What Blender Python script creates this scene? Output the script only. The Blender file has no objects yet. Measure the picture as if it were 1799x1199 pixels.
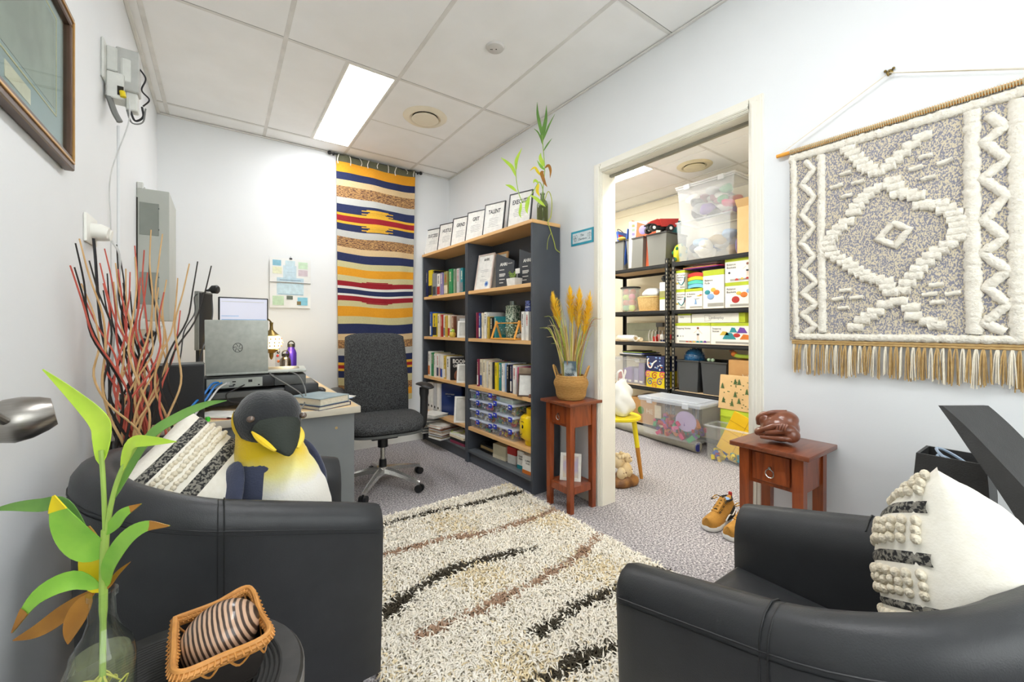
import bpy, bmesh, math, random
from mathutils import Vector, Matrix, Euler
import numpy as np
random.seed(7)
SC = bpy.context.scene
COL = SC.collection
PI = math.pi
# ---------------------------------------------------------------- camera, light, exposure
cam_d = bpy.data.cameras.new('camera'); cam = bpy.data.objects.new('camera', cam_d); COL.objects.link(cam)
cam_d.sensor_width = 36.0; cam_d.lens = 722.0/1799.0*36.0
cam_d.shift_y = -24.5/1799.0
cam_d.clip_start = 0.02
cam.location = (0, 0, 1.10)
cam.rotation_euler = (PI/2, 0, -math.atan2(511, 722))
SC.camera = cam
world = bpy.data.worlds.new('world'); SC.world = world; world.use_nodes = True
world.node_tree.nodes['Background'].inputs[0].default_value = (0.97, 0.985, 1, 1)
world.node_tree.nodes['Background'].inputs[1].default_value = 3.6
SC.view_settings.view_transform = 'Standard'
SC.view_settings.look = 'None'
SC.view_settings.gamma = 1.0
SC.view_settings.use_curve_mapping = False
SC.view_settings.exposure = 0.53
PANEL = 14.5          # radiance of the ceiling light panels

# ---------------------------------------------------------------- materials
def srgb(c):
    if isinstance(c, str):
        c = c.lstrip('#'); c = tuple(int(c[i:i+2], 16)/255 for i in (0, 2, 4))
    return tuple((v/12.92 if v <= .04045 else ((v+.055)/1.055)**2.4) for v in c)
MATS = {}
def mat(name, col='#808080', rough=.5, metal=0., noise=None, bump=None, col2=None, trans=0., ior=1.45, emit=0., spec=None,
        coat=0., sheen=0., stretch=None, alpha=1.):
    """noise=(scale, contrast) mixes col with col2; bump=(scale, strength)"""
    if name in MATS: return MATS[name]
    m = bpy.data.materials.new(name); m.use_nodes = True
    nt = m.node_tree; b = nt.nodes['Principled BSDF']; L = nt.links
    c = srgb(col)
    b.inputs['Base Color'].default_value = (*c, 1)
    b.inputs['Roughness'].default_value = rough; b.inputs['Metallic'].default_value = metal
    b.inputs['IOR'].default_value = ior
    if trans: b.inputs['Transmission Weight'].default_value = trans
    if spec is not None: b.inputs['Specular IOR Level'].default_value = spec
    if coat: b.inputs['Coat Weight'].default_value = coat
    if sheen: b.inputs['Sheen Weight'].default_value = sheen
    if alpha < 1: b.inputs['Alpha'].default_value = alpha
    if emit:
        b.inputs['Emission Color'].default_value = (*c, 1); b.inputs['Emission Strength'].default_value = emit
    tc = None
    if noise or bump:
        tc = nt.nodes.new('ShaderNodeTexCoord'); mp = nt.nodes.new('ShaderNodeMapping')
        L.new(tc.outputs['Object'], mp.inputs['Vector'])
        if stretch: mp.inputs['Scale'].default_value = stretch
    if noise:
        n = nt.nodes.new('ShaderNodeTexNoise'); n.inputs['Scale'].default_value = noise[0]; n.inputs['Detail'].default_value = 4
        L.new(mp.outputs[0], n.inputs['Vector'])
        r = nt.nodes.new('ShaderNodeValToRGB')
        k = noise[1]; r.color_ramp.elements[0].position = .5-.25/max(k, .01)*.5 if k > 1 else .25; r.color_ramp.elements[1].position = .5+.25/max(k, .01)*.5 if k > 1 else .75
        c2 = srgb(col2) if col2 else tuple(v*.8 for v in c)
        r.color_ramp.elements[0].color = (*c2, 1); r.color_ramp.elements[1].color = (*c, 1)
        L.new(n.outputs['Fac'], r.inputs[0]); L.new(r.outputs[0], b.inputs['Base Color'])
    if bump:
        n2 = nt.nodes.new('ShaderNodeTexNoise'); n2.inputs['Scale'].default_value = bump[0]; n2.inputs['Detail'].default_value = 3
        L.new(mp.outputs[0], n2.inputs['Vector'])
        bp = nt.nodes.new('ShaderNodeBump'); bp.inputs['Strength'].default_value = bump[1]; bp.inputs['Distance'].default_value = .004
        L.new(n2.outputs['Fac'], bp.inputs['Height']); L.new(bp.outputs[0], b.inputs['Normal'])
    MATS[name] = m
    return m
PAL = dict(navy='#28305c', yellow='#e8cf1c', black='#1d1d20', grey='#8a8d8f', charcoal='#3a3c40', white='#f1efe8', red='#b8332d', lilac='#8f86b8',
           olive='#97955a', cream='#ece0c2', tan='#b79b6a', green='#2f8f58', sage='#8ea487', silver='#c6c8c8', teal='#2d8d96', blue='#2c56a8', gold='#d8b94c',
           brown='#86553f', blush='#eed3c4', orange='#d9782c', lime='#b7d34a', maroon='#8a2748', royal='#3a41a0', sky='#8db2de', magenta='#d12a6a', purple='#6b3f9c', pink='#e06a9c')
def pm(c, rough=.45):
    return mat('paint_'+c, PAL[c], rough, noise=(30, .6))
def wood(name, c1, c2, scale=(1, 1, 1), rough=.4, coat=.0):
    if name in MATS: return MATS[name]
    m = mat(name, c1, rough, coat=coat); nt = m.node_tree; L = nt.links; b = nt.nodes['Principled BSDF']
    tc = nt.nodes.new('ShaderNodeTexCoord'); mp = nt.nodes.new('ShaderNodeMapping'); mp.inputs['Scale'].default_value = scale
    n = nt.nodes.new('ShaderNodeTexNoise'); n.inputs['Scale'].default_value = 6; n.inputs['Detail'].default_value = 6; n.inputs['Distortion'].default_value = 1.2
    r = nt.nodes.new('ShaderNodeValToRGB'); r.color_ramp.elements[0].position = .3; r.color_ramp.elements[1].position = .7
    r.color_ramp.elements[0].color = (*srgb(c2), 1); r.color_ramp.elements[1].color = (*srgb(c1), 1)
    L.new(tc.outputs['Object'], mp.inputs[0]); L.new(mp.outputs[0], n.inputs['Vector']); L.new(n.outputs['Fac'], r.inputs[0]); L.new(r.outputs[0], b.inputs['Base Color'])
    return m
def glass(name, col='#ffffff', rough=.02, ior=1.45):
    """thin clear glass or plastic: mostly see-through with a surface gloss"""
    if name in MATS: return MATS[name]
    m = bpy.data.materials.new(name); m.use_nodes = True; nt = m.node_tree; L = nt.links
    for n in list(nt.nodes): nt.nodes.remove(n)
    o = nt.nodes.new('ShaderNodeOutputMaterial'); t = nt.nodes.new('ShaderNodeBsdfTransparent'); g = nt.nodes.new('ShaderNodeBsdfGlossy')
    lw = nt.nodes.new('ShaderNodeLayerWeight'); lw.inputs[0].default_value = .5; mx = nt.nodes.new('ShaderNodeMixShader')
    p = nt.nodes.new('ShaderNodeMath'); p.operation = 'POWER'; p.inputs[1].default_value = 4.; ma = nt.nodes.new('ShaderNodeMath'); ma.operation = 'MULTIPLY_ADD'; ma.inputs[1].default_value = (ior-1)*1.1; ma.inputs[2].default_value = (ior-1)*.1
    t.inputs[0].default_value = (*srgb(col), 1); g.inputs['Roughness'].default_value = rough
    L.new(lw.outputs['Facing'], p.inputs[0]); L.new(p.outputs[0], ma.inputs[0]); L.new(ma.outputs[0], mx.inputs[0])
    L.new(t.outputs[0], mx.inputs[1]); L.new(g.outputs[0], mx.inputs[2]); L.new(mx.outputs[0], o.inputs[0])
    MATS[name] = m
    return m
def milky(name, col='#ffffff', opac=.35, rough=.25):
    """translucent plastic: part clear, part diffuse"""
    if name in MATS: return MATS[name]
    m = bpy.data.materials.new(name); m.use_nodes = True; nt = m.node_tree; L = nt.links
    b = nt.nodes['Principled BSDF']; o = nt.nodes['Material Output']; t = nt.nodes.new('ShaderNodeBsdfTransparent'); mx = nt.nodes.new('ShaderNodeMixShader')
    b.inputs['Base Color'].default_value = (*srgb(col), 1); b.inputs['Roughness'].default_value = rough
    mx.inputs[0].default_value = opac; L.new(t.outputs[0], mx.inputs[1]); L.new(b.outputs[0], mx.inputs[2]); L.new(mx.outputs[0], o.inputs[0])
    MATS[name] = m
    return m

# ---------------------------------------------------------------- mesh helpers
def BM(): return bmesh.new()
def abox(bm, x0, x1, y0, y1, z0, z1, bev=0., seg=2, M=None):
    vs = [bm.verts.new((x, y, z)) for z in (z0, z1) for x, y in ((x0, y0), (x1, y0), (x1, y1), (x0, y1))]
    fs = [(3, 2, 1, 0), (4, 5, 6, 7), (0, 1, 5, 4), (1, 2, 6, 5), (2, 3, 7, 6), (3, 0, 4, 7)]
    faces = [bm.faces.new([vs[i] for i in f]) for f in fs]
    if bev > 0:
        es = {e for f in faces for e in f.edges}
        r = bmesh.ops.bevel(bm, geom=list(es), offset=bev, segments=seg, profile=.5, affect='EDGES')
        vs = list({v for f in r['faces'] for v in f.verts} | {v for v in vs if v.is_valid})
    if M is not None: bmesh.ops.transform(bm, matrix=M, verts=vs)
    return vs
def cbox(bm, c, s, bev=0., M=None, seg=2):
    return abox(bm, c[0]-s[0]/2, c[0]+s[0]/2, c[1]-s[1]/2, c[1]+s[1]/2, c[2]-s[2]/2, c[2]+s[2]/2, bev, seg, M)
def ring_faces(bm, rings, closed=True, caps=True):
    n = len(rings[0])
    for a, b in zip(rings[:-1], rings[1:]):
        for i in range(n if closed else n-1):
            j = (i+1) % n
            try: bm.faces.new((a[i], a[j], b[j], b[i]))
            except ValueError: pass
    if caps and closed:
        for r, rev in ((rings[0], True), (rings[-1], False)):
            try: bm.faces.new(list(reversed(r)) if rev else r)
            except ValueError: pass
def aloft(bm, rings, closed=True, caps=True):
    R = [[bm.verts.new(p) for p in r] for r in rings]
    ring_faces(bm, R, closed, caps)
    return [v for r in R for v in r]
def frames(pts, closed=False):
    pts = [Vector(p) for p in pts]; n = len(pts); T = []
    for i in range(n):
        a = pts[i-1] if (i > 0 or closed) else pts[i]; b = pts[(i+1) % n] if (i < n-1 or closed) else pts[i]
        T.append((b-a).normalized())
    up = Vector((0, 0, 1)) if abs(T[0].z) < .9 else Vector((1, 0, 0))
    N = [(up - T[0]*up.dot(T[0])).normalized()]
    for i in range(1, n):
        v = N[-1] - T[i]*N[-1].dot(T[i])
        N.append(v.normalized() if v.length > 1e-6 else N[-1])
    return pts, T, N
def atube(bm, pts, r, n=8, closed=False, flat=1.):
    pts, T, N = frames(pts, closed); R = []
    for i, p in enumerate(pts):
        B = T[i].cross(N[i]); rr = r[i] if isinstance(r, (list, tuple)) else r
        R.append([bm.verts.new(p + N[i]*(math.cos(2*PI*k/n)*rr*flat) + B*(math.sin(2*PI*k/n)*rr)) for k in range(n)])
    if closed: R.append(R[0]); ring_faces(bm, R, True, False)
    else: ring_faces(bm, R)
    return [v for q in R for v in q]
def acyl(bm, p0, p1, r0, r1=None, n=16):
    return atube(bm, [p0, p1], [r0, r0 if r1 is None else r1], n)
def alathe(bm, prof, n=24, c=(0, 0, 0), caps=True, sx=1., sy=1.):
    return aloft(bm, [[(c[0]+r*sx*math.cos(2*PI*k/n), c[1]+r*sy*math.sin(2*PI*k/n), c[2]+z) for k in range(n)] for r, z in prof], True, caps)
def asph(bm, c, r, u=16, v=10, M=None):
    if not isinstance(r, (tuple, list)): r = (r, r, r)
    m = Matrix.Translation(c) @ (M or Matrix()) @ Matrix.Diagonal((r[0], r[1], r[2], 1))
    return bmesh.ops.create_uvsphere(bm, u_segments=u, v_segments=v, radius=1, matrix=m)['verts']
def acurve(pts, n=8):
    """Catmull-Rom through pts"""
    P = [Vector(p) for p in pts]; P = [P[0]*2-P[1]] + P + [P[-1]*2-P[-2]]; out = []
    for i in range(1, len(P)-2):
        for k in range(n):
            t = k/n; a, b, c, d = P[i-1], P[i], P[i+1], P[i+2]
            out.append(.5*((2*b)+(c-a)*t+(2*a-5*b+4*c-d)*t*t+(3*b-a-3*c+d)*t**3))
    out.append(P[-2]); return out
def aleaf(bm, pts, w, n=6, fold=.15, up=(0, 0, 1), thick=.0012):
    """leaf blade along pts, half width w[] per point; a thin solid sheet"""
    pts, T, N = frames(pts); k = len(pts); top = []; bot = []
    upv = Vector(up)
    for i, p in enumerate(pts):
        s = T[i].cross(upv)
        s = s.normalized() if s.length > 1e-4 else N[i]
        nn = s.cross(T[i]).normalized(); ww = w[i]
        row = [p - s*ww + nn*(ww*fold), p - s*(ww*.5) + nn*(ww*fold*.35), p, p + s*(ww*.5) + nn*(ww*fold*.35), p + s*ww + nn*(ww*fold)]
        top.append([bm.verts.new(q + nn*thick*.5) for q in row]); bot.append([bm.verts.new(q - nn*thick*.5) for q in row])
    ring_faces(bm, top, False, False); ring_faces(bm, [list(reversed(r)) for r in bot], False, False)
    for i in range(k-1):
        bm.faces.new((top[i][0], top[i+1][0], bot[i+1][0], bot[i][0])); bm.faces.new((top[i+1][4], top[i][4], bot[i][4], bot[i+1][4]))
def xf(bm, M, verts=None): bmesh.ops.transform(bm, matrix=M, verts=verts or bm.verts)
def aprism(bm, poly, y0, y1, plane='xz'):
    """extrude a polygon; plane xz -> thickness in y; xy -> thickness in z; yz -> thickness in x"""
    f = {'xz': lambda a, b, t: (a, t, b), 'xy': lambda a, b, t: (a, b, t), 'yz': lambda a, b, t: (t, a, b)}[plane]
    return aloft(bm, [[f(a, b, y0) for a, b in poly], [f(a, b, y1) for a, b in poly]])

def mesh_of(name, bm, smooth=35, recalc=True):
    if recalc: bmesh.ops.recalc_face_normals(bm, faces=bm.faces)
    me = bpy.data.meshes.new(name); bm.to_mesh(me); bm.free()
    if smooth:
        me.shade_smooth(); me.set_sharp_from_angle(angle=math.radians(smooth))
    return me
def obj(name, bm, m, parent=None, loc=None, rot=None, smooth=35, label=None):
    me = bm if isinstance(bm, bpy.types.Mesh) else mesh_of(name, bm, smooth)
    o = bpy.data.objects.new(name, me); COL.objects.link(o)
    if m is not None and not me.materials:
        for q in (m if isinstance(m, (list, tuple)) else [m]): me.materials.append(q)
    if parent is not None: o.parent = parent
    if loc is not None: o.location = loc
    if rot is not None: o.rotation_euler = rot
    if label: o['label'] = label
    return o
def tag(o, label, cat, group=None):
    o['label'] = label; o['category'] = cat
    if group: o['group'] = group
    return o
def thing(name, label, cat, loc=(0, 0, 0), rz=0., group=None, rot=None):
    o = bpy.data.objects.new(name, None); COL.objects.link(o); o.empty_display_size = .05
    o.location = loc; o.rotation_euler = rot if rot else (0, 0, rz)
    return tag(o, label, cat, group)
def struct(name, bm, m, parent=None, loc=None, smooth=35):
    o = obj(name, bm, m, parent, loc, smooth=smooth)
    if parent is None: o['kind'] = 'structure'
    return o
def dup(root, loc=None, rot=None, label=None, group=None):
    r = root.copy(); COL.objects.link(r)
    if loc is not None: r.location = loc
    if rot is not None: r.rotation_euler = rot
    if label: r['label'] = label
    if group: r['group'] = group
    for ch in list(root.children):
        c = ch.copy(); COL.objects.link(c); c.parent = r
        for g in list(ch.children):
            d = g.copy(); COL.objects.link(d); d.parent = c
    return r
FONT_CACHE = {}
def text(s, size, m, parent, loc, rot, name='lettering', align='CENTER', ext=.0004, sx=1., bold=0.):
    """flat raised lettering as a mesh; local x runs along the line, local y up the letters"""
    key = (s, size, align, ext, sx, bold)
    if key not in FONT_CACHE:
        cu = bpy.data.curves.new('lettering', 'FONT'); cu.body = s; cu.size = size; cu.align_x = align; cu.align_y = 'CENTER'; cu.extrude = ext; cu.offset = bold; cu.resolution_u = 2
        t = bpy.data.objects.new('lettering_tmp', cu); COL.objects.link(t); bpy.context.view_layer.update()
        me = bpy.data.meshes.new_from_object(t.evaluated_get(bpy.context.evaluated_depsgraph_get()))
        bpy.data.objects.remove(t); bpy.data.curves.remove(cu)
        if sx != 1: me.transform(Matrix.Diagonal((sx, 1, 1, 1)))
        me.materials.clear(); FONT_CACHE[key] = me
    me = FONT_CACHE[key].copy()
    me.materials.append(m)
    o = bpy.data.objects.new(name, me); COL.objects.link(o); o.parent = parent; o.location = loc; o.rotation_euler = rot
    return o
def R3(deg): return tuple(math.radians(d) for d in deg)
FACE_MX = (PI/2, 0, -PI/2)      # lettering on a face that looks towards -X: line runs towards -Y
FACE_MY = (PI/2, 0, 0)          # lettering on a face that looks towards -Y: line runs towards +X
FACE_PX = (PI/2, 0, PI/2)
# ================================================================ the room
XL, XR, YB, YF, ZC = -.37, 1.91, 3.82, -1.25, 2.62
SX1, SY0, SY1 = 4.25, .30, 4.30                      # store room: far wall, side walls
XW = 2.02                                            # store-room face of the wall with the doorway
D0, D1, DZ = .88, 1.735, 2.045                       # doorway
m_wall = mat('wall_paint', '#e9ebec', .7, noise=(3, .5), col2='#e6e8e9', bump=(180, .05))
m_wall2 = mat('store_wall_paint', '#f6eed8', .7, noise=(3, .5), col2='#f1e8d0', bump=(180, .05))
m_ceil = mat('ceiling_tile_vinyl', '#f8f8f7', .55, noise=(5, .5), col2='#f2f2f0', bump=(60, .05))
m_grid = mat('ceiling_grid_white', '#e9e7e2', .5, noise=(8, .5))
m_trim = mat('trim_white_gloss', '#efeee6', .35, noise=(6, .5), col2='#ebe9e0')
m_frame = mat('door_frame_cream', '#efece0', .35, noise=(6, .5), col2='#eae6d8')
def carpet():
    m = mat('carpet_grey_loop', '#77747a', .95)
    nt = m.node_tree; L = nt.links; b = nt.nodes['Principled BSDF']
    tc = nt.nodes.new('ShaderNodeTexCoord'); n = nt.nodes.new('ShaderNodeTexNoise'); n.inputs['Scale'].default_value = 105; n.inputs['Detail'].default_value = 4; n.inputs['Roughness'].default_value = .75
    r = nt.nodes.new('ShaderNodeValToRGB'); e = r.color_ramp.elements
    e[0].position = .36; e[0].color = (*srgb('#4c494f'), 1); e[1].position = .64; e[1].color = (*srgb('#efeae8'), 1)
    k = e.new(.5); k.color = (*srgb('#a09b9d'), 1)
    n2 = nt.nodes.new('ShaderNodeTexNoise'); n2.inputs['Scale'].default_value = 1.3; n2.inputs['Detail'].default_value = 2
    r2 = nt.nodes.new('ShaderNodeValToRGB'); r2.color_ramp.elements[0].color = (.86, .86, .88, 1); r2.color_ramp.elements[1].color = (1, 1, 1, 1)
    mx = nt.nodes.new('ShaderNodeMixRGB'); mx.blend_type = 'MULTIPLY'; mx.inputs[0].default_value = 1
    bp = nt.nodes.new('ShaderNodeBump'); bp.inputs['Strength'].default_value = .6; bp.inputs['Distance'].default_value = .003
    L.new(tc.outputs['Object'], n.inputs[0]); L.new(tc.outputs['Object'], n2.inputs[0]); L.new(n.outputs['Fac'], r.inputs[0]); L.new(n2.outputs['Fac'], r2.inputs[0])
    L.new(r.outputs[0], mx.inputs[1]); L.new(r2.outputs[0], mx.inputs[2]); L.new(mx.outputs[0], b.inputs['Base Color']); L.new(n.outputs['Fac'], bp.inputs['Height']); L.new(bp.outputs[0], b.inputs['Normal'])
    return m
bm = BM(); abox(bm, XL-.1, SX1+.1, YF-.1, SY1+.1, -.08, 0); struct('floor', bm, carpet())
bm = BM(); abox(bm, XL-.1, XL, YF-.1, YB+.1, 0, ZC+.1); struct('wall_left', bm, m_wall)
bm = BM(); abox(bm, XL, XR, YB, YB+.1, 0, ZC+.1); struct('wall_back', bm, m_wall)
bm = BM()                                             # behind the camera: a wall; its wide window is added to let in light
W0, W1, WZ0, WZ1 = -.1, 1.7, .75, 2.3
for x0, x1, z0, z1 in ((XL, W0, 0, ZC+.1), (W1, XR, 0, ZC+.1), (W0, W1, 0, WZ0), (W0, W1, WZ1, ZC+.1)): abox(bm, x0, x1, YF-.1, YF, z0, z1)
struct('wall_front', bm, m_wall)
wn = bpy.data.objects.new('added_window_1', None); COL.objects.link(wn); wn['kind'] = 'structure'
for x0, x1, z0, z1 in ((W0, W1, WZ0, WZ0+.04), (W0, W1, WZ1-.04, WZ1), (W0, W0+.04, WZ0+.04, WZ1-.04), (W1-.04, W1, WZ0+.04, WZ1-.04), (.78, .82, WZ0+.04, WZ1-.04)):
    bm = BM(); abox(bm, x0, x1, YF-.07, YF-.03, z0, z1, .002, 1); obj('added_window_frame', bm, m_trim, wn)
for x0, x1 in ((W0+.04, .78), (.82, W1-.04)):
    bm = BM(); abox(bm, x0, x1, YF-.052, YF-.048, WZ0+.04, WZ1-.04); obj('pane', bm, glass('added_window_glass', '#fbfdfc', .0, 1.2), wn)
bm = BM()                                             # the wall with the doorway: one face each side, cut round the opening
fa = .035
for y0, y1, z0, z1 in ((YF-.1, D0-.012, 0, ZC+.1), (D1+.012, SY1+.1, 0, ZC+.1), (D0-.012, D1+.012, DZ+.012, ZC+.1)):
    abox(bm, XR, XW, y0, y1, z0, z1)
struct('wall_right', bm, m_wall)
bm = BM(); abox(bm, XW, SX1, SY1, SY1+.1, 0, ZC+.1); struct('wall_store_left', bm, m_wall2)
bm = BM(); abox(bm, XW, SX1, SY0-.1, SY0, 0, ZC+.1); struct('wall_store_right', bm, m_wall2)
bm = BM(); abox(bm, SX1, SX1+.1, SY0-.1, SY1+.1, 0, ZC+.1); struct('wall_store_far', bm, m_wall2)

# ceilings: a slab, then every tile and every grid bar as a piece of its own
def ceiling(name, x0, x1, y0, y1, xs, ys, skip, extra=()):
    bm = BM(); abox(bm, x0, x1, y0, y1, ZC+.012, ZC+.1); c = struct(name, bm, m_grid)
    cells = [(a, b, p, q) for a, b in zip(xs[:-1], xs[1:]) for p, q in zip(ys[:-1], ys[1:]) if (a, p) not in skip] + list(extra)
    for a, b, p, q in cells:
        bm = BM(); g = .004
        abox(bm, a+g, b-g, p+g, q-g, ZC, ZC+.011, .0015, 1); obj('ceiling_tile', bm, m_ceil, c)
    return c
XS = [XL, -.31, .278, .588, .885, 1.49, XR]; YS = [YF, -1.1, .08, 1.265, 2.455, 3.63, YB]
m_shadow = mat('grid_shadow_paint', '#8f8d89', .7, noise=(9, .5))
ceil = ceiling('ceiling', XL, XR, YF, YB, [XL, -.31, .278, .885, 1.49, XR], YS, {(.278, 2.455), (.885, 2.455), (.278, .08)},
               [(.278, .588, 2.455, 3.63), (.885, 1.49, 3.045, 3.63), (.885, 1.49, 2.455, 3.045), (.278, .588, .08, 1.265)])
for x in (-.31, .278, .885, 1.49):
    bm = BM(); abox(bm, x-.011, x+.011, YF, YB, ZC-.0025, ZC+.006, .001, 1); obj('grid_bar', bm, m_grid, ceil)
for y in (-1.1, .08, 1.265, 2.455, 3.63):
    bm = BM(); abox(bm, XL, XR, y-.009, y+.009, ZC-.0022, ZC+.006, .001, 1); obj('grid_bar', bm, m_grid, ceil)
    bm = BM(); abox(bm, XL, XR, y-.0125, y-.009, ZC-.0006, ZC+.004); obj('grid_shadow_line', bm, m_shadow, ceil)  # grey strip colours in a shadow line along one side of the bar
bm = BM(); abox(bm, .885, 1.49, 3.04, 3.05, ZC-.0015, ZC+.006); obj('grid_bar', bm, m_grid, ceil)
bm = BM(); abox(bm, .582, .594, 2.455, 3.63, ZC-.0018, ZC+.006); obj('grid_bar', bm, m_grid, ceil)
sceil = ceiling('ceiling_store', XW, SX1, SY0, SY1, [XW, 2.35, 2.65, 2.95, 3.15, 3.39, 3.93, SX1], [SY0, 1.32, 1.90, 2.42, 3.6, SY1], {(3.15, 2.42), (2.35, 2.42), (2.35, SY0)})
for x in (2.35, 2.95, 3.93):
    bm = BM(); abox(bm, x-.011, x+.011, SY0, SY1, ZC-.0025, ZC+.006, .001, 1); obj('grid_bar', bm, m_grid, sceil)
for y in (1.32, 1.90, 2.42, 3.6):
    bm = BM(); abox(bm, XW, SX1, y-.011, y+.011, ZC-.0022, ZC+.006, .001, 1); obj('grid_bar', bm, m_grid, sceil)
# wall angles and shadow line round the ceiling edge
k = 1
for x0, x1, y0, y1 in ((XL, XL+.018, YF, YB), (XR-.016, XR, YF, YB), (XL, XR, YB-.016, YB), (SX1-.02, SX1, SY0, SY1)):
    bm = BM(); abox(bm, x0, x1, y0, y1, ZC-.012, ZC-.003, .002, 1); struct('trim_%d' % k, bm, m_grid); k += 1
bm = BM(); abox(bm, SX1-.012, SX1, SY0, SY1, ZC-.10, ZC-.085, .002, 1); struct('trim_%d' % k, bm, m_wall2); k += 1
# baseboards
def base(name, x0, x1, y0, y1, axis):
    bm = BM()
    abox(bm, x0, x1, y0, y1, 0, .075)
    if axis == 'y-': abox(bm, x0, x1, y0+.004, y1, .075, .092); abox(bm, x0, x1, y0+.008, y1, .092, .1)
    if axis == 'x-': abox(bm, x0+.004, x1, y0, y1, .075, .092); abox(bm, x0+.008, x1, y0, y1, .092, .1)
    if axis == 'x+': abox(bm, x0, x1-.004, y0, y1, .075, .092); abox(bm, x0, x1-.008, y0, y1, .092, .1)
    struct(name, bm, m_trim)
base('baseboard_back', XL+.016, XR-.016, YB-.016, YB, 'y-')
base('baseboard_right', XR-.016, XR, D1+.07, YB, 'x-')
base('baseboard_right_near', XR-.016, XR, YF, D0-.07, 'x-')
base('baseboard_left', XL, XL+.016, YF, YB, 'x+')
# doorway: lining and stepped architrave
dt = bpy.data.objects.new('door_1', None); COL.objects.link(dt); dt['kind'] = 'structure'
bm = BM(); abox(bm, XR-.004, XW+.004, D1, D1+.014, 0, DZ); obj('jamb', bm, m_frame, dt)
bm = BM(); abox(bm, XR-.004, XW+.004, D0-.014, D0, 0, DZ); jr = obj('jamb', bm, m_frame, dt)
bm = BM(); abox(bm, XR-.004, XW+.004, D0-.014, D1+.014, DZ, DZ+.014); obj('head_lining', bm, m_frame, dt)
for side in (0, 1):
    bm = BM()
    for w0, w1, t in ((0, .058, .012), (.004, .05, .016), (.010, .036, .021), (.014, .024, .0235)):
        x0, x1 = XR-t, XR
        if side: abox(bm, x0, x1, D0-.004-w1, D0-.004-w0, 0, DZ+.004+w1, .001, 1)
        else: abox(bm, x0, x1, D1+.004+w0, D1+.004+w1, 0, DZ+.004+w1, .001, 1)
    obj('architrave', bm, m_frame, dt)
bm = BM()
for w0, w1, t in ((0, .058, .012), (.004, .05, .016), (.010, .036, .021), (.014, .024, .0235)):
    abox(bm, XR-t, XR, D0-.004, D1+.004, DZ+.004+w0, DZ+.004+w1, .001, 1)
obj('architrave', bm, m_frame, dt)
m_chrome = mat('brushed_steel', '#b9b9b7', .25, 1., noise=(40, .5))
bm = BM(); abox(bm, 1.965, 1.99, D0-.001, D0+.002, .97, 1.045, .001, 1); abox(bm, 1.972, 1.983, D0, D0+.005, .985, 1.0); abox(bm, 1.972, 1.983, D0, D0+.005, 1.012, 1.03); obj('latch_plate', bm, m_chrome, dt)
bm = BM(); abox(bm, XW-.05, XW-.03, D0+.0, D1, DZ-.014, DZ); obj('door_track', bm, mat('track_grey', '#9d998b', .5, noise=(20, .5)), dt)

# ceiling lights: lamp panels set into the grid
m_panel = mat('light_diffuser', '#f9fafc', .5, emit=PANEL, noise=(4, .5), col2='#f8f9fb')
m_panel2 = mat('light_diffuser_store', '#fbf9f4', .5, emit=PANEL*1.6, noise=(4, .5), col2='#faf8f3')
def light_panel(x0, x1, y0, y1, label, mp=None):
    t = thing('ceiling_light', label, 'ceiling light', ((x0+x1)/2, (y0+y1)/2, ZC))
    w, d = (x1-x0)/2, (y1-y0)/2; bm = BM()
    for a, b, c, e in ((-w, w, -d, -d+.012), (-w, w, d-.012, d), (-w, -w+.012, -d+.012, d-.012), (w-.012, w, -d+.012, d-.012)): abox(bm, a, b, c, e, -.004, .006)
    obj('frame', bm, m_trim, t)
    bm = BM(); abox(bm, -w+.011, w-.011, -d+.011, d-.011, 0, .006); obj('diffuser', bm, mp or m_panel, t)
light_panel(.594, .879, 2.464, 3.622, 'lit white ceiling light panel above the desk and striped tapestry')
light_panel(.594, .879, .09, 1.255, 'added unseen ceiling light panel above the two armchairs')  # out of view; added to brighten this end of the room
light_panel(3.15, 3.39, 2.43, 3.59, 'lit white ceiling light panel in the store room', m_panel2)
light_panel(2.36, 2.64, 2.45, 3.58, 'added unseen ceiling light panel inside the store room by the doorway wall', m_panel2)  # hidden from the camera; added to light the shelf fronts
light_panel(2.36, 2.64, .35, 1.30, 'added unseen ceiling light panel at the far end of the store room', m_panel2)  # added behind the door header as extra light for the store room
# round ceiling diffusers
m_vent = mat('vent_cream', '#ebe2cd', .45, noise=(10, .5), col2='#e5dbc4'); m_dark = mat('dark_gap', '#2b2822', .8, noise=(10, .5))
m_vent2 = mat('vent_cream_store', '#e6dab6', .45, noise=(10, .5))
def vent(loc, s, m, label):
    t = thing('air_vent', label, 'air vent', loc); bm = BM()
    alathe(bm, [(.095*s, -.004), (.118*s, -.016), (.15*s, -.012), (.165*s, -.001), (.15*s, .004), (.1*s, .004), (.095*s, -.004)], 40, caps=False); obj('outer_ring', bm, m, t)
    bm = BM(); alathe(bm, [(.0, -.0005), (.105*s, -.0005), (.105*s, .004), (0, .004)], 32); obj('throat', bm, m_dark, t)
    bm = BM(); alathe(bm, [(0, -.006), (.085*s, -.006), (.092*s, -.010), (.1*s, -.019), (.096*s, -.0225), (0, -.024)], 40); obj('centre_disc', bm, m, t)
vent((1.205, 2.79, ZC), .95, m_vent, 'round cream air vent in the ceiling beside the lit panel')
vent((3.633, 2.163, ZC), .95, m_vent2, 'round cream air vent in the store room ceiling')
t = thing('smoke_detector', 'flat round white smoke detector cover on the ceiling', 'smoke detector', (1.214, 1.873, ZC)); bm = BM()
alathe(bm, [(0, -.012), (.03, -.012), (.045, -.009), (.052, 0), (0, 0)], 32); obj('cover', bm, mat('detector_white', '#d9d6d1', .4, noise=(10, .5)), t)
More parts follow.
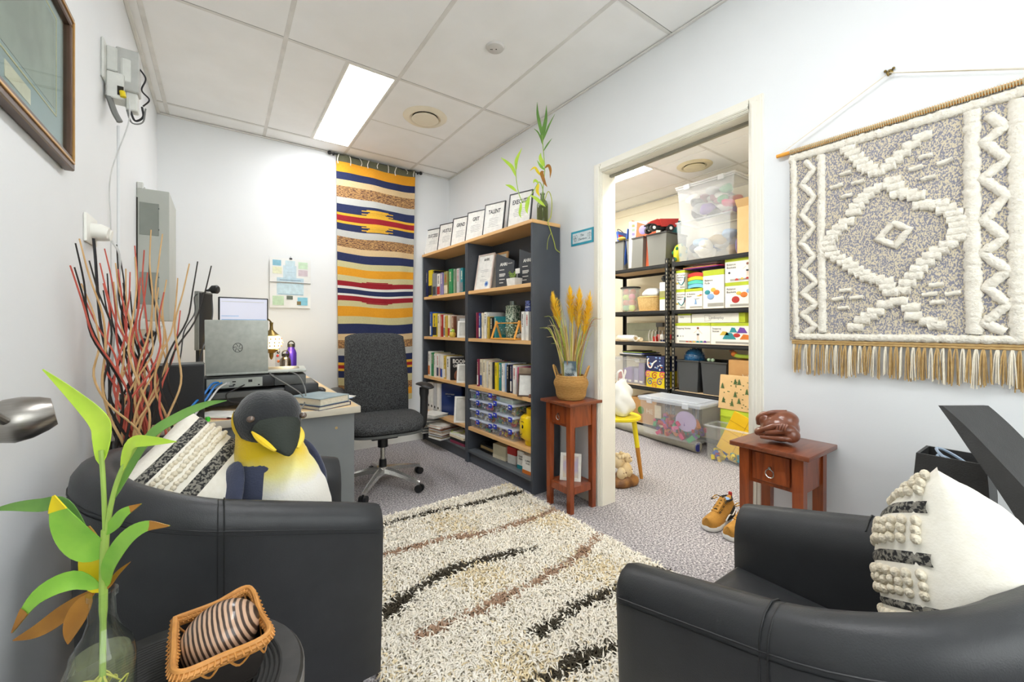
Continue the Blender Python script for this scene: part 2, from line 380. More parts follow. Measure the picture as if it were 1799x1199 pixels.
bm = BM(); asph(bm, (.004, -.004, -.012), .0035, 8, 6); asph(bm, (-.014, .01, -.012), .003, 8, 6); asph(bm, (-.02, .014, -.0115), .003, 8, 6); obj('screw', bm, m_dark, t)
# ================================================================ the two bookcases and what is on them
TH = math.radians(1.6)
CASE = {'A': Vector((1.634, 2.957, 0)), 'B': Vector((1.655, 2.107, 0))}
def bk(c, s, d, z=0.):          # a point of a bookcase: s along it away from the doorway side, d in from its front edge
    v = CASE[c] + Matrix.Rotation(TH, 3, 'Z') @ Vector((d, s, z)); return v
m_case = mat('case_charcoal', '#494d54', .45, noise=(5, .6), col2='#42464d')
m_beech = wood('case_beech', '#e6bb83', '#dcab6f', (1, .25, 8), .38)
ZS = [1.392, 1.010, .630, .292, .105]
W = {'A': .835, 'B': .842}
DPT = .245
for c, lab in (('A', 'charcoal bookcase with beech shelves in the corner by the tapestry'), ('B', 'charcoal bookcase with beech shelves beside the doorway, holding block tubs')):
    t = thing('bookcase', lab, 'bookcase', CASE[c], TH); w = W[c]
    for y in (0, w-.018):
        bm = BM(); abox(bm, 0, DPT, y, y+.018, 0, 1.782, .001, 1); sp = obj('side_panel', bm, m_case, t)
        if c == 'B' and y == 0:
            bm = BM(); acyl(bm, (.16, -.0015, .06), (.16, .001, .06), .005, n=10); obj('screw', bm, m_chrome, sp)
        bm = BM()
        for i in range(24):
            for dx in (.035, .19): acyl(bm, (dx, (.0185 if y == 0 else y-.0005), .34+i*.058), (dx, (.016 if y == 0 else y+.002), .34+i*.058), .0022, n=6)
        if y > 0: obj('peg_holes', bm, m_dark, sp)['kind'] = 'stuff'
        else: bm.free()
    bm = BM(); abox(bm, DPT-.006, DPT, .018, w-.018, .03, 1.782); obj('back_panel', bm, m_case, t)
    bm = BM(); abox(bm, -.006, DPT, -.004 if c == 'B' else .001, w+.004, 1.782, 1.806, .002, 1); obj('top_board', bm, m_beech, t)
    for i, z in enumerate(ZS[:4]):
        bm = BM(); abox(bm, .006, DPT-.006, .0185, w-.0185, z-.026, z, .0015, 1); sh = obj('shelf', bm, m_beech, t)
        bm = BM()
        for dx in (.04, .19):
            acyl(bm, (dx, w-.034, z-.028), (dx, w-.019, z-.028), .004, n=8); acyl(bm, (dx, .019, z-.028), (dx, .034, z-.028), .004, n=8)
        obj('shelf_pin', bm, m_chrome, sh)['kind'] = 'stuff'
    bm = BM(); abox(bm, .006, DPT-.006, .018, w-.018, ZS[4]-.02, ZS[4], .001, 1); obj('bottom_shelf', bm, mat('case_grey_top', '#5d6267', .3, noise=(5, .6)), t)
    bm = BM(); abox(bm, .022, .04, .018, w-.018, 0, ZS[4]-.02); obj('plinth', bm, m_case, t)
SHELF = ['top', 'second', 'third', 'fourth', 'bottom']
CN = {'A': 'corner bookcase', 'B': 'doorway bookcase'}
ORD = lambda n: '%d%s' % (n, {1: 'st', 2: 'nd', 3: 'rd'}.get(n if n < 20 else n % 10, 'th'))
m_paper = mat('page_edges', '#e4dcc8', .8, noise=(120, .6), col2='#cfc6b0', stretch=(1, 12, 1))
def book_at(c, s, th, h, z, col, acc=None, d=.03, dep=.16, lean=0., label=None, group=None):
    """one upright book: spine to the room, cover boards, page block, printed spine band"""
    t = thing('book', label, 'book', bk(c, s, d, z+.0003), TH, group)
    bm = BM(); q = th
    abox(bm, 0, .003, -q, 0, 0, h, .0012, 1); abox(bm, .002, dep, -q, -q+.0022, 0, h); abox(bm, .002, dep, -.0022, 0, 0, h)
    cv = obj('cover', bm, pm(col), t)
    bm = BM(); abox(bm, .003, dep-.004, -q+.0022, -.0022, .003, h-.004); obj('pages', bm, m_paper, t)
    if acc:
        bm = BM(); abox(bm, -.0006, .001, -q+.0008, -.0008, h*.06, h*.42); obj('spine_band', bm, pm(acc), cv)
    bm = BM(); random_h = h*random.uniform(.5, .62)
    dark = col in ('white', 'cream', 'blush', 'silver', 'gold', 'yellow', 'lime', 'tan', 'sage', 'olive', 'sky')
    if th > .016 and random.random() < .75:
        k0 = random.uniform(.45, .6)*h
        for z_ in np.arange(k0, h*.9, .011): abox(bm, -.0005, .001, -q*.66, -q*.34, float(z_), float(z_)+random.uniform(.005, .010))
        obj('spine_title', bm, pm('charcoal' if dark and random.random() < .6 else ('red' if dark else 'cream')), cv)
    else: bm.free()
    return t
BOOKS = {
 ('A', 0): [(.835,.029,.262,'navy'),(.803,.076,.258,'yellow','black'),(.723,.029,.25,'black'),(.691,.072,.215,'grey','charcoal'),(.615,.058,.205,'white','red'),(.554,.029,.205,'black'),(.522,.045,.205,'lilac'),(.473,.069,.21,'olive','cream'),(.401,.042,.215,'tan'),(.353,.058,.22,'green'),(.291,.031,.215,'sage'),(.254,.042,.215,'white'),(.208,.042,.21,'silver'),(.162,.04,.21,'teal','grey')],
 ('A', 1): [(.747,.028,.235,'blue','white'),(.711,.085,.22,'yellow','black'),(.619,.037,.215,'grey'),(.579,.037,.21,'cream'),(.539,.027,.205,'red'),(.507,.077,.2,'white','grey'),(.427,.028,.195,'gold'),(.395,.037,.195,'cream','red'),(.354,.051,.19,'blush'),(.299,.035,.185,'brown')],
 ('A', 2): [(.787,.041,.235,'white','orange'),(.742,.04,.225,'green'),(.697,.033,.225,'cream'),(.66,.032,.215,'white'),(.624,.04,.215,'white','navy'),(.581,.055,.21,'white','red'),(.523,.042,.21,'white','blue'),(.478,.035,.21,'gold','white'),(.439,.035,.205,'cream'),(.401,.056,.205,'white')],
 ('B', 1): [(.734,.018,.205,'maroon'),(.713,.022,.2,'blue','white'),(.688,.03,.2,'lime','green'),(.655,.017,.2,'cream'),(.635,.034,.205,'white'),(.598,.022,.2,'silver'),(.573,.017,.17,'gold'),(.553,.035,.165,'black'),(.514,.03,.17,'teal'),(.151,.028,.195,'white'),(.12,.034,.195,'white')],
 ('B', 2): [(.72,.02,.215,'maroon','white'),(.697,.032,.215,'cream','blue'),(.662,.026,.21,'white'),(.633,.03,.21,'cream'),(.6,.013,.205,'white'),(.584,.022,.205,'red','cream'),(.559,.035,.205,'cream'),(.521,.014,.205,'charcoal'),(.505,.03,.205,'royal'),(.471,.033,.205,'yellow'),(.435,.028,.205,'teal'),(.404,.017,.205,'grey','white'),(.383,.025,.205,'white'),(.356,.014,.205,'sky'),(.339,.016,.205,'white'),(.321,.023,.2,'black'),(.295,.019,.2,'navy','white'),(.273,.022,.2,'yellow'),(.248,.036,.2,'white'),(.208,.013,.19,'magenta','lilac')]}
for (c, i), L in BOOKS.items():
    for n, (s, th, h, col, *acc) in enumerate(L):
        s = s*.972 if c == 'A' else s
        lab = '%s book on %s shelf of %s, %s book from its back-wall side' % (col if not acc else col+' and '+acc[0], SHELF[i], CN[c], ORD(n+1))
        book_at(c, s, th*.97, h, ZS[i], col, acc[0] if acc else None, d=.025 + (.012*((n*7) % 3)), dep=.15+.01*((n*5) % 3), label=lab, group='books on the %s shelf of the %s' % (SHELF[i], CN[c]))
# a book turned cover-out, its title towards the room
t = thing('book', 'black book with BOOM OR BUST cover and football on third shelf', 'book', bk('A', .328, .03, ZS[2]+.0003), TH+math.radians(38))
bm = BM(); abox(bm, 0, .022, -.17, 0, 0, .2, .002, 1); cv = obj('cover', bm, pm('black'), t)
text('BOOM', .052, pm('white'), cv, (-.001, -.09, .166), FACE_MX, sx=.85, bold=.001); text('OR BUST', .034, pm('white'), cv, (-.001, -.09, .125), FACE_MX, sx=.9, bold=.0006)
bm = BM(); asph(bm, (-.001, -.075, .05), (.004, .034, .05), 14, 8, Matrix.Rotation(.35, 4, 'X')); obj('football_print', bm, pm('brown'), cv)
bm = BM(); abox(bm, .022, .024, -.165, -.003, .003, .196); obj('pages', bm, m_paper, t)
t = thing('book', 'brown picture book turned cover-out at the end of third shelf', 'book', bk('B', .186, .03, ZS[2]), TH+math.radians(35))
bm = BM(); abox(bm, 0, .018, -.14, 0, 0, .19, .002, 1); cv = obj('cover', bm, mat('cover_sepia', '#7d6a58', .5, noise=(14, .8), col2='#b9a58c'), t)
text('LOST', .02, pm('cream'), cv, (-.001, -.06, .14), FACE_MX)
bm = BM(); abox(bm, .018, .02, -.136, -.003, .003, .186); obj('pages', bm, m_paper, t)
t = thing('book', 'grey family photo book turned cover-out on the second shelf', 'book', bk('A', .248, .05, ZS[1]+.0003), TH+math.radians(32))
bm = BM(); abox(bm, 0, .016, -.16, 0, 0, .19, .002, 1); cv = obj('cover', bm, mat('cover_taupe', '#a89a90', .5, noise=(10, .8), col2='#7d6d62'), t)
bm = BM(); abox(bm, -.0006, .001, -.15, -.03, .1, .165); obj('title_panel', bm, pm('silver'), cv)
bm = BM(); abox(bm, .016, .018, -.156, -.003, .003, .186); obj('pages', bm, m_paper, t)
# blue and navy decor on the two white books
t = thing('boxed_cards', 'navy patterned card box standing on the two white books', 'box', bk('B', .14, .05, ZS[1]+.1955), TH); bm = BM(); abox(bm, 0, .05, -.05, 0, 0, .075, .002, 1); obj('box', bm, mat('navy_dots', '#1f2850', .5, noise=(90, 3), col2='#5b6aa8'), t)
bm = BM(); abox(bm, -.001, .001, -.048, -.002, .03, .034); obj('band', bm, pm('white'), t)

# photo and quote frames
def frame(name, w, h, loc, rz, tilt, label, mf, cat='picture frame', group=None, mat_w=.0, inner=None, bw=.008, mb=None, strut=True, th=.014):
    """standing frame; local x = width, looks towards local -y, leans back by tilt"""
    t = thing(name, label, cat, loc, group=group, rot=(-tilt, 0, rz)); bm = BM()
    for a, b, c, d in ((-w/2, w/2, 0, bw), (-w/2, w/2, h-bw, h), (-w/2, -w/2+bw, bw, h-bw), (w/2-bw, w/2, bw, h-bw)): abox(bm, a, b, 0, th, c, d, .001, 1)
    obj('frame_border', bm, mf, t)
    bm = BM(); abox(bm, -w/2+bw*.8, w/2-bw*.8, .004, th-.002, bw*.8, h-bw*.8); p = obj('print', bm, mb or pm('white', .6), t)
    if strut:
        bm = BM(); y1 = th+math.sin(tilt)*0; a = h*.72
        abox(bm, -.015, .015, th, th+.003, .012, a); 
        q = obj('back_strut', bm, mf, t, loc=(0, 0, 0))
        bm2 = None
    return t, p
m_bf = mat('frame_black', '#222225', .35, noise=(20, .5))
ink = mat('ink_dark', '#26262a', .6, noise=(60, .5)); ink2 = mat('ink_grey', '#8b8b8d', .6, noise=(60, .5))
def lines(parent, cx, z0, n, w, dz, y=.0036, m=None, hh=.004):
    bm = BM()
    for i in range(n):
        ww = w*random.uniform(.75, 1); abox(bm, cx-ww/2, cx+ww/2, y-.0003, y+.0006, z0-i*dz, z0-i*dz+hh*.5)
    obj('text_lines', bm, m or ink2, parent)['kind'] = 'stuff'
zt = 1.8065
QUOTES = [('SUCCESS', 1.62, .27, 3, 'left'), ('HUSTLE', 1.34, .26, 5, 'mid'), ('GRIND', 1.075, .25, 5, ''), ('GRIT', .83, .25, 5, ''), ('TALENT', .555, .26, 6, ''), ('EXECUTE', .235, .27, 5, '')]
for k, (wd, s, w, n, _) in enumerate(QUOTES):
    p = bk('B', s, .055+.004*(k % 2), zt+.0008)
    t, pr = frame('quote_frame', .205, .262, p, TH-PI/2+math.radians(16), math.radians(9), 'black framed quote print headed %s on top of the bookcases' % wd, m_bf, group='quote prints on top of the bookcases')
    text(wd, .046, ink, pr, (0, .0033, .19), FACE_MY, sx=.72, bold=.001)
    bm = BM(); abox(bm, -.006, .006, .0033, .0045, .162, .164); obj('dash', bm, ink, pr)
    lines(pr, 0, .135, n, .11, .013)
# certificate, award plaques, little plant on the top shelf of the doorway bookcase
t, pr = frame('certificate_frame', .20, .30, bk('B', .70, .055, ZS[0]+.0008), TH-PI/2+math.radians(6), math.radians(10), 'cream framed certificate with blue seal leaning on the top shelf', mat('frame_blush', '#e8d9cf', .4, noise=(20, .5)), bw=.013)
text('AHRI', .03, ink, pr, (.01, .0033, .252), FACE_MY, bold=.0006)
lines(pr, 0, .165, 2, .12, .012); lines(pr, -.01, .115, 1, .06, .012, m=ink); lines(pr, 0, .085, 2, .1, .012)
bm = BM(); acyl(bm, (.045, .0045, .05), (.045, .003, .05), .022, n=24); obj('seal', bm, pm('sky'), pr); bm = BM(); acyl(bm, (.045, .0042, .05), (.045, .0024, .05), .012, n=20); obj('seal_centre', bm, pm('blue'), pr)
t, pr = frame('picture_frame', .20, .30, bk('B', .60, .12, ZS[0]+.0008), TH-PI/2+math.radians(2), math.radians(9), 'pale wooden frame standing behind the certificate', m_beech, bw=.016)
m_plq = mat('plaque_graphite', '#43464b', .35, noise=(8, .6))
for s, d, rz, lab in ((.405, .07, 12, 'graphite award plaque with slanted top behind the tiny plant'), (.155, .09, 8, 'graphite award plaque with slanted top at the end of the top shelf')):
    t = thing('award_plaque', lab, 'award', bk('B', s, d, ZS[0]+.0005), TH-PI/2+math.radians(rz)); bm = BM()
    aprism(bm, [(-.095, 0), (.08, 0), (.095, .19), (-.085, .26)], 0, .018); pl = obj('slab', bm, m_plq, t)
    text('AHRI', .032, pm('white'), pl, (-.01, -.0008, .172), FACE_MY, bold=.0008); text('awards', .015, pm('white'), pl, (.055, -.0008, .176), FACE_MY)
    bm = BM()
    for z, w0 in ((.13, .05), (.1, .06), (.092, .06), (.084, .05), (.06, .055), (.035, .04)): abox(bm, -.055, -.055+w0, -.0008, .0005, z, z+.005)
    obj('text_lines', bm, pm('white'), pl)['kind'] = 'stuff'
t = thing('succulent_pot', 'tiny plant in a white square pot before the award plaques', 'potted plant', bk('B', .255, .045, ZS[0]+.0005), TH); bm = BM()
aloft(bm, [[(-.03, -.045, 0), (.03, -.045, 0), (.03, .045, 0), (-.03, .045, 0)], [(-.034, -.05, .052), (.034, -.05, .052), (.034, .05, .052), (-.034, .05, .052)]]); obj('pot', bm, pm('white'), t)
bm = BM()
for i in range(9):
    a = random.uniform(0, 6.28); p0 = Vector((random.uniform(-.015, .015), random.uniform(0, .035), .05)); p1 = p0+Vector((.02*math.cos(a), .02*math.sin(a), random.uniform(.03, .055)))
    acyl(bm, p0, p1, .0015, n=5)
    for q in range(4): asph(bm, p0.lerp(p1, .4+.2*q)+Vector((random.uniform(-.008, .008), random.uniform(-.008, .008), 0)), (.006, .006, .003), 8, 5)
obj('leaves', bm, mat('succulent_green', '#9db85a', .5, noise=(30, .6)), t)
bm = BM(); acyl(bm, (0, -.03, .045), (0, -.035, .085), .0015, n=5); abox(bm, -.001, .001, -.062, -.012, .083, .118); obj('name_card', bm, pm('white'), t)
t = thing('wooden_wedge', 'pale wooden wedge at the end of the top shelf', 'ornament', bk('B', .045, .035, ZS[0]+.0005), TH); bm = BM(); aprism(bm, [(0, 0), (.05, 0), (.05, .1)], -.02, .02); obj('wedge', bm, m_beech, t)
# second shelf of the doorway bookcase: pebble-print bottle, test-tube vases, plush
t = thing('glitter_bottle', 'tall square green bottle filled with pale chips on second shelf', 'bottle', bk('B', .43, .165, ZS[1]+.0005), TH); bm = BM()
abox(bm, -.038, .038, -.048, .048, 0, .255, .008, 2); obj('body', bm, mat('green_chips', '#4f6b58', .35, noise=(75, 3), col2='#c9d6c4'), t)
bm = BM(); acyl(bm, (0, 0, .255), (0, 0, .285), .026, n=20); obj('cap', bm, mat('cap_grey', '#77807a', .3, .6, noise=(20, .5)), t)
t = thing('propagation_vase', 'three glass bulb vases hung in a yellow wooden A-frame', 'vase', bk('B', .36, .05, ZS[1]+.0005), TH)
m_pine = wood('pine_yellow', '#f0ac48', '#e39a35', (1, 1, 4), .4)
for y in (-.155, .125):
    bm = BM()
    for sg in (-1, 1): atube(bm, [(sg*.045, y, 0), (0, y, .125)], .0095, 4)
    asph(bm, (0, y, .125), .012, 8, 6); obj('a_frame', bm, m_pine, t)
bm = BM(); abox(bm, -.05, .05, -.165, .135, 0, .009, .002, 1); obj('base_board', bm, m_pine, t)
bm = BM(); acyl(bm, (0, -.155, .118), (0, .125, .118), .004, n=8); obj('cross_bar', bm, m_pine, t)
for y in (-.085, -.015, .06):
    bm = BM(); alathe(bm, [(0, .032), (.022, .038), (.034, .062), (.028, .085), (.012, .1), (.011, .118), (.015, .13)], 20, (0, y, 0), caps=False); obj('glass_bulb', bm, glass('bulb_glass', '#eef6f2'), t)
t = thing('koala_toy', 'grey and white plush koala sitting behind the glass vases', 'plush toy', bk('B', .235, .178, ZS[1]+.0005), TH); bm = BM()
asph(bm, (0, 0, .055), (.05, .055, .06), 18, 12); obj('body', bm, mat('plush_white', '#e8e2da', .9, noise=(40, .8), bump=(120, .6)), t)
m_kg = mat('plush_grey', '#9a8b88', .95, noise=(40, .8), bump=(120, .6))
bm = BM(); asph(bm, (-.01, 0, .145), (.05, .056, .048), 18, 12); obj('head', bm, m_kg, t)
for y in (-.058, .055):
    bm = BM(); asph(bm, (-.005, y, .175), (.018, .032, .03), 14, 8); obj('ear', bm, mat('plush_fluff', '#d9cfc4', .95, noise=(40, .8), bump=(100, .9)), t)
bm = BM(); asph(bm, (-.058, 0, .14), (.012, .012, .018), 10, 8); obj('nose', bm, pm('black'), t)
for y in (-.022, .024):
    bm = BM(); asph(bm, (-.05, y, .158), .006, 8, 6); obj('eye', bm, pm('black'), t)
for y in (-.05, .05):
    bm = BM(); asph(bm, (-.05, y, .022), (.04, .022, .022), 12, 8); obj('foot', bm, MATS['plush_white'], t)
# small painted figure and frames leaning at the ends of the corner-bookcase shelves
t = thing('owl_figurine', 'tiny yellow painted owl figurine on second shelf of corner bookcase', 'ornament', bk('A', .265, .02, ZS[1]+.0005), TH); bm = BM()
alathe(bm, [(0, 0), (.022, .002), (.03, .02), (.027, .035), (.018, .046)], 16); obj('body', bm, pm('gold'), t); bm = BM(); asph(bm, (0, 0, .054), .02, 14, 10); obj('head', bm, pm('lime'), t)
bm = BM(); asph(bm, (-.017, .008, .058), .006, 8, 6); asph(bm, (-.017, -.008, .058), .006, 8, 6); obj('eye', bm, pm('white'), t)
for z, s, hh, lab in ((ZS[1], .10, .145, 'white leaning photo frame at the end of second shelf, corner bookcase'), (ZS[2], .10, .16, 'white leaning photo frame beside the BOOM OR BUST book'), (ZS[3], .105, .22, 'white photo frame leaning before the blue binder')):
    t, pr = frame('photo_frame', hh*.72, hh, bk('A', s, .03, z+.0008), TH-PI/2+math.radians(48), math.radians(12), lab, pm('white'), bw=.016, mb=mat('photo_pale', '#dcd9d0', .4, noise=(12, .8), col2='#b9b7ae'))
t, pr = frame('photo_frame', .12, .155, bk('B', .095, .02, ZS[2]+.0008), TH-PI/2+math.radians(38), math.radians(12), 'brown photo frame leaning at the end of third shelf', mat('frame_umber', '#5a4436', .4, noise=(20, .5)), bw=.01)
t = thing('wooden_bead', 'small brown wooden knob at the shelf edge', 'ornament', bk('B', .05, .022, ZS[2]+.0005), TH); bm = BM(); alathe(bm, [(0, 0), (.011, 0), (.013, .012), (.008, .022), (0, .024)], 14); obj('knob', bm, pm('brown'), t)

# ---- block tubs with blue clips
m_tub = milky('tub_clear', '#e9eef6', .16, .15); m_lid = milky('tub_lid', '#dfe6f4', .75, .3); m_clip = mat('clip_blue', '#2c3fc4', .35, noise=(20, .4))
BRICKC = ['red', 'yellow', 'white', 'blue', 'green', 'black', 'orange', 'grey', 'pink', 'tan']
def toy_bricks(parent, x0, x1, y0, y1, z0, z1, n, cols, s=(.012, .022)):
    bms = {}
    for i in range(n):
        c = random.choice(cols); b = bms.setdefault(c, BM()); L = random.uniform(*s)
        M = Matrix.Translation((random.uniform(x0, x1), random.uniform(y0, y1), random.uniform(z0, z1))) @ Euler((random.random()*3, random.random()*3, random.random()*3)).to_matrix().to_4x4()
        cbox(b, (0, 0, 0), (L, L*.6, L*.45), M=M)
    for c, b in bms.items():
        o = obj('toy_pieces', b, pm(c), parent); o['kind'] = 'stuff'
def clip_tub(c, s0, w, z, dep, h, label, cols, clips=(1,)):
    t = thing('clip_tub', label, 'storage tub', bk(c, s0, .02, z+.0004), TH, 'clear tubs of toy blocks on the fourth shelf')
    bm = BM(); a = .006
    aloft(bm, [[(a, -w+a, 0), (dep-a, -w+a, 0), (dep-a, -a, 0), (a, -a, 0)], [(0, -w, h-.012), (dep, -w, h-.012), (dep, 0, h-.012), (0, 0, h-.012)]]); obj('tub', bm, m_tub, t)
    bm = BM(); abox(bm, -.006, dep+.006, -w-.003, .003, h-.014, h, .004, 2); obj('lid', bm, m_lid, t)
    for q in clips:
        bm = BM(); yc = -w*q
        abox(bm, -.011, -.004, yc-.001, yc+.042, h-.034, h+.001, .004, 2); cl = obj('clip', bm, m_clip, t)
        bm = BM(); abox(bm, -.0125, -.010, yc+.012, yc+.03, h-.018, h-.010, .001, 1); obj('clip_slot', bm, pm('white'), cl)
    toy_bricks(t, .02, dep-.02, -w+.02, -.02, .012, h-.03, 75, cols, (.016, .03))
K = 0
for col, (s0, w, rows) in enumerate(((.812, .15, 4), (.645, .16, 4))):
    for r in range(rows):
        h = .076 if col == 0 else .0775
        nm = ['bottom', 'second', 'third', 'topmost'][r]; pos = 'nearest the corner' if col == 0 else 'in the middle'
        clip_tub('B', s0, w, ZS[3]+r*h, .17, h-.0008, 'clear tub with blue clips, %s of the stack %s on fourth shelf' % (nm, pos), random.sample(BRICKC, 5), (.95,))
for r in range(3):
    h = .086; nm = ['bottom', 'middle', 'topmost'][r]
    clip_tub('B', .465, .235, ZS[3]+r*h, .19, h-.0008, 'wide clear tub with blue clips, %s beside the yellow head jar' % nm, (['red', 'yellow', 'white', 'purple', 'orange'], ['orange', 'green', 'red', 'yellow', 'grey'], ['white', 'green', 'tan', 'sage', 'gold'])[r], (.95, .15))
t = thing('clip_tub', 'flat pale lidded tub on top of the wide block tubs', 'storage tub', bk('B', .45, .03, ZS[3]+3*.086+.0005), TH)
bm = BM(); abox(bm, 0, .14, -.19, 0, 0, .03, .006, 2); obj('tub', bm, mat('tub_mint', '#c8d6cf', .4, noise=(14, .6)), t); bm = BM(); abox(bm, -.004, .144, -.194, .004, .03, .038, .003, 2); obj('lid', bm, pm('silver'), t)
bm = BM(); abox(bm, -.006, .002, -.04, .0, .012, .036, .003, 2); obj('clip', bm, pm('sky'), t)
# yellow head-shaped storage jar
m_yel = mat('jar_yellow', '#f2cf13', .3, noise=(6, .4), col2='#edc90f')
t = thing('storage_jar', 'yellow round storage jar with a smiling face and studded top', 'storage jar', bk('B', .115, .1, ZS[3]+.0005), TH); bm = BM()
alathe(bm, [(0, 0), (.052, 0), (.055, .004), (.055, .03), (.06, .036), (.08, .05), (.092, .075), (.093, .16), (.085, .19), (.066, .205), (0, .206)], 40); jb = obj('body', bm, m_yel, t)
bm = BM(); alathe(bm, [(0, .205), (.045, .205), (.046, .245), (.042, .25), (0, .25)], 32); obj('stud', bm, m_yel, t)
def on_jar(a, z, r=.0935): return Vector((-r*math.cos(a), r*math.sin(a), z))
for a in (.0, .62):
    bm = BM(); asph(bm, on_jar(a, .135, .0915), (.004, .009, .014), 12, 8, Matrix.Rotation(-a, 4, 'Z')); e = obj('eye', bm, pm('black'), jb)
    bm = BM(); asph(bm, on_jar(a+.03, .14, .0948), .0025, 8, 6); obj('eye_glint', bm, pm('white'), jb)
    bm = BM(); atube(bm, [on_jar(a-.15+.03*i, .165+.006*math.sin(PI*i/10)) for i in range(11)], .0018, 6); obj('eyebrow', bm, pm('brown'), jb)
bm = BM(); atube(bm, [on_jar(.05+.5*i/12, .088-.012*math.sin(PI*i/12)) for i in range(13)], .002, 6); obj('smile', bm, pm('black'), jb)
# bottom shelf of the doorway bookcase: game boxes
def box_thing(c, s0, w, d, dep, z, h, m, label, name='game_box', band=None, txt=None, rz=0, txc='black'):
    t = thing(name, label, 'box', bk(c, s0, d, z+.0004), TH+math.radians(rz)); bm = BM(); abox(bm, 0, dep, -w, 0, 0, h, .0015, 1); b = obj('carton', bm, m, t)
    if band:
        bm = BM(); abox(bm, -.0007, dep+.0007, -w-.0007, .0007, h*band[1], h*band[2], 0); obj('colour_band', bm, pm(band[0]), b)
    if txt:
        for k, q in enumerate(txt): text(q, .016, pm(txc), b, (-.001, -w/2, h*.72-k*.018), FACE_MX)
    return t
box_thing('B', .765, .20, .09, .14, ZS[4], .055, pm('black'), 'long dark board game box at the back of the bottom shelf', band=('tan', .3, .7))
box_thing('B', .545, .15, .06, .15, ZS[4], .105, mat('box_cream', '#d9cfae', .6, noise=(14, .5)), 'square cream game box on the bottom shelf', band=('cream', .0, .25), rz=4)
box_thing('B', .372, .09, .07, .12, ZS[4], .12, pm('white'), 'red and white game carton on the bottom shelf', band=('red', .55, 1.002), rz=6)
box_thing('B', .235, .075, .055, .12, ZS[4], .125, pm('white'), 'white, navy and mint card game box on the bottom shelf', band=('teal', 0, .22), txt=('CLASH', 'FLUX'), rz=4)
t2 = box_thing('B', .145, .11, .03, .12, ZS[4], .125, pm('white'), 'white, navy and orange card game box on the bottom shelf', band=('orange', 0, .2), txt=('LLAMA', 'FLUX'), rz=3)
for s0, d, w in ((.235, .055, .075), (.145, .03, .11)): pass
# fourth and bottom shelf of the corner bookcase: binders, papers
m_binder = mat('binder_navy', '#1f3a7a', .25, noise=(3, .8), col2='#17295c')
t = thing('ring_binder', 'large navy ring binder with pale lettering on the fourth shelf', 'binder', bk('A', .535, .05, ZS[3]+.0005), TH+math.radians(24)); bm = BM()
abox(bm, 0, .05, -.23, 0, 0, .285, .003, 2); b = obj('cover', bm, m_binder, t); text('EMPLOYMENT', .016, pm('silver'), b, (-.001, -.1, .19), FACE_MX); text('handbook', .01, pm('sky'), b, (-.001, -.09, .172), FACE_MX)
for i, s in enumerate((.80, .735, .67, .60)):
    t = thing('lever_file', 'white lever arch file on fourth shelf, %s from the back wall' % ORD(i+1), 'binder', bk('A', s, .035, ZS[3]+.0005), TH, 'white files on the fourth shelf'); bm = BM()
    abox(bm, 0, .2, -.055, 0, 0, .27+.004*i, .002, 1); b = obj('cover', bm, pm('white' if i != 2 else 'silver'), t); bm = BM(); acyl(bm, (-.001, -.028, .05), (.002, -.028, .05), .012, n=16); obj('finger_ring', bm, m_dark, b)
def paper_pile(c, s, d, z, w, dep, n, label, tone, rz=0., th=.004, spread=.012, jit=6):
    t = thing('paper_stack', label, 'papers', bk(c, s, d, z+.0004), TH+math.radians(rz)); zz = 0
    for i in range(n):
        q = th*random.uniform(.5, 1.4); M = Matrix.Translation((random.uniform(-spread, spread), random.uniform(-spread, spread), 0)) @ Matrix.Rotation(math.radians(random.uniform(-jit, jit)), 4, 'Z')
        bm = BM(); cbox(bm, (0, 0, zz+q/2), (dep, w, q-.0003), M=M); obj('sheaf', bm, pm(tone[i % len(tone)], .7), t); zz += q
    return t
paper_pile('A', .52, -.045, ZS[3], .21, .17, 6, 'loose white papers hanging over the fourth shelf edge', ['white', 'silver', 'white'], rz=20)
paper_pile('A', .70, .06, ZS[4], .17, .27, 14, 'tall untidy pile of magazines on the bottom shelf by the wall', ['white', 'grey', 'cream', 'silver', 'white', 'charcoal'], rz=-12, th=.011)
paper_pile('A', .45, .06, ZS[4], .17, .27, 13, 'pile of magazines and booklets in the middle of the bottom shelf', ['white', 'tan', 'silver', 'brown', 'white', 'blush'], rz=14, th=.010)
paper_pile('A', .16, .1, ZS[4], .22, .2, 5, 'black and pale folders lying on the bottom shelf', ['maroon', 'black', 'black', 'cream', 'white'], rz=3, th=.016, jit=3, spread=.006)
t = thing('lanyard', 'bright lime ribbon lying on the folders', 'ribbon', bk('A', .25, .02, ZS[4]+.082), TH); bm = BM(); atube(bm, acurve([(.02, .04, .006), (-.02, .0, .004), (.0, -.05, .005), (.05, -.09, .006), (.09, -.02, .004)], 6), .004, 6, flat=.4); obj('ribbon', bm, pm('lime'), t)
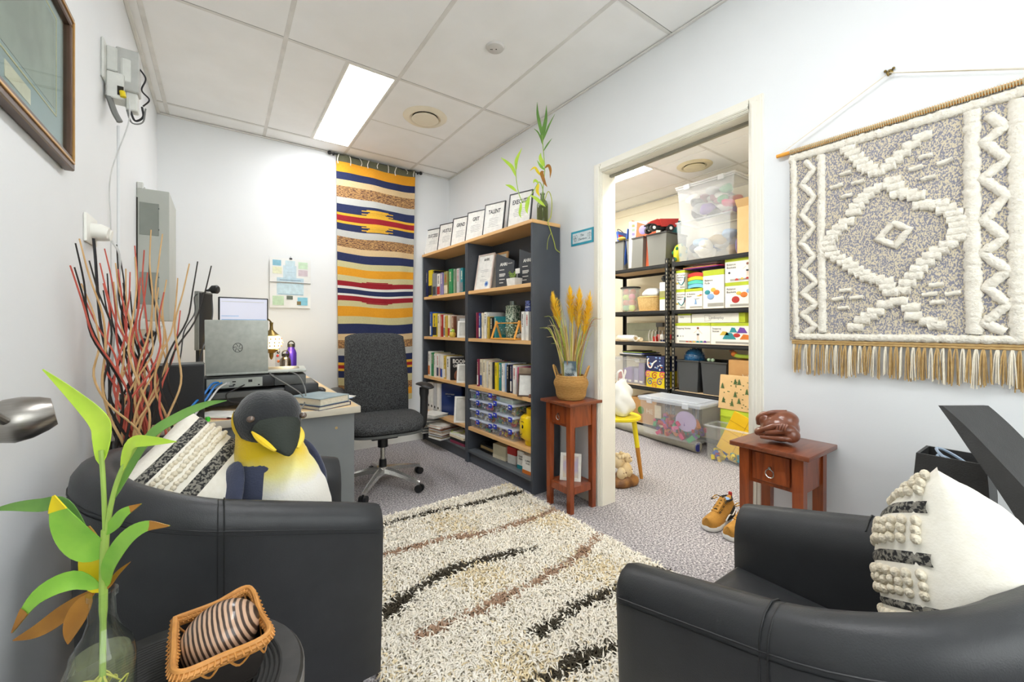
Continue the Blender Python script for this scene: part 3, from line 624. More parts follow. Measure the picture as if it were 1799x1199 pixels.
# ================================================================ desk and its clutter
m_desk = wood('desk_top_maple', '#e8cda0', '#dfc08f', (.25, 1, 6), .35)
m_edge = mat('desk_edge_beige', '#cfc7b6', .45, noise=(8, .5)); m_dgrey = mat('desk_grey', '#7b7e7f', .5, noise=(8, .6), col2='#74777a')
ZD = .712
t = thing('office_desk', 'maple-topped office desk with grey end panel along the white wall', 'desk', (0, 0, 0))
bm = BM(); abox(bm, -.352, .555, 2.078, 3.62, ZD-.028, ZD, .001, 1); obj('desk_top', bm, m_desk, t)
bm = BM(); abox(bm, -.352, .558, 2.070, 2.079, ZD-.03, ZD+.001, .002, 2); obj('edge_strip', bm, m_edge, t)
bm = BM(); abox(bm, .554, .560, 2.079, 3.62, ZD-.03, ZD+.001, .002, 2); obj('edge_strip', bm, m_edge, t)
bm = BM(); abox(bm, -.33, .535, 2.10, 2.125, 0, ZD-.03, .001, 1); ep = obj('end_panel', bm, m_dgrey, t)
for z in (.615, .46, .3):
    bm = BM(); acyl(bm, (.452, 2.0985, z), (.452, 2.102, z), .0065, n=12); obj('bolt_cap', bm, pm('tan'), ep)
bm = BM(); abox(bm, -.33, .535, 3.57, 3.595, 0, ZD-.03, .001, 1); obj('end_panel', bm, m_dgrey, t)
bm = BM(); abox(bm, -.1, -.075, 2.125, 3.57, .25, ZD-.03); obj('modesty_panel', bm, m_dgrey, t)
m_blk = mat('plastic_black', '#232426', .42, noise=(60, .5), col2='#1d1e20'); m_gr = mat('plastic_grey', '#5c5e5d', .45, noise=(30, .5)); m_slv = mat('laptop_silver', '#b9bdb5', .4, .1, noise=(40, .4))
m_port = mat('back_plate', '#a7aca6', .4, .3, noise=(30, .5))
# black speaker
t = thing('desktop_speaker', 'black rectangular speaker cabinet standing on the desk by the wall', 'speaker', (-.145, 2.2, ZD+.0005), math.radians(4)); bm = BM()
abox(bm, -.085, .085, -.05, .08, 0, .232, .004, 2); obj('cabinet', bm, m_blk, t)
bm = BM(); abox(bm, -.08, .08, -.053, -.05, .005, .227); obj('grille', bm, mat('grille_black', '#2b2b2c', .8, noise=(200, .8)), t)
bm = BM(); abox(bm, -.086, .086, -.051, .081, .2315, .234); obj('top_trim', bm, m_gr, t)
# printer, projector-like media box and laptop, stacked
t = thing('printer', 'low black desktop printer under the media box and laptop', 'printer', (.06, 2.33, ZD+.0005), math.radians(-2)); bm = BM()
abox(bm, -.17, .20, 0, .34, .018, .085, .006, 2); obj('body', bm, m_blk, t)
bm = BM(); abox(bm, .201, .36, .05, .32, .012, .092, .006, 2); tr = obj('paper_tray', bm, m_blk, t); bm = BM(); abox(bm, .215, .345, .07, .3, .0905, .0935); obj('tray_slot', bm, m_gr, tr)
bm = BM(); abox(bm, -.165, .195, -.012, .004, .055, .083, .003, 1); obj('rear_cover', bm, m_gr, t)
for x in (-.14, .17):
    for y in (.03, .3):
        bm = BM(); acyl(bm, (x, y, 0), (x, y, .019), .014, n=12); obj('foot', bm, m_blk, t)
t = thing('media_box', 'flat black media box with silver back plate and sockets under the laptop', 'electronics', (.045, 2.35, ZD+.0935), math.radians(-2)); bm = BM()
abox(bm, -.115, .17, 0, .27, .003, .058, .003, 2); obj('case', bm, m_blk, t)
bm = BM(); abox(bm, -.1, .12, -.003, .001, .008, .052); bp_ = obj('back_plate', bm, m_port, t)
bm = BM(); abox(bm, .172, .315, .03, .26, 0, .05, .004, 2); obj('side_unit', bm, m_gr, t)
for x, z, w, h, m_ in ((-.055, .04, .012, .009, 'gold'), (-.02, .03, .016, .012, 'silver'), (.005, .036, .014, .006, 'black'), (.005, .022, .01, .006, 'black'), (-.005, .016, .02, .006, 'charcoal'), (.07, .036, .016, .012, 'black'), (.105, .015, .008, .006, 'black')):
    bm = BM(); abox(bm, x-w/2, x+w/2, -.0055, -.002, z-h/2, z+h/2); obj('socket', bm, pm(m_), bp_)
t = thing('laptop', 'silver laptop with open lid seen from behind, round badge on lid', 'laptop', (.065, 2.40, ZD+.1555), math.radians(-6))
bm = BM(); abox(bm, -.125, .30, .0, .25, 0, .012, .004, 2); lb = obj('base', bm, m_slv, t); bm = BM(); abox(bm, -.1, .27, .08, .22, .0118, .0128); obj('keyboard', bm, m_blk, lb)
bm = BM(); abox(bm, -.127, .128, -.004, .004, 0, .262, .003, 2); ld = obj('lid', bm, m_slv, t, loc=(0, .006, .006), rot=(math.radians(6), 0, 0))
bm = BM(); atube(bm, [(.002+.019*math.cos(2*PI*i/24), -.0042, .128+.022*math.sin(2*PI*i/24)) for i in range(24)], .0013, 5, closed=True); obj('badge', bm, pm('charcoal'), ld)
bm = BM()
for a in range(6):
    th_ = a*PI/3+.3; atube(bm, acurve([(.002+.005*math.cos(th_), -.0042, .128+.005*math.sin(th_)), (.002+.012*math.cos(th_+.5), -.0042, .128+.014*math.sin(th_+.5)), (.002+.018*math.cos(th_+.7), -.0042, .128+.02*math.sin(th_+.7))], 3), .0011, 5)
obj('badge_mark', bm, pm('charcoal'), ld)
bm = BM(); abox(bm, -.118, .118, .0042, .0052, .014, .25); obj('screen', bm, m_blk, ld)
# monitors
m_scr = mat('screen_lit', '#c4c6d8', .25, emit=.3, noise=(3, .5), col2='#c9cbd8')
t = thing('monitor', 'black monitor showing a lit timetable page behind the laptop', 'monitor', (.12, 3.12, ZD+.0005), math.radians(8)); bm = BM()
abox(bm, -.135, .135, 0, .02, .25, .575, .003, 1); obj('casing', bm, m_blk, t); bm = BM(); abox(bm, -.127, .127, -.0015, .001, .258, .567); sc = obj('screen', bm, m_scr, t)
for x0, x1, z0, z1, c in ((-.12, .11, .545, .549, 'silver'), (-.12, -.03, .455, .459, 'sky'), (-.12, .12, .43, .437, 'sky'), (-.08, .06, .415, .42, 'charcoal'), (-.08, -.045, .4, .414, 'tan'), (.07, .12, .33, .385, 'sage'), (-.12, -.085, .31, .365, 'grey'), (-.085, -.045, .3, .35, 'sage'), (-.045, .0, .305, .36, 'gold'), (.02, .055, .32, .37, 'sky'), (.055, .11, .3, .325, 'olive')):
    bm = BM(); abox(bm, x0, x1, -.0022, -.0012, z0, z1); obj('screen_block', bm, mat('scr_'+c, PAL[c], .3, emit=.15, noise=(20, .4)), sc)
bm = BM(); abox(bm, -.1, .1, -.05, .09, 0, .012, .003, 1); abox(bm, -.025, .025, .022, .045, .01, .4); obj('stand', bm, m_blk, t)
t = thing('monitor', 'grey-backed monitor turned edge-on with a webcam on top', 'monitor', (-.075, 3.10, ZD+.0005), math.radians(62)); bm = BM()
abox(bm, -.07, .07, 0, .025, .25, .60, .003, 1); obj('casing', bm, mat('monitor_back', '#8f918c', .45, noise=(30, .5)), t); bm = BM(); abox(bm, -.065, .065, -.0015, .001, .257, .59); obj('screen', bm, m_blk, t)
bm = BM(); abox(bm, -.08, .08, -.05, .09, 0, .012, .003, 1); abox(bm, -.02, .02, .026, .045, .01, .4); obj('stand', bm, m_blk, t)
t = thing('webcam', 'small black webcam clipped on the edge of the grey monitor', 'webcam', (-.065, 3.08, ZD+.6015), math.radians(-6)); bm = BM()
abox(bm, -.012, .012, -.012, .012, 0, .012, .002, 1); atube(bm, [(0, 0, .01), (.012, -.005, .016)], .005, 8); obj('clip', bm, m_blk, t)
bm = BM(); atube(bm, [(.01, -.005, .014), (.022, -.008, .014), (.048, -.016, .014), (.054, -.018, .014)], [.012, .024, .026, .02], 16); obj('head', bm, m_blk, t)
# cables
def cable(pts, r, m, label, name='cable', cat='cable', n=8, group=None):
    bm = BM(); atube(bm, acurve(pts, n), r, 6); o = obj(name, bm, m); tag(o, label, cat, group); return o
m_cb = mat('cable_black', '#26262a', .5, noise=(20, .4)); m_cw = mat('cable_white', '#d9dad8', .5, noise=(20, .4)); m_cg = mat('cable_grey', '#7f807d', .5, noise=(20, .4)); m_cblue = mat('cable_blue', '#2079c9', .45, noise=(20, .4))
cable([(-.075, 3.09, 1.31), (-.125, 3.02, 1.28), (-.12, 2.9, 1.18), (-.16, 2.8, 1.08), (-.17, 2.7, .95), (-.2, 2.6, .725)], .003, m_cb, 'thin black webcam cable hanging beside the monitor')
cable([(-.045, 3.055, 1.28), (-.04, 2.75, 1.15), (-.07, 2.4, 1.0), (-.09, 2.31, .9), (-.11, 2.30, .80), (-.1, 2.3, .72)], .0035, m_cb, 'black cable running down across the laptop lid')
cable([(-.01, 2.338, ZD+.132), (-.035, 2.29, ZD+.13), (-.065, 2.22, ZD+.09), (-.09, 2.12, ZD+.075), (-.13, 2.105, ZD+.01)], .0045, m_cblue, 'blue network cable plugged into the silver back plate, upper one')
cable([(.002, 2.338, ZD+.128), (-.025, 2.28, ZD+.118), (-.055, 2.2, ZD+.075), (-.08, 2.12, ZD+.055), (-.12, 2.095, ZD+.006)], .0045, m_cblue, 'blue network cable plugged into the silver back plate, lower one')
cable([(.02, 2.338, ZD+.124), (-.01, 2.27, ZD+.112), (-.045, 2.18, ZD+.07), (-.075, 2.11, ZD+.05), (-.1, 2.09, ZD+.006)], .004, m_cw, 'white network cable beside the two blue ones')
cable([(.09, 2.338, ZD+.112), (.06, 2.28, ZD+.105), (.02, 2.26, ZD+.085), (.03, 2.27, ZD+.05), (.08, 2.29, ZD+.03), (.07, 2.25, ZD+.006)], .0032, m_cb, 'black lead looping out of the media box')
cable([(.195, 2.38, ZD+.16), (.21, 2.33, ZD+.145), (.26, 2.27, ZD+.11), (.31, 2.2, ZD+.07), (.325, 2.17, ZD+.03), (.30, 2.12, ZD+.006)], .0032, m_cg, 'grey laptop lead curling down past the penguin')
cable([(.25, 2.42, ZD+.16), (.31, 2.34, ZD+.15), (.335, 2.26, ZD+.10), (.335, 2.2, ZD+.05), (.33, 2.16, ZD+.006)], .0032, m_cg, 'grey charger lead beside the curling laptop lead')
cable([(-.06, 2.2, ZD+.005), (.0, 2.13, ZD+.006), (.05, 2.066, ZD-.0), (.09, 2.045, ZD-.05), (.16, 2.03, ZD-.075)], .0035, m_cb, 'black lead drooping over the desk edge')
cable([(-.05, 2.066, ZD-.04), (.02, 2.05, ZD-.08), (.09, 2.04, ZD-.09), (.17, 2.03, ZD-.085)], .003, m_cg, 'grey lead hanging below the desk edge')
# mosaic lamp, thermometer, flasks
m_brass = mat('aged_brass', '#8a7442', .35, .9, noise=(30, .6)); m_mos = mat('mosaic_glass', '#ffe09a', .3, emit=4.0, noise=(60, 3), col2='#e0a840')
t = thing('mosaic_lamp', 'brass swan-neck table lamp with a glowing mosaic glass globe', 'lamp', (.245, 3.3, ZD+.0005)); bm = BM()
alathe(bm, [(0, 0), (.06, .0), (.062, .012), (.02, .03), (.008, .05)], 24, (-.11, 0, 0)); obj('base', bm, m_brass, t)
bm = BM(); atube(bm, acurve([(-.11, 0, .05), (-.12, 0, .22), (-.09, 0, .42), (-.04, 0, .465), (.015, 0, .445), (.04, 0, .42)], 8), .005, 8); obj('neck', bm, m_brass, t)
bm = BM(); alathe(bm, [(.004, .13), (.012, .13), (.0, .0)], 12, (.04, 0, .29), caps=False); alathe(bm, [(.002, .4), (.01, .395), (.012, .37), (.02, .36), (.045, .335), (.052, .33), (.05, .326), (0, .326)], 24, (.04, 0, 0)); obj('crown', bm, m_brass, t)
bm = BM(); alathe(bm, [(.047, .327), (.064, .302), (.068, .28), (.06, .255), (.042, .237)], 28, (.04, 0, 0)); obj('globe', bm, m_mos, t)
bm = BM()
for i in range(14):
    a = i*2*PI/14
    for zz, rr in ((.305, .0635), (.28, .069), (.258, .062)): asph(bm, (.04+rr*math.cos(a+zz*40), rr*math.sin(a+zz*40), zz), .0055, 6, 5)
g_ = obj('mosaic_bead', bm, pm('brown'), t); g_['kind'] = 'stuff'
bm = BM(); alathe(bm, [(.044, .238), (.046, .232), (.03, .215), (.014, .205), (.012, .18), (.006, .165), (0, .16)], 24, (.04, 0, 0)); obj('finial', bm, m_brass, t)
lp = bpy.data.lights.new('mosaic_lamp_bulb', 'POINT'); lp.energy = 2.2; lp.color = (1, .8, .45); lp.shadow_soft_size = .05
lo = bpy.data.objects.new('mosaic_lamp_bulb', lp); COL.objects.link(lo); lo.parent = t; lo.location = (.13, -.02, .28)
t = thing('galileo_thermometer', 'clear glass thermometer tube with coloured floats on the desk', 'thermometer', (.335, 3.4, ZD+.0005)); bm = BM()
alathe(bm, [(0, 0), (.017, 0), (.017, .21), (.008, .235), (0, .24)], 20); obj('tube', bm, glass('tube_glass', '#f4f4f6'), t)
for z, c in ((.02, 'purple'), (.14, 'orange'), (.18, 'red'), (.205, 'black')):
    bm = BM(); asph(bm, (random.uniform(-.004, .004), 0, z), (.009, .009, .011), 12, 8); obj('float', bm, pm(c), t)
def flask(loc, r, h, mb, label, steel_top=True):
    t = thing('drink_flask', label, 'bottle', loc); bm = BM(); alathe(bm, [(0, 0), (r*.95, 0), (r, .006), (r, h*.68), (r*.8, h*.76), (r*.62, h*.8), (r*.62, h*.84), (0, h*.84)], 28); obj('body', bm, mb, t)
    bm = BM(); alathe(bm, [(0, h*.84), (r*.7, h*.84), (r*.7, h*.92), (0, h*.92)], 24); c = obj('cap', bm, m_blk, t)
    bm = BM(); atube(bm, [(r*.6*math.cos(a*PI/8), 0, h*.9+r*.75*math.sin(a*PI/8)) for a in range(9)], r*.12, 8); obj('carry_loop', bm, m_blk, c)
flask((.425, 3.44, ZD+.0005), .036, .285, mat('flask_purple', '#5a3bb8', .3, .4, noise=(9, .4)), 'tall purple drink flask with black loop cap')
flask((.375, 3.33, ZD+.0005), .036, .215, mat('flask_steel', '#a89d90', .25, 1, noise=(9, .5), col2='#8d8377'), 'short stainless steel drink flask in front of the purple one')
# books and papers on the desk corner
t = thing('book', 'thick pale blue hardback on top of the navy book on the desk', 'book', (.40, 2.20, ZD+.0185), math.radians(30))
bm = BM(); abox(bm, -.085, .085, -.10, .11, 0, .003); abox(bm, -.085, .085, -.10, .11, .031, .034); abox(bm, .082, .085, -.10, .11, .002, .032); obj('cover', bm, mat('cover_mist', '#9fb0b4', .5, noise=(12, .8), col2='#7f9197'), t)
bm = BM(); abox(bm, -.082, .0815, -.097, .107, .0031, .0309); obj('pages', bm, m_paper, t)
t = thing('book', 'navy hardback lying at the bottom on the desk corner', 'book', (.40, 2.195, ZD+.0005), math.radians(27))
bm = BM(); abox(bm, -.088, .092, -.105, .112, 0, .002); abox(bm, -.088, .092, -.105, .112, .0155, .0175); abox(bm, .089, .092, -.105, .112, .001, .017); obj('cover', bm, pm('navy'), t)
bm = BM(); abox(bm, -.085, .0885, -.102, .109, .0021, .0154); obj('pages', bm, m_paper, t)
t = thing('paper_sheets', 'loose white sheets beside the books on the desk', 'papers', (.47, 2.42, ZD+.0005), math.radians(18))
for k in range(3):
    bm = BM(); cbox(bm, (.01*k, .005*k, .0008+k*.0016), (.17, .24, .0014), M=Matrix.Rotation(.09*k, 4, 'Z')); obj('sheet', bm, pm(['sky', 'white', 'white'][k], .7), t)
t = thing('writing_pad', 'white pad of paper lying near the speaker on the desk', 'papers', (-.005, 2.195, ZD+.0005), math.radians(-38)); bm = BM(); abox(bm, -.085, .085, -.06, .06, 0, .012, .004, 1); obj('sheets', bm, pm('white', .7), t)
bm = BM(); abox(bm, -.0855, .0855, -.0605, .0605, -.0003, .0022); obj('backing_card', bm, pm('red'), t)
t = thing('computer_mouse', 'small black computer mouse behind the printer tray', 'mouse', (.475, 2.66, ZD+.0005), math.radians(20)); bm = BM(); asph(bm, (0, 0, .012), (.03, .055, .02), 16, 10); bmesh.ops.bisect_plane(bm, geom=bm.verts[:]+bm.edges[:]+bm.faces[:], plane_co=(0, 0, 0), plane_no=(0, 0, -1), clear_outer=True); obj('shell', bm, m_blk, t)
bm = BM(); acyl(bm, (-.003, .03, .029), (.003, .03, .029), .006, n=10); obj('scroll_wheel', bm, m_gr, t)
t = thing('green_cap', 'tiny bright green cap on the desk edge by the speaker', 'cap', (-.045, 2.1, ZD+.0005)); bm = BM(); alathe(bm, [(0, 0), (.008, 0), (.009, .012), (.006, .018), (0, .018)], 12); obj('cap', bm, mat('cap_green', '#43d32e', .4, noise=(20, .4)), t)
t = thing('desk_phone', 'black desk telephone standing among the leads behind the twigs', 'telephone', (-.28, 2.42, ZD+.0005), math.radians(20)); bm = BM(); aprism(bm, [(-.09, 0), (.09, 0), (.09, .09), (-.09, .03)], -.06, .06, 'yz'); obj('base', bm, m_blk, t); bm = BM(); atube(bm, acurve([(.03, -.08, .055), (.035, -.02, .09), (.035, .04, .105), (.03, .085, .11)], 5), .016, 8); obj('handset', bm, m_blk, t)
t = thing('tape_dispenser', 'grey and black tape dispenser at the wall end of the desk', 'tape dispenser', (-.292, 2.15, ZD+.0005), math.radians(15)); bm = BM(); aprism(bm, [(-.06, 0), (.065, 0), (.06, .035), (.02, .055), (-.03, .06), (-.062, .025)], -.025, .025); obj('body', bm, m_blk, t); bm = BM(); acyl(bm, (.0, -.02, .055), (.0, .02, .055), .032, n=20); obj('tape_roll', bm, pm('silver'), t)
# ================================================================ twigs
STK = [(-.34,1.63,1.27,'r'),(-.34,1.68,1.34,'b'),(-.34,1.72,1.36,'n'),(-.34,1.67,1.27,'b'),(-.34,1.83,1.31,'b'),(-.34,1.97,1.32,'r'),(-.34,2.04,1.38,'r'),(-.33,2.02,1.29,'b'),(-.31,2.05,1.4,'b'),(-.3,2.05,1.35,'b'),(-.29,1.94,1.3,'r'),(-.24,1.89,1.34,'n'),(-.26,2.04,1.4,'r'),(-.22,1.92,1.37,'r'),(-.2,1.9,1.44,'n'),(-.18,2.02,1.45,'n'),(-.21,1.96,1.36,'b'),(-.22,2.0,1.3,'r'),(-.16,1.92,1.27,'n'),(-.13,1.94,1.28,'n'),(-.09,1.81,1.32,'n'),(-.07,1.89,1.34,'b'),(-.03,1.91,1.33,'b'),(-.12,1.9,1.16,'r'),(-.27,2.02,1.3,'r'),(-.31,2.03,1.33,'n'),(-.34,1.74,1.23,'n'),(-.34,1.77,1.19,'r'),(-.33,1.96,1.25,'r'),(-.29,2.03,1.26,'b'),(-.24,2.0,1.28,'r'),(-.18,1.9,1.24,'n'),(-.16,1.84,1.22,'r'),(-.34,2.02,1.23,'b'),(-.31,2.0,1.26,'n'),(-.28,2.01,1.31,'n'),(-.24,2.0,1.25,'n'),(-.29,2.02,1.2,'r'),(-.27,2.02,1.23,'b'),(-.2,1.94,1.18,'n')]
t = thing('twig_arrangement', 'tall vase of wavy red, black and natural twigs behind the armchair', 'dried twigs', (-.225, 1.885, .0))
bm = BM(); alathe(bm, [(0, 0), (.06, 0), (.065, .01), (.085, .2), (.08, .4), (.055, .5), (.06, .53), (.054, .53), (.05, .5), (.0, .48)], 28); obj('vase', bm, mat('vase_dark', '#2c2724', .35, noise=(9, .5)), t)
m_tw = {'r': mat('twig_red', '#d06a58', .6, noise=(25, .8), col2='#b9483c'), 'b': mat('twig_black', '#2b2623', .6, noise=(25, .6)), 'n': mat('twig_natural', '#dcb785', .6, noise=(25, .8), col2='#c79c64')}
for i, (x, y, z, c) in enumerate(STK):
    right = x > -.14
    a = Vector((random.uniform(-.035, .03), random.uniform(-.025, .03), .48)); b = Vector((x+.225, y-1.885, z))
    if right: a.x = .042
    ph = random.uniform(0, 6.28); amp = random.uniform(.018, .045); pts = []
    for k in range(9):
        u = k/8; sp = u**1.35; p = Vector((a.x+(b.x-a.x)*sp, a.y+(b.y-a.y)*sp, a.z+(b.z-a.z)*u)); env = math.sin(PI*min(u*1.1, 1))
        p.x += amp*env*math.sin(ph+u*9.5); p.y += amp*.6*env*math.cos(ph+u*6.5)
        p.x = max(p.x, -.135 if u < .99 else -.13); pts.append(p)
    bm = BM(); n = len(acurve(pts, 4)); atube(bm, acurve(pts, 4), [.0048*(1-.6*q/(n-1)) for q in range(n)], 6); obj('twig', bm, m_tw[c], t)

# ================================================================ on the left and back walls
m_pf = mat('frame_walnut', '#5b4334', .35, noise=(14, .6), col2='#4a362b', stretch=(1, .2, 1)); m_gold = mat('frame_gold_lip', '#c79b5e', .3, .6, noise=(30, .5))
t = thing('framed_picture', 'large walnut framed picture behind glass on the white wall', 'picture', (XL, 1.275, 1.55)); hw, hh, fw = .43, .44, .036
def rect_frame(bm, w0, w1, z0, z1, b, x0, x1, bev=.003):
    abox(bm, x0, x1, w0, w1, z0, z0+b, bev, 1); abox(bm, x0, x1, w0, w1, z1-b, z1, bev, 1); abox(bm, x0, x1, w0, w0+b, z0+b, z1-b, bev, 1); abox(bm, x0, x1, w1-b, w1, z0+b, z1-b, bev, 1)
bm = BM(); rect_frame(bm, -hw, hw, 0, hh, fw, .001, .024); obj('frame_border', bm, m_pf, t)
bm = BM(); rect_frame(bm, -hw+fw*.45, hw-fw*.45, fw*.45, hh-fw*.45, .006, .022, .028, .001); obj('gilt_lip', bm, m_gold, t)
bm = BM(); abox(bm, .002, .008, -hw+fw, hw-fw, fw, hh-fw); mb_ = obj('mount_board', bm, mat('mount_bluegrey', '#9fb0b6', .6, noise=(4, .6), col2='#93a5ac'), t)
bm = BM(); rect_frame(bm, -hw+.11, hw-.095, .115, hh-.06, .004, .0075, .0092, 0); obj('gold_line', bm, mat('line_gold', '#d8cf96', .5, noise=(20, .5)), mb_)
bm = BM(); abox(bm, .0078, .0088, -hw+.125, hw-.11, .13, hh-.075); obj('painting', bm, mat('painting_wash', '#a8b0a8', .6, noise=(6, 1.4), col2='#8e938c'), mb_)
bm = BM(); abox(bm, .0078, .009, .01, .15, .065, .1); obj('caption_card', bm, pm('cream'), mb_)
bm = BM(); abox(bm, .014, .0155, -hw+fw*.8, hw-fw*.8, fw*.8, hh-fw*.8); obj('glass_pane', bm, glass('picture_glass', '#f4f8f6', .02, 1.3), t)
# cable box high on the left wall
m_bx = mat('box_offwhite', '#dfe0da', .45, noise=(20, .5)); m_bxg = mat('box_grey', '#bfc0bb', .45, noise=(20, .5))
t = thing('cable_box', 'off-white cable junction box with loose wires near the ceiling', 'junction box', (XL, 2.2, 1.95))
for k, (x0, x1, y0, y1, z0, z1, m_, nm) in enumerate(((0, .012, -.05, .03, .13, .34, m_bx, 'wall_plate'), (.01, .05, -.01, .05, .2, .33, m_bx, 'left_housing'), (.042, .128, 0, .06, .115, .345, m_bxg, 'main_housing'), (.062, .1, -.003, .002, .16, .29, m_bx, 'label_plate'), (.012, .075, -.02, .05, .05, .19, m_bx, 'lower_housing'), (.076, .12, .01, .06, .02, .12, m_bx, 'right_housing'))):
    bm = BM(); abox(bm, x0*.8, x1*.8, y0, y1, z0*.72, z1*.72, .004, 1); obj(nm, bm, m_, t)
bm = BM(); atube(bm, [(.056, -.022, .066), (.06, -.024, .044)], .009, 10); obj('yellow_plug', bm, pm('yellow'), t)
bm = BM(); abox(bm, .042, .06, -.0215, -.018, .05, .085); obj('socket_hole', bm, m_dark, t)
for pts, m_, r in (([(.12, .03, .28), (.15, .02, .22), (.135, .02, .15), (.165, .01, .1), (.14, .02, .06)], m_cb, .003), ([(.09, .03, .03), (.11, .02, -.03), (.14, .02, .0), (.135, .03, .06)], m_cb, .004), ([(.08, .02, .02), (.1, .01, -.05), (.14, .01, -.035), (.15, .02, .05)], m_cg, .003), ([(.02, -.01, .06), (.04, -.01, -.02), (.06, -.01, -.07)], m_cg, .01)):
    bm = BM(); atube(bm, [(p[0]*.8, p[1], p[2]*.72) for p in acurve(pts, 8)], r, 6); obj('wire', bm, m_, t)
cable([(XL+.075, 2.186, 2.0), (XL+.072, 2.19, 1.9), (XL+.012, 2.25, 1.7), (XL+.008, 2.28, 1.5), (XL+.008, 2.29, 1.2), (XL+.008, 2.30, .72)], .0022, m_cw, 'thin white cord hanging down the wall from the cable box')
bm = BM(); abox(bm, 0, .01, -.008, .008, -1.15, 0, .002, 1); tag(obj('cable_conduit', bm, m_wall, loc=(XL, 2.46, 1.98)), 'slim white cable conduit running down the left wall', 'conduit')
# switchboard cabinet
m_sb = mat('cabinet_grey', '#b5b8b0', .45, noise=(8, .5), col2='#aeb1a9'); m_sb2 = mat('cabinet_grey_dark', '#8c9189', .45, noise=(8, .5))
t = thing('switchboard', 'tall grey electrical switchboard cabinet on the left wall near the corner', 'switchboard', (XL, 2.95, 1.135)); bm = BM()
abox(bm, .001, .136, 0, .42, 0, .712, .002, 1); obj('cabinet', bm, m_sb, t)
for z in (.462, .087):
    bm = BM(); abox(bm, .013, .092, -.003, .001, z, z+.175, .001, 1); pn = obj('cover_plate', bm, m_sb2, t)
    for q in (.03, .145):
        bm = BM(); abox(bm, .09, .094, -.0045, -.002, z+q, z+q+.008); obj('catch', bm, m_gr, pn)
bm = BM(); abox(bm, .0, .006, -.002, .003, .0, .66); obj('hinge_strip', bm, m_dark, t)
bm = BM(); abox(bm, .002, .028, .0, .03, .705, .745, .003, 1); acyl(bm, (.02, .012, .70), (.034, .012, .72), .004, n=8); obj('cable_gland', bm, m_bx, t)
bm = BM(); abox(bm, .002, .03, -.06, .0, .0, .06, .004, 1); abox(bm, .008, .04, -.05, .0, -.05, .01, .004, 1); obj('isolator_box', bm, m_bx, t)
t = thing('power_strip', 'white power board with plugs hanging below the switchboard', 'power board', (XL+.06, 2.78, 1.03), rot=R3((0, 28, 0))); bm = BM(); abox(bm, -.02, .02, -.02, .02, -.085, .1, .005, 1); obj('strip', bm, m_bx, t)
bm = BM(); abox(bm, -.017, .017, -.045, -.02, .02, .06, .005, 1); abox(bm, -.017, .017, -.045, -.02, -.03, .01, .005, 1); obj('plug', bm, m_blk, t)
# outlet and plugs
t = thing('power_outlet', 'white double wall outlet with plugs and hanging cords', 'power outlet', (XL, 1.99, 1.43)); bm = BM(); abox(bm, 0, .009, -.075, .065, -.045, .05, .003, 2); obj('plate', bm, m_trim, t)
for y in (-.012, .04):
    bm = BM(); atube(bm, [(.008, y, .0), (.03, y, .0), (.05, y, -.004)], [.026, .026, .019], 14); obj('plug', bm, m_trim, t)
bm = BM(); atube(bm, acurve([(.018, -.04, -.03), (.022, -.036, -.1), (.03, -.02, -.3), (.05, .0, -.5), (.04, .04, -.7)], 8), .004, 6); obj('cord', bm, m_cb, t)
bm = BM(); atube(bm, acurve([(.05, .04, -.02), (.07, .05, -.08), (.06, .06, -.25), (.045, .07, -.5), (.04, .08, -.7)], 8), .0035, 6); obj('cord', bm, m_cw, t)
# clipped chart on the back wall
t = thing('wall_chart', 'clipped paper chart with pastel squares on the back wall', 'poster', (.317, YB, 1.258)); w, h = .298, .402; bm = BM()
N = 8
ring = []
for j in (0, 1): pass
abox(bm, 0, w, -.012, -.010, 0, h*.52); obj('lower_sheet', bm, mat('chart_paper', '#f3f4f2', .45, noise=(5, .5)), t)
bm = BM(); abox(bm, .0, w, -.018, -.016, h*.515, h, 0, M=None); us = obj('upper_sheet', bm, MATS['chart_paper'], t)
bm = BM(); abox(bm, 0, w, -.0185, -.0165, h*.505, h*.517); obj('fold_edge', bm, m_cg, us)
CH = [(.02, .08, .34, .385, '#8fc6dc'), (.02, .085, .275, .33, '#eef0cf'), (.11, .18, .34, .385, '#cfe6ef'), (.205, .275, .325, .38, '#cfe9cb'), (.205, .275, .265, .315, '#d6c8d0'), (.095, .19, .235, .345, '#cfe6f2'), (.05, .245, .212, .245, '#c6e0ee'), (.05, .245, .105, .2, '#cfe8f3'), (.02, .1, .02, .095, '#cbe6c6'), (.2, .275, .022, .088, '#8fd0e6'), (.12, .165, .068, .098, '#6a7468'), (.195, .225, .025, .055, '#8a7a55'), (.06, .24, .1095, .113, '#7fa6c2'), (.07, .225, .223, .2265, '#5d7a92'), (.12, .18, .288, .29, '#9db8c8'), (.05, .245, .228, .2295, '#93b4c8')]
for i, (x0, x1, z0, z1, c) in enumerate(CH):
    y = -.0195 if z0 > h*.5 else -.0135; bm = BM(); abox(bm, x0, x1, y-.0004*(1+i*.12), y+.002, z0, z1); obj('printed_square', bm, mat('chart_%d' % i, c, .6, noise=(40, .5)), t)
bm = BM(); abox(bm, .14, .16, -.024, -.001, h-.006, h+.006, .001, 1); atube(bm, [(.143, -.004, h+.005), (.15, -.006, h+.022), (.157, -.004, h+.005)], .0012, 5); obj('binder_clip', bm, m_blk, t)
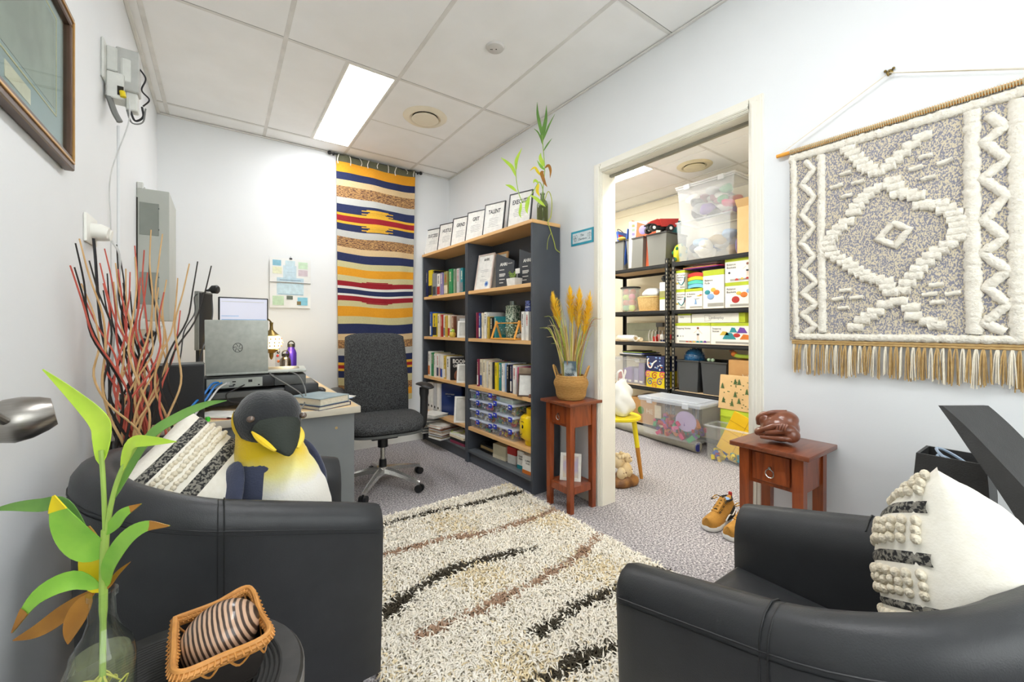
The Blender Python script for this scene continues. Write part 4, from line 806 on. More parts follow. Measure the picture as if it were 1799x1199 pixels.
# ================================================================ striped tapestry on its rod
TZ = [2.607,2.542,2.456,2.392,2.338,2.241,2.183,2.107,2.086,2.036,2.015,1.954,1.896,1.806,1.752,1.677,1.623,1.552,1.502,1.459,1.436,1.393,1.375,1.332,1.283,1.197,1.132,1.046,.992,.921,.859,.798,.775,.744,.723,.663,.594,.529,.465,.411]
TC = ['hem', 'or', 'nv', 'tan', 'spk', 'pale', 'nv', 'yl', 'rd', 'yl', 'nv', 'pale', 'spk', 'tan', 'nv', 'crm', 'or', 'crm', 'rd', 'wh', 'nv', 'wh', 'rd', 'crm', 'or', 'crm', 'nv', 'tan', 'spk', 'pale', 'nv', 'yl', 'rd', 'yl', 'nv', 'crm', 'spk', 'or', 'crm']
wv = lambda n, c, c2: mat('weave_'+n, c, .9, noise=(90, .9), col2=c2, bump=(260, .7), stretch=(1, 1, 3))
TM = dict(hem=wv('hem', '#6f6f58', '#5c5c48'), nv=wv('navy', '#2b3560', '#222a4e'), tan=wv('tan', '#e2c79c', '#d4b688'), pale=wv('pale', '#c9c9c3', '#bdbdb8'), yl=wv('yellow', '#eebb3e', '#dfa92e'), rd=wv('red', '#a8202c', '#8f1a26'), crm=wv('cream', '#d6cd9e', '#c8be8c'), wh=wv('white', '#efece6', '#e2ded6'), **{'or': wv('orange', '#f0a92c', '#e29920')})
TM['spk'] = mat('weave_speckle', '#c79a62', .9, noise=(150, 4), col2='#5a3b34', bump=(260, .7), stretch=(.35, 1, 2.2))
t = thing('wall_tapestry', 'long striped tapestry in orange, navy, red and cream on the back wall', 'tapestry', (.814, YB-.03, 0))
TZ2, TC2 = TZ, TC
def cloth_pt(u, z, off=0.):
    f = (2.6-z)/2.2; wl = .716 - .05*f; x0 = .016*f
    y = -.010 - .006*math.sin(u*9+z*1.3) - .004*math.sin(u*21+2*z) + off
    return Vector((x0+u*wl, y, z - .012*math.sin(PI*u)*(.4+.6*f) + .006*math.sin(u*7+z*5)))
NU = 28
def patch(u0, u1, z0, z1, off, m, name, nz=2, n=NU):
    bm = BM(); fr, bk_ = [], []
    for j in range(nz+1):
        z = z0+(z1-z0)*j/nz
        fr.append([bm.verts.new(cloth_pt(u0+(u1-u0)*i/n, z, off)) for i in range(n+1)]); bk_.append([bm.verts.new(cloth_pt(u0+(u1-u0)*i/n, z, .004)) for i in range(n+1)])
    ring_faces(bm, fr, False, False); ring_faces(bm, [list(reversed(r)) for r in bk_], False, False)
    for A_, B_ in ((fr[0], bk_[0]), (fr[-1], bk_[-1])):
        for i in range(n): bm.faces.new((A_[i], A_[i+1], B_[i+1], B_[i]))
    for i in (0, n):
        for j in range(nz): bm.faces.new((fr[j][i], fr[j+1][i], bk_[j+1][i], bk_[j][i]))
    obj(name, bm, m, t, smooth=60)
for k, c in enumerate(TC2): patch(0, 1, TZ2[k+1], TZ2[k], 0, TM[c], 'stripe')
def hourglass(zt, zb, c1, c2):
    zm = (zt+zb)/2; H = (zt-zb)/2
    for q, (u0, u1) in enumerate(((.36, .64), (.30, .70), (.40, .62))):
        d = H/3
        patch(u0, u1, zt-d*(q+1)+.001, zt-d*q, -.0015, TM[c1], 'woven_step', 1, 12); patch(1-u1, 1-u0, zb+d*q, zb+d*(q+1)-.001, -.0015, TM[c1], 'woven_step', 1, 12)
hourglass(2.158, 2.107, 'yl', 'rd'); hourglass(2.015, 1.962, 'yl', 'rd'); hourglass(1.518, 1.459, 'rd', 'nv'); hourglass(1.375, 1.316, 'rd', 'nv')
t2 = thing('curtain_rod', 'thin black rod with ball ends carrying the striped tapestry', 'rod', (.76, YB-.032, 2.601)); bm = BM(); acyl(bm, (0, 0, 0), (.83, 0, 0), .006, n=12); obj('rod', bm, m_blk, t2)
for x in (0, .83):
    bm = BM(); asph(bm, (x, 0, 0), .0165, 16, 10); obj('ball_end', bm, m_blk, t2)
    bm = BM(); abox(bm, abs(x-.03), abs(x-.03)+.012, -.004, .03, -.008, .008, .002, 1); obj('bracket', bm, m_blk, t2)
m_tie = mat('tie_cotton', '#ece7da', .9, noise=(40, .6))
for i in range(9):
    x = .02+i*.085; bm = BM(); l = random.uniform(.045, .09); s = random.uniform(-.02, .02)
    atube(bm, acurve([(x, -.018, .0), (x+s*.4, -.03, -.012), (x+s, -.028, -l*.6), (x+s*.7, -.027, -l)], 5), .0042, 6, flat=.5); obj('tassel_tie', bm, m_tie, t, loc=(0, 0, 2.6))
# ================================================================ armchairs
m_lea = mat('leather_black', '#353638', .4, noise=(14, .6), col2='#2f3032', bump=(420, .12), spec=.45)
m_leg = mat('leg_black', '#1b1918', .4, noise=(20, .5))
def armchair(loc, rz, label, YFR=.33):
    """tub chair facing local +y: one wrap-round shell, seat, welts, legs"""
    t = thing('tub_armchair', label, 'armchair', loc, rz); HW, YC, TK, ZB = .30, -.03, .105, .115
    P = []
    for k in range(9): P.append((Vector((HW, YFR+(YC-YFR)*k/8, 0)), Vector((1, 0, 0)), k/8*.36))
    for k in range(1, 24):
        a = PI*k/24; P.append((Vector((HW*math.cos(a), YC-HW*math.sin(a), 0)), Vector((math.cos(a), -math.sin(a), 0)), .36+.28*k/24))
    for k in range(9): P.append((Vector((-HW, YC+(YFR-YC)*k/8, 0)), Vector((-1, 0, 0)), .64+.36*k/8))
    def ztop(p): return .592+(.28 if YFR > .3 else .25)*(YFR-p.y*.97)
    def sect(p, n, u, cap=0.):
        zt = ztop(p); out = []
        prof = [(-.028, ZB), (-.012, ZB+.2), (-.002, zt-.085), (0, zt-.055), (-.004, zt-.03), (-.018, zt-.010), (-.042, zt), (-.066, zt-.006), (-.088, zt-.024), (-TK+.004, zt-.052), (-TK, zt-.085), (-TK+.006, .34), (-TK+.01, ZB)]
        for o, z in prof:
            q = p+n*(o if cap == 0 else (o+TK*.5)*(1-cap*.12)-TK*.5); out.append((q.x, q.y, z if cap == 0 else z-(z-ZB)*.012*cap))
        return out
    rings = []
    for i, (p, n, u) in enumerate(P):
        if i == 0: rings.append([(x, y+.012, z) for x, y, z in sect(p, n, u, 1.)])
        rings.append(sect(p, n, u))
        if i == len(P)-1: rings.append([(x, y+.012, z) for x, y, z in sect(p, n, u, 1.)])
    bm = BM(); aloft(bm, rings, True, True); obj('shell', bm, m_lea, t, smooth=50)
    m_welt = mat('leather_welt', '#232426', .45, noise=(20, .5))
    for dz, o, r in ((.058, .0008, .0019), (.068, .0004, .0012)):
        bm = BM(); atube(bm, [(*(p+n*o)[:2], ztop(p)-dz) for p, n, u in P], r, 6); obj('welt', bm, m_welt, t)
    for i in (8, 8+24):
        p, n, u = P[i]
        for dd in (-.006, .006):
            bm = BM(); q = [Vector(v) for v in sect(p, n, u)[:9]]
            atube(bm, [v+Vector((0, dd, 0)) + (n*.0008 if k < 5 else Vector((0, 0, .0008))) for k, v in enumerate(q)], .0016, 6); obj('seam', bm, m_welt, t)
    # seat: cushion follows the inside of the shell
    def plan(r, yf, n=20):
        L = [(r, yf)] + [(r*math.cos(PI*k/n), YC-r*math.sin(PI*k/n)) for k in range(n+1)] + [(-r, yf)]
        return L
    bm = BM(); ri = HW-TK+.004
    aloft(bm, [[(x*f, y*f2+(1-f2)*.05, z) for x, y in plan(ri, YFR+.005)] for z, f, f2 in ((.30, .985, .99), (.31, 1, 1), (.415, 1, 1), (.432, .98, .985), (.440, .93, .94), (.442, .8, .82))]); obj('seat_cushion', bm, m_lea, t, smooth=60)
    bm = BM(); abox(bm, -ri+.003, ri-.003, YFR-.05, YFR+.002, ZB, .297, .006, 2); obj('front_rail', bm, m_lea, t)
    bm = BM(); aloft(bm, [[(x*.97, y*.97, z) for x, y in plan(ri, YFR-.06)] for z in (ZB+.004, ZB+.02)]); obj('underside', bm, m_leg, t)
    for x, y in ((.245, YFR-.06), (-.245, YFR-.06), (.19, -.21), (-.19, -.21)):
        bm = BM(); a = .024; aloft(bm, [[(x-a*.7, y-a*.7, 0), (x+a*.7, y-a*.7, 0), (x+a*.7, y+a*.7, 0), (x-a*.7, y+a*.7, 0)], [(x-a, y-a, ZB+.005), (x+a, y-a, ZB+.005), (x+a, y+a, ZB+.005), (x-a, y+a, ZB+.005)]]); obj('leg', bm, m_leg, t)
    return t
armchair((.03, 1.445, 0), -PI/2, 'black leather tub armchair with a plush penguin, backed to the wall')
armchair((.975, .32, 0), 0, 'black leather tub armchair holding one bobbled cushion, under the woven hanging', .25)
# ================================================================ cushions
m_cot = mat('cushion_cotton', '#efeade', .9, noise=(60, .6), col2='#e5dfd0', bump=(300, .15)); m_bw = mat('cushion_black_weave', '#2a2a2a', .9, noise=(150, 3), col2='#8a867c', bump=(240, .6)); m_bob = mat('cushion_bobble', '#ece3cf', .95, noise=(90, .8), col2='#d8ccb2', bump=(200, .9))
def basis(n, deg):
    n = Vector(n).normalized(); r = Vector((-n.y, n.x, 0)).normalized(); u = n.cross(r); a = math.radians(deg); bx_ = r*math.cos(a)+u*math.sin(a); by_ = n.cross(bx_)
    return Matrix((bx_, by_, n)).transposed().to_euler()
def cushion(loc, rot, a, th, bands, rows, label):
    """square pillow: local x,y in the plane, +z the patterned side. bands=(v0,v1) black strips, rows=v of bobbled rows"""
    t = thing('cushion', label, 'cushion', loc, rot=rot)
    def pt(u, v, s, off=0.):
        e = (1-abs(u)**2.6)*(1-abs(v)**2.6); e = max(e, 0)**.55
        k = 1-.07*(1-abs(v)**2)*abs(u)**2; k2 = 1-.07*(1-abs(u)**2)*abs(v)**2
        wr = .004*math.sin(u*9+v*4)*math.sin(v*7-u*3)*e
        return Vector((u*a*k, v*a*k2, s*(th*e+off)+wr))
    n = 22; bm = BM(); T, B = [], []
    g = [-1+2*i/n for i in range(n+1)]
    for v in g: T.append([bm.verts.new(pt(u, v, 1)) for u in g]); B.append([bm.verts.new(pt(u, v, -1)) for u in g])
    ring_faces(bm, T, False, False); ring_faces(bm, [list(reversed(r)) for r in B], False, False); bmesh.ops.remove_doubles(bm, verts=bm.verts, dist=.0012); obj('pillow', bm, m_cot, t, smooth=70)
    for v0, v1 in bands:
        bm = BM(); R = []
        for k in range(4):
            v = v0+(v1-v0)*k/3; R.append([bm.verts.new(pt(-.97+1.94*i/24, v, 1, .0022 if 0 < k < 3 else .0003)) for i in range(25)])
        ring_faces(bm, R, False, False); obj('woven_band', bm, m_bw, t, smooth=70)
    for v, r in rows:
        bm = BM(); N = int(a*2/(r*1.7))
        for i in range(N):
            u = -.93+1.86*i/(N-1); p = pt(u, v+random.uniform(-.012, .012), 1, r*.25); asph(bm, p, (r*1.05, r, r*.8), 8, 6)
        o = obj('bobble_row', bm, m_bob, t); o['kind'] = 'stuff'
    return t
cushion((-.05, 1.455, .645), basis((.35, -.75, .55), 38), .175, .085, [(-.62, -.5), (-.42, -.36), (-.02, .18), (.62, .78)], [(-.9, .009), (-.8, .008), (-.7, .008), (.3, .007), (.42, .008), (.54, .007)], 'cream cushion with black woven bands beside the plush penguin')
cushion((1.06, .125, .622), (math.radians(-100), math.radians(24), math.radians(6)), .19, .115, [(-.72, -.62), (-.3, -.2), (.1, .16), (.36, .46), (.74, .8)], [(-.94, .009), (-.88, .009), (-.81, .009), (-.55, .009), (-.48, .009), (-.40, .009), (-.12, .009), (-.05, .008), (.03, .008), (.22, .009), (.29, .009), (.54, .009), (.61, .009), (.68, .009), (.88, .009)], 'cream cushion with chunky bobbles and black stripes on the armchair under the woven hanging')
# ================================================================ plush penguin
def ramp_mat(name, stops, axis=2, rough=.85, bump=(160, .5)):
    m = mat(name, '#ffffff', rough, bump=bump, sheen=.3); nt = m.node_tree; L = nt.links; b = nt.nodes['Principled BSDF']
    tc = nt.nodes.new('ShaderNodeTexCoord'); sp = nt.nodes.new('ShaderNodeSeparateXYZ'); r = nt.nodes.new('ShaderNodeValToRGB'); n = nt.nodes.new('ShaderNodeTexNoise'); n.inputs['Scale'].default_value = 14
    ma = nt.nodes.new('ShaderNodeMath'); ma.operation = 'MULTIPLY_ADD'; ma.inputs[1].default_value = .06
    L.new(tc.outputs['Object'], sp.inputs[0]); L.new(tc.outputs['Object'], n.inputs['Vector']); L.new(n.outputs['Fac'], ma.inputs[0]); L.new(sp.outputs[axis], ma.inputs[2]); L.new(ma.outputs[0], r.inputs[0]); L.new(r.outputs[0], b.inputs['Base Color'])
    e = r.color_ramp.elements
    while len(e) < len(stops): e.new(.5)
    for k, (p, c) in enumerate(stops): e[k].position = p; e[k].color = (*srgb(c), 1)
    return m
m_pslate = mat('plush_slate', '#4a5068', .9, noise=(12, .8), col2='#3b4056', bump=(160, .6), sheen=.3); m_pblack = mat('plush_black', '#2b2d2f', .9, noise=(12, .8), col2='#232527', bump=(160, .6), sheen=.3)
m_pbelly = ramp_mat('plush_belly', [(0, '#ebe7e0'), (.235, '#f0ede4'), (.29, '#f4ea9a'), (.35, '#f2cd1e'), (.45, '#f0c412')]); m_pyel = mat('plush_yellow', '#f2c81c', .85, noise=(10, .6), col2='#f5dc62', bump=(160, .5))
t = thing('plush_penguin', 'large plush king penguin sitting in the black armchair', 'plush toy', (.15, 1.49, .441), math.radians(40)); t.scale = (1.02, 1.02, .9)
# local -y is the way it faces
def body_pt(a, z, k=1.):
    pr = [(0, .10), (.03, .137), (.09, .15), (.16, .142), (.23, .122), (.29, .10), (.34, .084), (.38, .078), (.41, .072)]
    for (z0, r0), (z1, r1) in zip(pr[:-1], pr[1:]):
        if z <= z1: f = (z-z0)/(z1-z0); f = f*f*(3-2*f); r = r0+(r1-r0)*f; break
    else: r = pr[-1][1]
    lean = -.05*(z/.4)**1.5; front = 1.08 if math.cos(a) > 0 else 1.
    return Vector((lean + r*k*math.sin(a), -r*k*.92*math.cos(a)*front + .0, z))
bm = BM(); aloft(bm, [[body_pt(2*PI*i/36, z) for i in range(36)] for z in (.0, .015, .03, .06, .09, .13, .16, .2, .23, .26, .29, .32, .34, .36, .38, .41)]); obj('body', bm, m_pslate, t, smooth=80)
bm = BM(); R = []
for j in range(16):
    z = .005+.375*j/15; w = 1.08 - .25*(j/15)**2; R.append([bm.verts.new(body_pt(-w+2*w*i/20, z, 1.0+.045*math.cos(PI*(i-10)/20)**.5 if 0 < i < 20 else 1.003)) for i in range(21)])
ring_faces(bm, R, False, False); obj('belly', bm, m_pbelly, t, smooth=80)
for s in (-1, 1):
    bm = BM(); c = body_pt(s*1.62, .17, 1.2); vs = asph(bm, (0, 0, 0), (.017, .052, .145), 18, 14)
    for v in vs: v.co.y *= 1-.35*max(0, -v.co.z/.145); v.co.x += 0
    xf(bm, Matrix.Translation(c) @ Matrix.Rotation(math.radians(-s*19), 4, 'Y')); obj('flipper', bm, m_pslate, t, smooth=80)
for s in (-1, 1):
    bm = BM(); asph(bm, (s*.07, -.15, .018), (.045, .065, .02), 16, 8); obj('foot', bm, m_pblack, t)
hd = bpy.data.objects.new
HM = Matrix.Translation((-.055, -.014, .425)) @ Matrix.Rotation(math.radians(-26), 4, 'Z') @ Matrix.Rotation(math.radians(14), 4, 'X') @ Matrix.Rotation(math.radians(6), 4, 'Y')
bm = BM(); vs = asph(bm, (0, 0, 0), (.088, .094, .09), 32, 20); 
for v in vs:
    v.co.z += .010*math.exp(-((abs(v.co.x)-.045)/.03)**2) if v.co.z > .03 else 0
xf(bm, HM); hdo = obj('head', bm, m_pblack, t, smooth=80)
# cheek patches curve from behind the eyes down to the throat
for sg in (-1, 1):
    bm = BM(); R = []
    for j in range(13):
        q = j/12; el = math.radians(-72+82*q); hw_ = 44*(1-q**2.2)**.6+1.5; mid = 112-14*(1-q)
        R.append([bm.verts.new(HM @ Vector((.0905*math.cos(el)*math.sin(az), -.0965*math.cos(el)*math.cos(az), .0925*math.sin(el)))) for az in [sg*math.radians(mid-hw_+2*hw_*i/14) for i in range(15)]])
    ring_faces(bm, R, False, False); obj('cheek_patch', bm, m_pyel, t, smooth=80)
bm = BM(); aloft(bm, [[body_pt(2*PI*i/32, z, k) for i in range(32)] for z, k in ((.29, 1.0), (.31, 1.02), (.34, 1.05), (.40, 1.06))]); obj('throat', bm, m_pbelly, t, smooth=80)
bm = BM(); rg = []
for u, rx, rz_, dz in ((0, .066, .052, -.005), (.03, .055, .044, -.010), (.06, .042, .032, -.018), (.085, .028, .020, -.028), (.103, .014, .010, -.038), (.11, .004, .003, -.043)):
    rg.append([HM @ Vector((rx*math.cos(2*PI*q/18), -.072-u, dz+rz_*math.sin(2*PI*q/18))) for q in range(18)])
aloft(bm, rg); bk2 = obj('beak', bm, mat('plush_beak', '#30362f', .8, noise=(10, .6), bump=(160, .5)), t, smooth=80)
for s in (-1, 1):
    bm = BM(); pts = [HM @ Vector((s*x, y, z)) for x, y, z in ((.064, -.075, -.006), (.055, -.105, -.014), (.042, -.135, -.024), (.028, -.16, -.034))]; atube(bm, acurve(pts, 5), [.002+.0095*math.sin(PI*(k+.6)/17) for k in range(16)], 8, flat=.8); obj('beak_stripe', bm, m_pyel, bk2)
    bm = BM(); asph(bm, HM @ Vector((s*.07, -.062, .03)), .0105, 14, 10); obj('eye', bm, mat('glass_eye', '#6b5a50', .08, coat=.8, noise=(5, .4)), t)
# ================================================================ office chair
m_fab = mat('chair_fabric', '#4a4b4c', .95, noise=(160, 2.2), col2='#2a2b2c', bump=(220, .5)); m_al = mat('polished_alloy', '#dedcd8', .22, .75, noise=(20, .4))
t = thing('office_chair', 'charcoal fabric office chair with black armrests and polished star base', 'office chair', (.917, 2.85, 0), math.radians(-6))
# faces local -y
bm = BM(); rg = []
for z, wx, d in ((0, .93, .0), (.012, .98, 0), (.03, 1, 0), (.055, .99, 0), (.07, .95, 0), (.078, .86, 0)):
    ring = []
    for k in range(40):
        a = 2*PI*k/40; c, s_ = math.cos(a), math.sin(a); x = .255*wx*math.copysign(abs(c)**.55, c); y = .235*wx*math.copysign(abs(s_)**.6, s_)
        ring.append((x, y-.02, .405+z + (.016*(abs(x)/.25)**2 if z > .04 else 0) - (.022*max(0, -y-.12)/.1 if z > .04 else 0)))
    rg.append(ring)
aloft(bm, rg); obj('seat', bm, m_fab, t, smooth=60)
bm = BM(); aloft(bm, [[(.25*math.copysign(abs(math.cos(2*PI*k/40))**.55, math.cos(2*PI*k/40))*f, -.02+.23*math.copysign(abs(math.sin(2*PI*k/40))**.6, math.sin(2*PI*k/40))*f, z) for k in range(40)] for z, f in ((.385, .9), (.39, 1), (.405, 1.0))]); obj('seat_pan', bm, m_gr, t)
def back_pt(u, v, off):
    w = .222*(1-.04*(v-.4)**2*2) * (1.02 if v < .5 else 1.02-.07*(v-.5)); cx = math.copysign(abs(u)**.9, u)
    z = .455+.60*v - .028*abs(u)**5*(1 if v > .9 else 0); y = .205+.10*v - .035*math.cos(u*1.3)*(1-.4*v) + .03*math.sin(v*PI)*0 - .035*math.sin(PI*min(1, v*1.1))*.6
    return Vector((w*u, y - .03*abs(u)**2 + off, z))
bm = BM(); F, Bk = [], []; g = [-1+2*i/20 for i in range(21)]; gv = [j/16 for j in range(17)]
for v in gv:
    e = .028*min(1, (min(v, 1-v)*14))**.5
    F.append([bm.verts.new(back_pt(u, v, -e*min(1, (1-abs(u))*12)**.5)) for u in g]); Bk.append([bm.verts.new(back_pt(u, v, .03*min(1, (1-abs(u))*12)**.5*min(1, min(v, 1-v)*14)**.5)) for u in g])
ring_faces(bm, F, False, False); ring_faces(bm, [list(reversed(r)) for r in Bk], False, False); bmesh.ops.remove_doubles(bm, verts=bm.verts, dist=.0005); obj('backrest', bm, m_fab, t, smooth=60)
bm = BM(); atube(bm, acurve([(0, .09, .36), (0, .22, .37), (0, .275, .45), (0, .285, .62), (0, .30, .75)], 6), .028, 10, flat=.5); obj('back_support', bm, m_blk, t)
bm = BM(); abox(bm, -.09, .09, -.08, .13, .335, .386, .01, 2); abox(bm, -.27, .27, -.01, .035, .355, .378, .005, 1); obj('mechanism', bm, m_blk, t)
bm = BM(); acyl(bm, (0, 0, .27), (0, 0, .34), .034, n=20); obj('column_cover', bm, m_blk, t)
bm = BM(); acyl(bm, (0, 0, .13), (0, 0, .275), .017, n=18); obj('gas_lift', bm, m_al, t)
bm = BM(); acyl(bm, (0, 0, .135), (0, 0, .185), .027, .024, n=20); obj('lift_collar', bm, m_blk, t)
bm = BM(); alathe(bm, [(0, .075), (.035, .075), (.042, .10), (.04, .135), (0, .137)], 24); obj('hub', bm, m_al, t)
for k in range(5):
    a = math.radians(-52+72*k); d = Vector((math.cos(a), math.sin(a), 0)); n = Vector((-d.y, d.x, 0)); bm = BM(); rg = []
    for u, w, h, z in ((.02, .026, .022, .115), (.1, .023, .018, .108), (.2, .018, .014, .09), (.29, .013, .012, .07), (.31, .011, .014, .062)):
        c = d*u; rg.append([c+n*w+Vector((0, 0, z-h)), c+n*w*.8+Vector((0, 0, z+h*.5)), c+Vector((0, 0, z+h)), c-n*w*.8+Vector((0, 0, z+h*.5)), c-n*w+Vector((0, 0, z-h))])
    aloft(bm, rg); lg = obj('base_arm', bm, m_al, t, smooth=40)
    c = d*.305; bm = BM()
    for s in (-1, 1): acyl(bm, c+n*(s*.006)+Vector((0, 0, .026)), c+n*(s*.024)+Vector((0, 0, .026)), .026, .024, n=18)
    acyl(bm, c+Vector((0, 0, .026)), c+Vector((0, 0, .06)), .009, n=10); cs = obj('caster', bm, m_blk, lg)
for s in (-1, 1):
    bm = BM(); atube(bm, acurve([(s*.255, .01, .37), (s*.29, .012, .40), (s*.298, .015, .52), (s*.298, .012, .66)], 6), [.02]*4+[.018]*6+[.02]*6+[.024]*3, 10, flat=1.5); ap = obj('arm_post', bm, m_blk, t)
    bm = BM(); rg = []
    for y, w, h in ((-.13, .018, .006), (-.12, .036, .012), (-.05, .044, .015), (.06, .042, .015), (.11, .034, .012), (.118, .015, .006)): rg.append([(s*.295+w*math.cos(2*PI*q/14), y, .672+.012*math.sin(PI*(y+.13)/.25)+h*math.sin(2*PI*q/14)) for q in range(14)])
    aloft(bm, rg); obj('arm_pad', bm, m_blk, t, smooth=60)
# ================================================================ shag rug
RX0, RX1, RY0, RY1 = .405, 1.60, .55, 2.30
t = thing('shag_rug', 'cream shag rug with dark and brown wavy stripes between the armchairs', 'rug', (0, 0, 0)); bm = BM(); abox(bm, RX0+.015, RX1-.015, RY0+.015, RY1-.015, .001, .009, .002, 1); obj('backing', bm, mat('rug_backing', '#cbbd9f', .95, noise=(40, .7)), t)
STRIPES = [('d', .020, [(.40, 2.20), (.688, 2.207), (.993, 2.204), (1.223, 2.161), (1.426, 2.148), (1.62, 2.128)], .6),
           ('b', .024, [(.38, 1.95), (.6, 1.924), (.742, 1.901), (.917, 1.882), (1.145, 1.811), (1.443, 1.802), (1.62, 1.817)], 0),
           ('d', .032, [(.38, 1.49), (.457, 1.511), (.56, 1.548), (.698, 1.603), (.846, 1.626), (.989, 1.612), (1.119, 1.576), (1.244, 1.546)], -.5),
           ('b', .023, [(.538, 1.346), (.618, 1.342), (.821, 1.338), (1.059, 1.347), (1.216, 1.363), (1.361, 1.385), (1.61, 1.475)], .2),
           ('d', .026, [(.872, 1.12), (.986, 1.125), (1.144, 1.134), (1.276, 1.122), (1.62, 1.08)], .3), ('d', .03, [(.70, .955), (.798, .952), (.896, .953), (.985, .943), (1.081, .922), (1.4, .86)], 0)]
rng = np.random.default_rng(5)
NT = 62000
px = rng.uniform(RX0, RX1, NT); py = rng.uniform(RY0, RY1, NT)
kind = np.zeros(NT, int)
for c, hw_, pl, tp in STRIPES:
    q = acurve([(x, y, 0) for x, y in pl], 10); qx = np.array([v.x for v in q]); qy = np.array([v.y for v in q])
    fr = np.clip((px-qx[0])/(qx[-1]-qx[0]), 0, 1); yy = np.interp(px, qx, qy); hw2 = hw_*(1+tp*(fr-.5)*1.2)*(.85+.3*np.sin(px*23+yy*5))
    ins = (np.abs(py-yy) < hw2+rng.uniform(-.006, .006, NT)) & (px > qx[0]) & (px < qx[-1])
    kind[ins] = 1 if c == 'd' else 2
tone = np.sin(px*9+py*4)*np.sin(py*7-px*3)+rng.normal(0, .5, NT)
kind[(kind == 0) & (tone > .75)] = 3
m_pile = {0: mat('pile_cream', '#fffaef', .95, noise=(60, .8), col2='#f4ead4', sheen=.2), 1: mat('pile_dark', '#4a4335', .95, noise=(60, .8), col2='#3a3428'), 2: mat('pile_brown', '#b99a80', .95, noise=(60, .8), col2='#a4836a'), 3: mat('pile_straw', '#f0dfba', .95, noise=(60, .8), col2='#e4d0a4')}
for kd, nm in ((0, 'cream_pile'), (1, 'dark_stripe_pile'), (2, 'brown_stripe_pile'), (3, 'straw_pile')):
    ii = np.where(kind == kd)[0]; n = len(ii); x, y = px[ii], py[ii]; a = rng.uniform(0, 2*PI, n); L = rng.uniform(.024, .046, n); h = rng.uniform(.018, .034, n); w = rng.uniform(.0022, .0042, n)
    if kd: h = h*.95
    dx, dy = np.cos(a), np.sin(a); nx, ny = -dy*w, dx*w; z0 = np.full(n, .008)
    V = np.empty((n, 5, 3))
    V[:, 0] = np.stack([x-nx, y-ny, z0], 1); V[:, 1] = np.stack([x+nx, y+ny, z0], 1); mx, my = x+dx*L*.35, y+dy*L*.35
    V[:, 2] = np.stack([mx-nx, my-ny, z0+h], 1); V[:, 3] = np.stack([mx+nx, my+ny, z0+h], 1); V[:, 4] = np.stack([x+dx*L, y+dy*L, z0+h*rng.uniform(.55, 1.0, n)], 1)
    b = (np.arange(n)*5)[:, None]; F3 = np.concatenate([b+np.array([[0, 1, 3]]), b+np.array([[0, 3, 2]]), b+np.array([[2, 3, 4]])]).astype(np.int32)
    me = bpy.data.meshes.new(nm); me.vertices.add(n*5); me.vertices.foreach_set('co', V.reshape(-1)); me.loops.add(len(F3)*3); me.loops.foreach_set('vertex_index', F3.reshape(-1)); me.polygons.add(len(F3)); me.polygons.foreach_set('loop_start', np.arange(0, len(F3)*3, 3, dtype=np.int32)); me.update(); me.validate()
    o = obj(nm, me, m_pile[kd], t); o['kind'] = 'stuff'
# ================================================================ round side table, bottle plant, basket with wooden egg
t = thing('round_side_table', 'black round side table with a woven inset top beside the armchair', 'side table', (-.08, .86, 0)); m_tb = mat('table_black', '#3a3937', .5, noise=(30, .8), col2='#2c2b2a')
bm = BM(); alathe(bm, [(0, .462), (.196, .462), (.203, .468), (.205, .494), (.200, .5), (0, .5)], 56); tp_ = obj('top', bm, m_tb, t)
bm = BM()
for r in [.168-.0075*i for i in range(20)]: atube(bm, [(r*math.cos(2*PI*k/48), r*math.sin(2*PI*k/48), .4995) for k in range(48)], .0036, 6, closed=True)
o = obj('woven_inset', bm, mat('inset_black', '#2f2e2d', .75, noise=(60, .8)), tp_); o['kind'] = 'stuff'
bm = BM(); alathe(bm, [(.2035, .466), (.2065, .468), (.2065, .492), (.2035, .495)], 56, caps=False); obj('edge_band', bm, mat('edge_grey', '#767371', .5, noise=(30, .6)), tp_)
for k in range(3):
    a = 2*PI*k/3+.4; bm = BM(); acyl(bm, (.17*math.cos(a), .17*math.sin(a), 0), (.12*math.cos(a), .12*math.sin(a), .463), .013, .017, 14); obj('leg', bm, m_leg, t)
ZT = .504
def leaf_mat(name, c1, c2): return mat(name, c1, .45, noise=(18, .8), col2=c2, spec=.4)
m_lf = {'g': leaf_mat('leaf_green', '#9acb4c', '#74b038'), 'l': leaf_mat('leaf_lime', '#c4de4c', '#a6d03c'), 'y': leaf_mat('leaf_yellow', '#f0d81c', '#d8bf12'), 'o': leaf_mat('leaf_brown', '#b07a2c', '#8a5a20'), 'd': leaf_mat('leaf_dark', '#76a04a', '#578440')}
m_stem = mat('stem_green', '#a3c25a', .5, noise=(20, .6)); m_btl = glass('bottle_glass', '#f6faf6', .02, 1.5); m_water = milky('bottle_water', '#eef2c0', .09, .1)
def leaf(parent, pts, w, c, dep=0., up=(-.57, -.8, .25), tip=None):
    P = acurve(pts, 5); n = len(P); bend = Vector((.57, .8, 0))*dep
    P = [p+bend*math.sin(PI*.5*i/(n-1)) for i, p in enumerate(P)]
    W_ = [w*.85*max(.05, math.sin(PI*min(1, (i/(n-1))**.75*.97+.03))**.8) for i in range(n)]
    bm = BM(); aleaf(bm, P, W_, up=up); lf = obj('leaf', bm, m_lf[c], parent, smooth=70)
    if tip:
        bm = BM(); k = int(n*.78); aleaf(bm, [p+Vector(up)*.0008 for p in P[k:]], [x*1.02 for x in W_[k:]], up=up, thick=.002); obj('withered_tip', bm, m_lf[tip], lf, smooth=70)
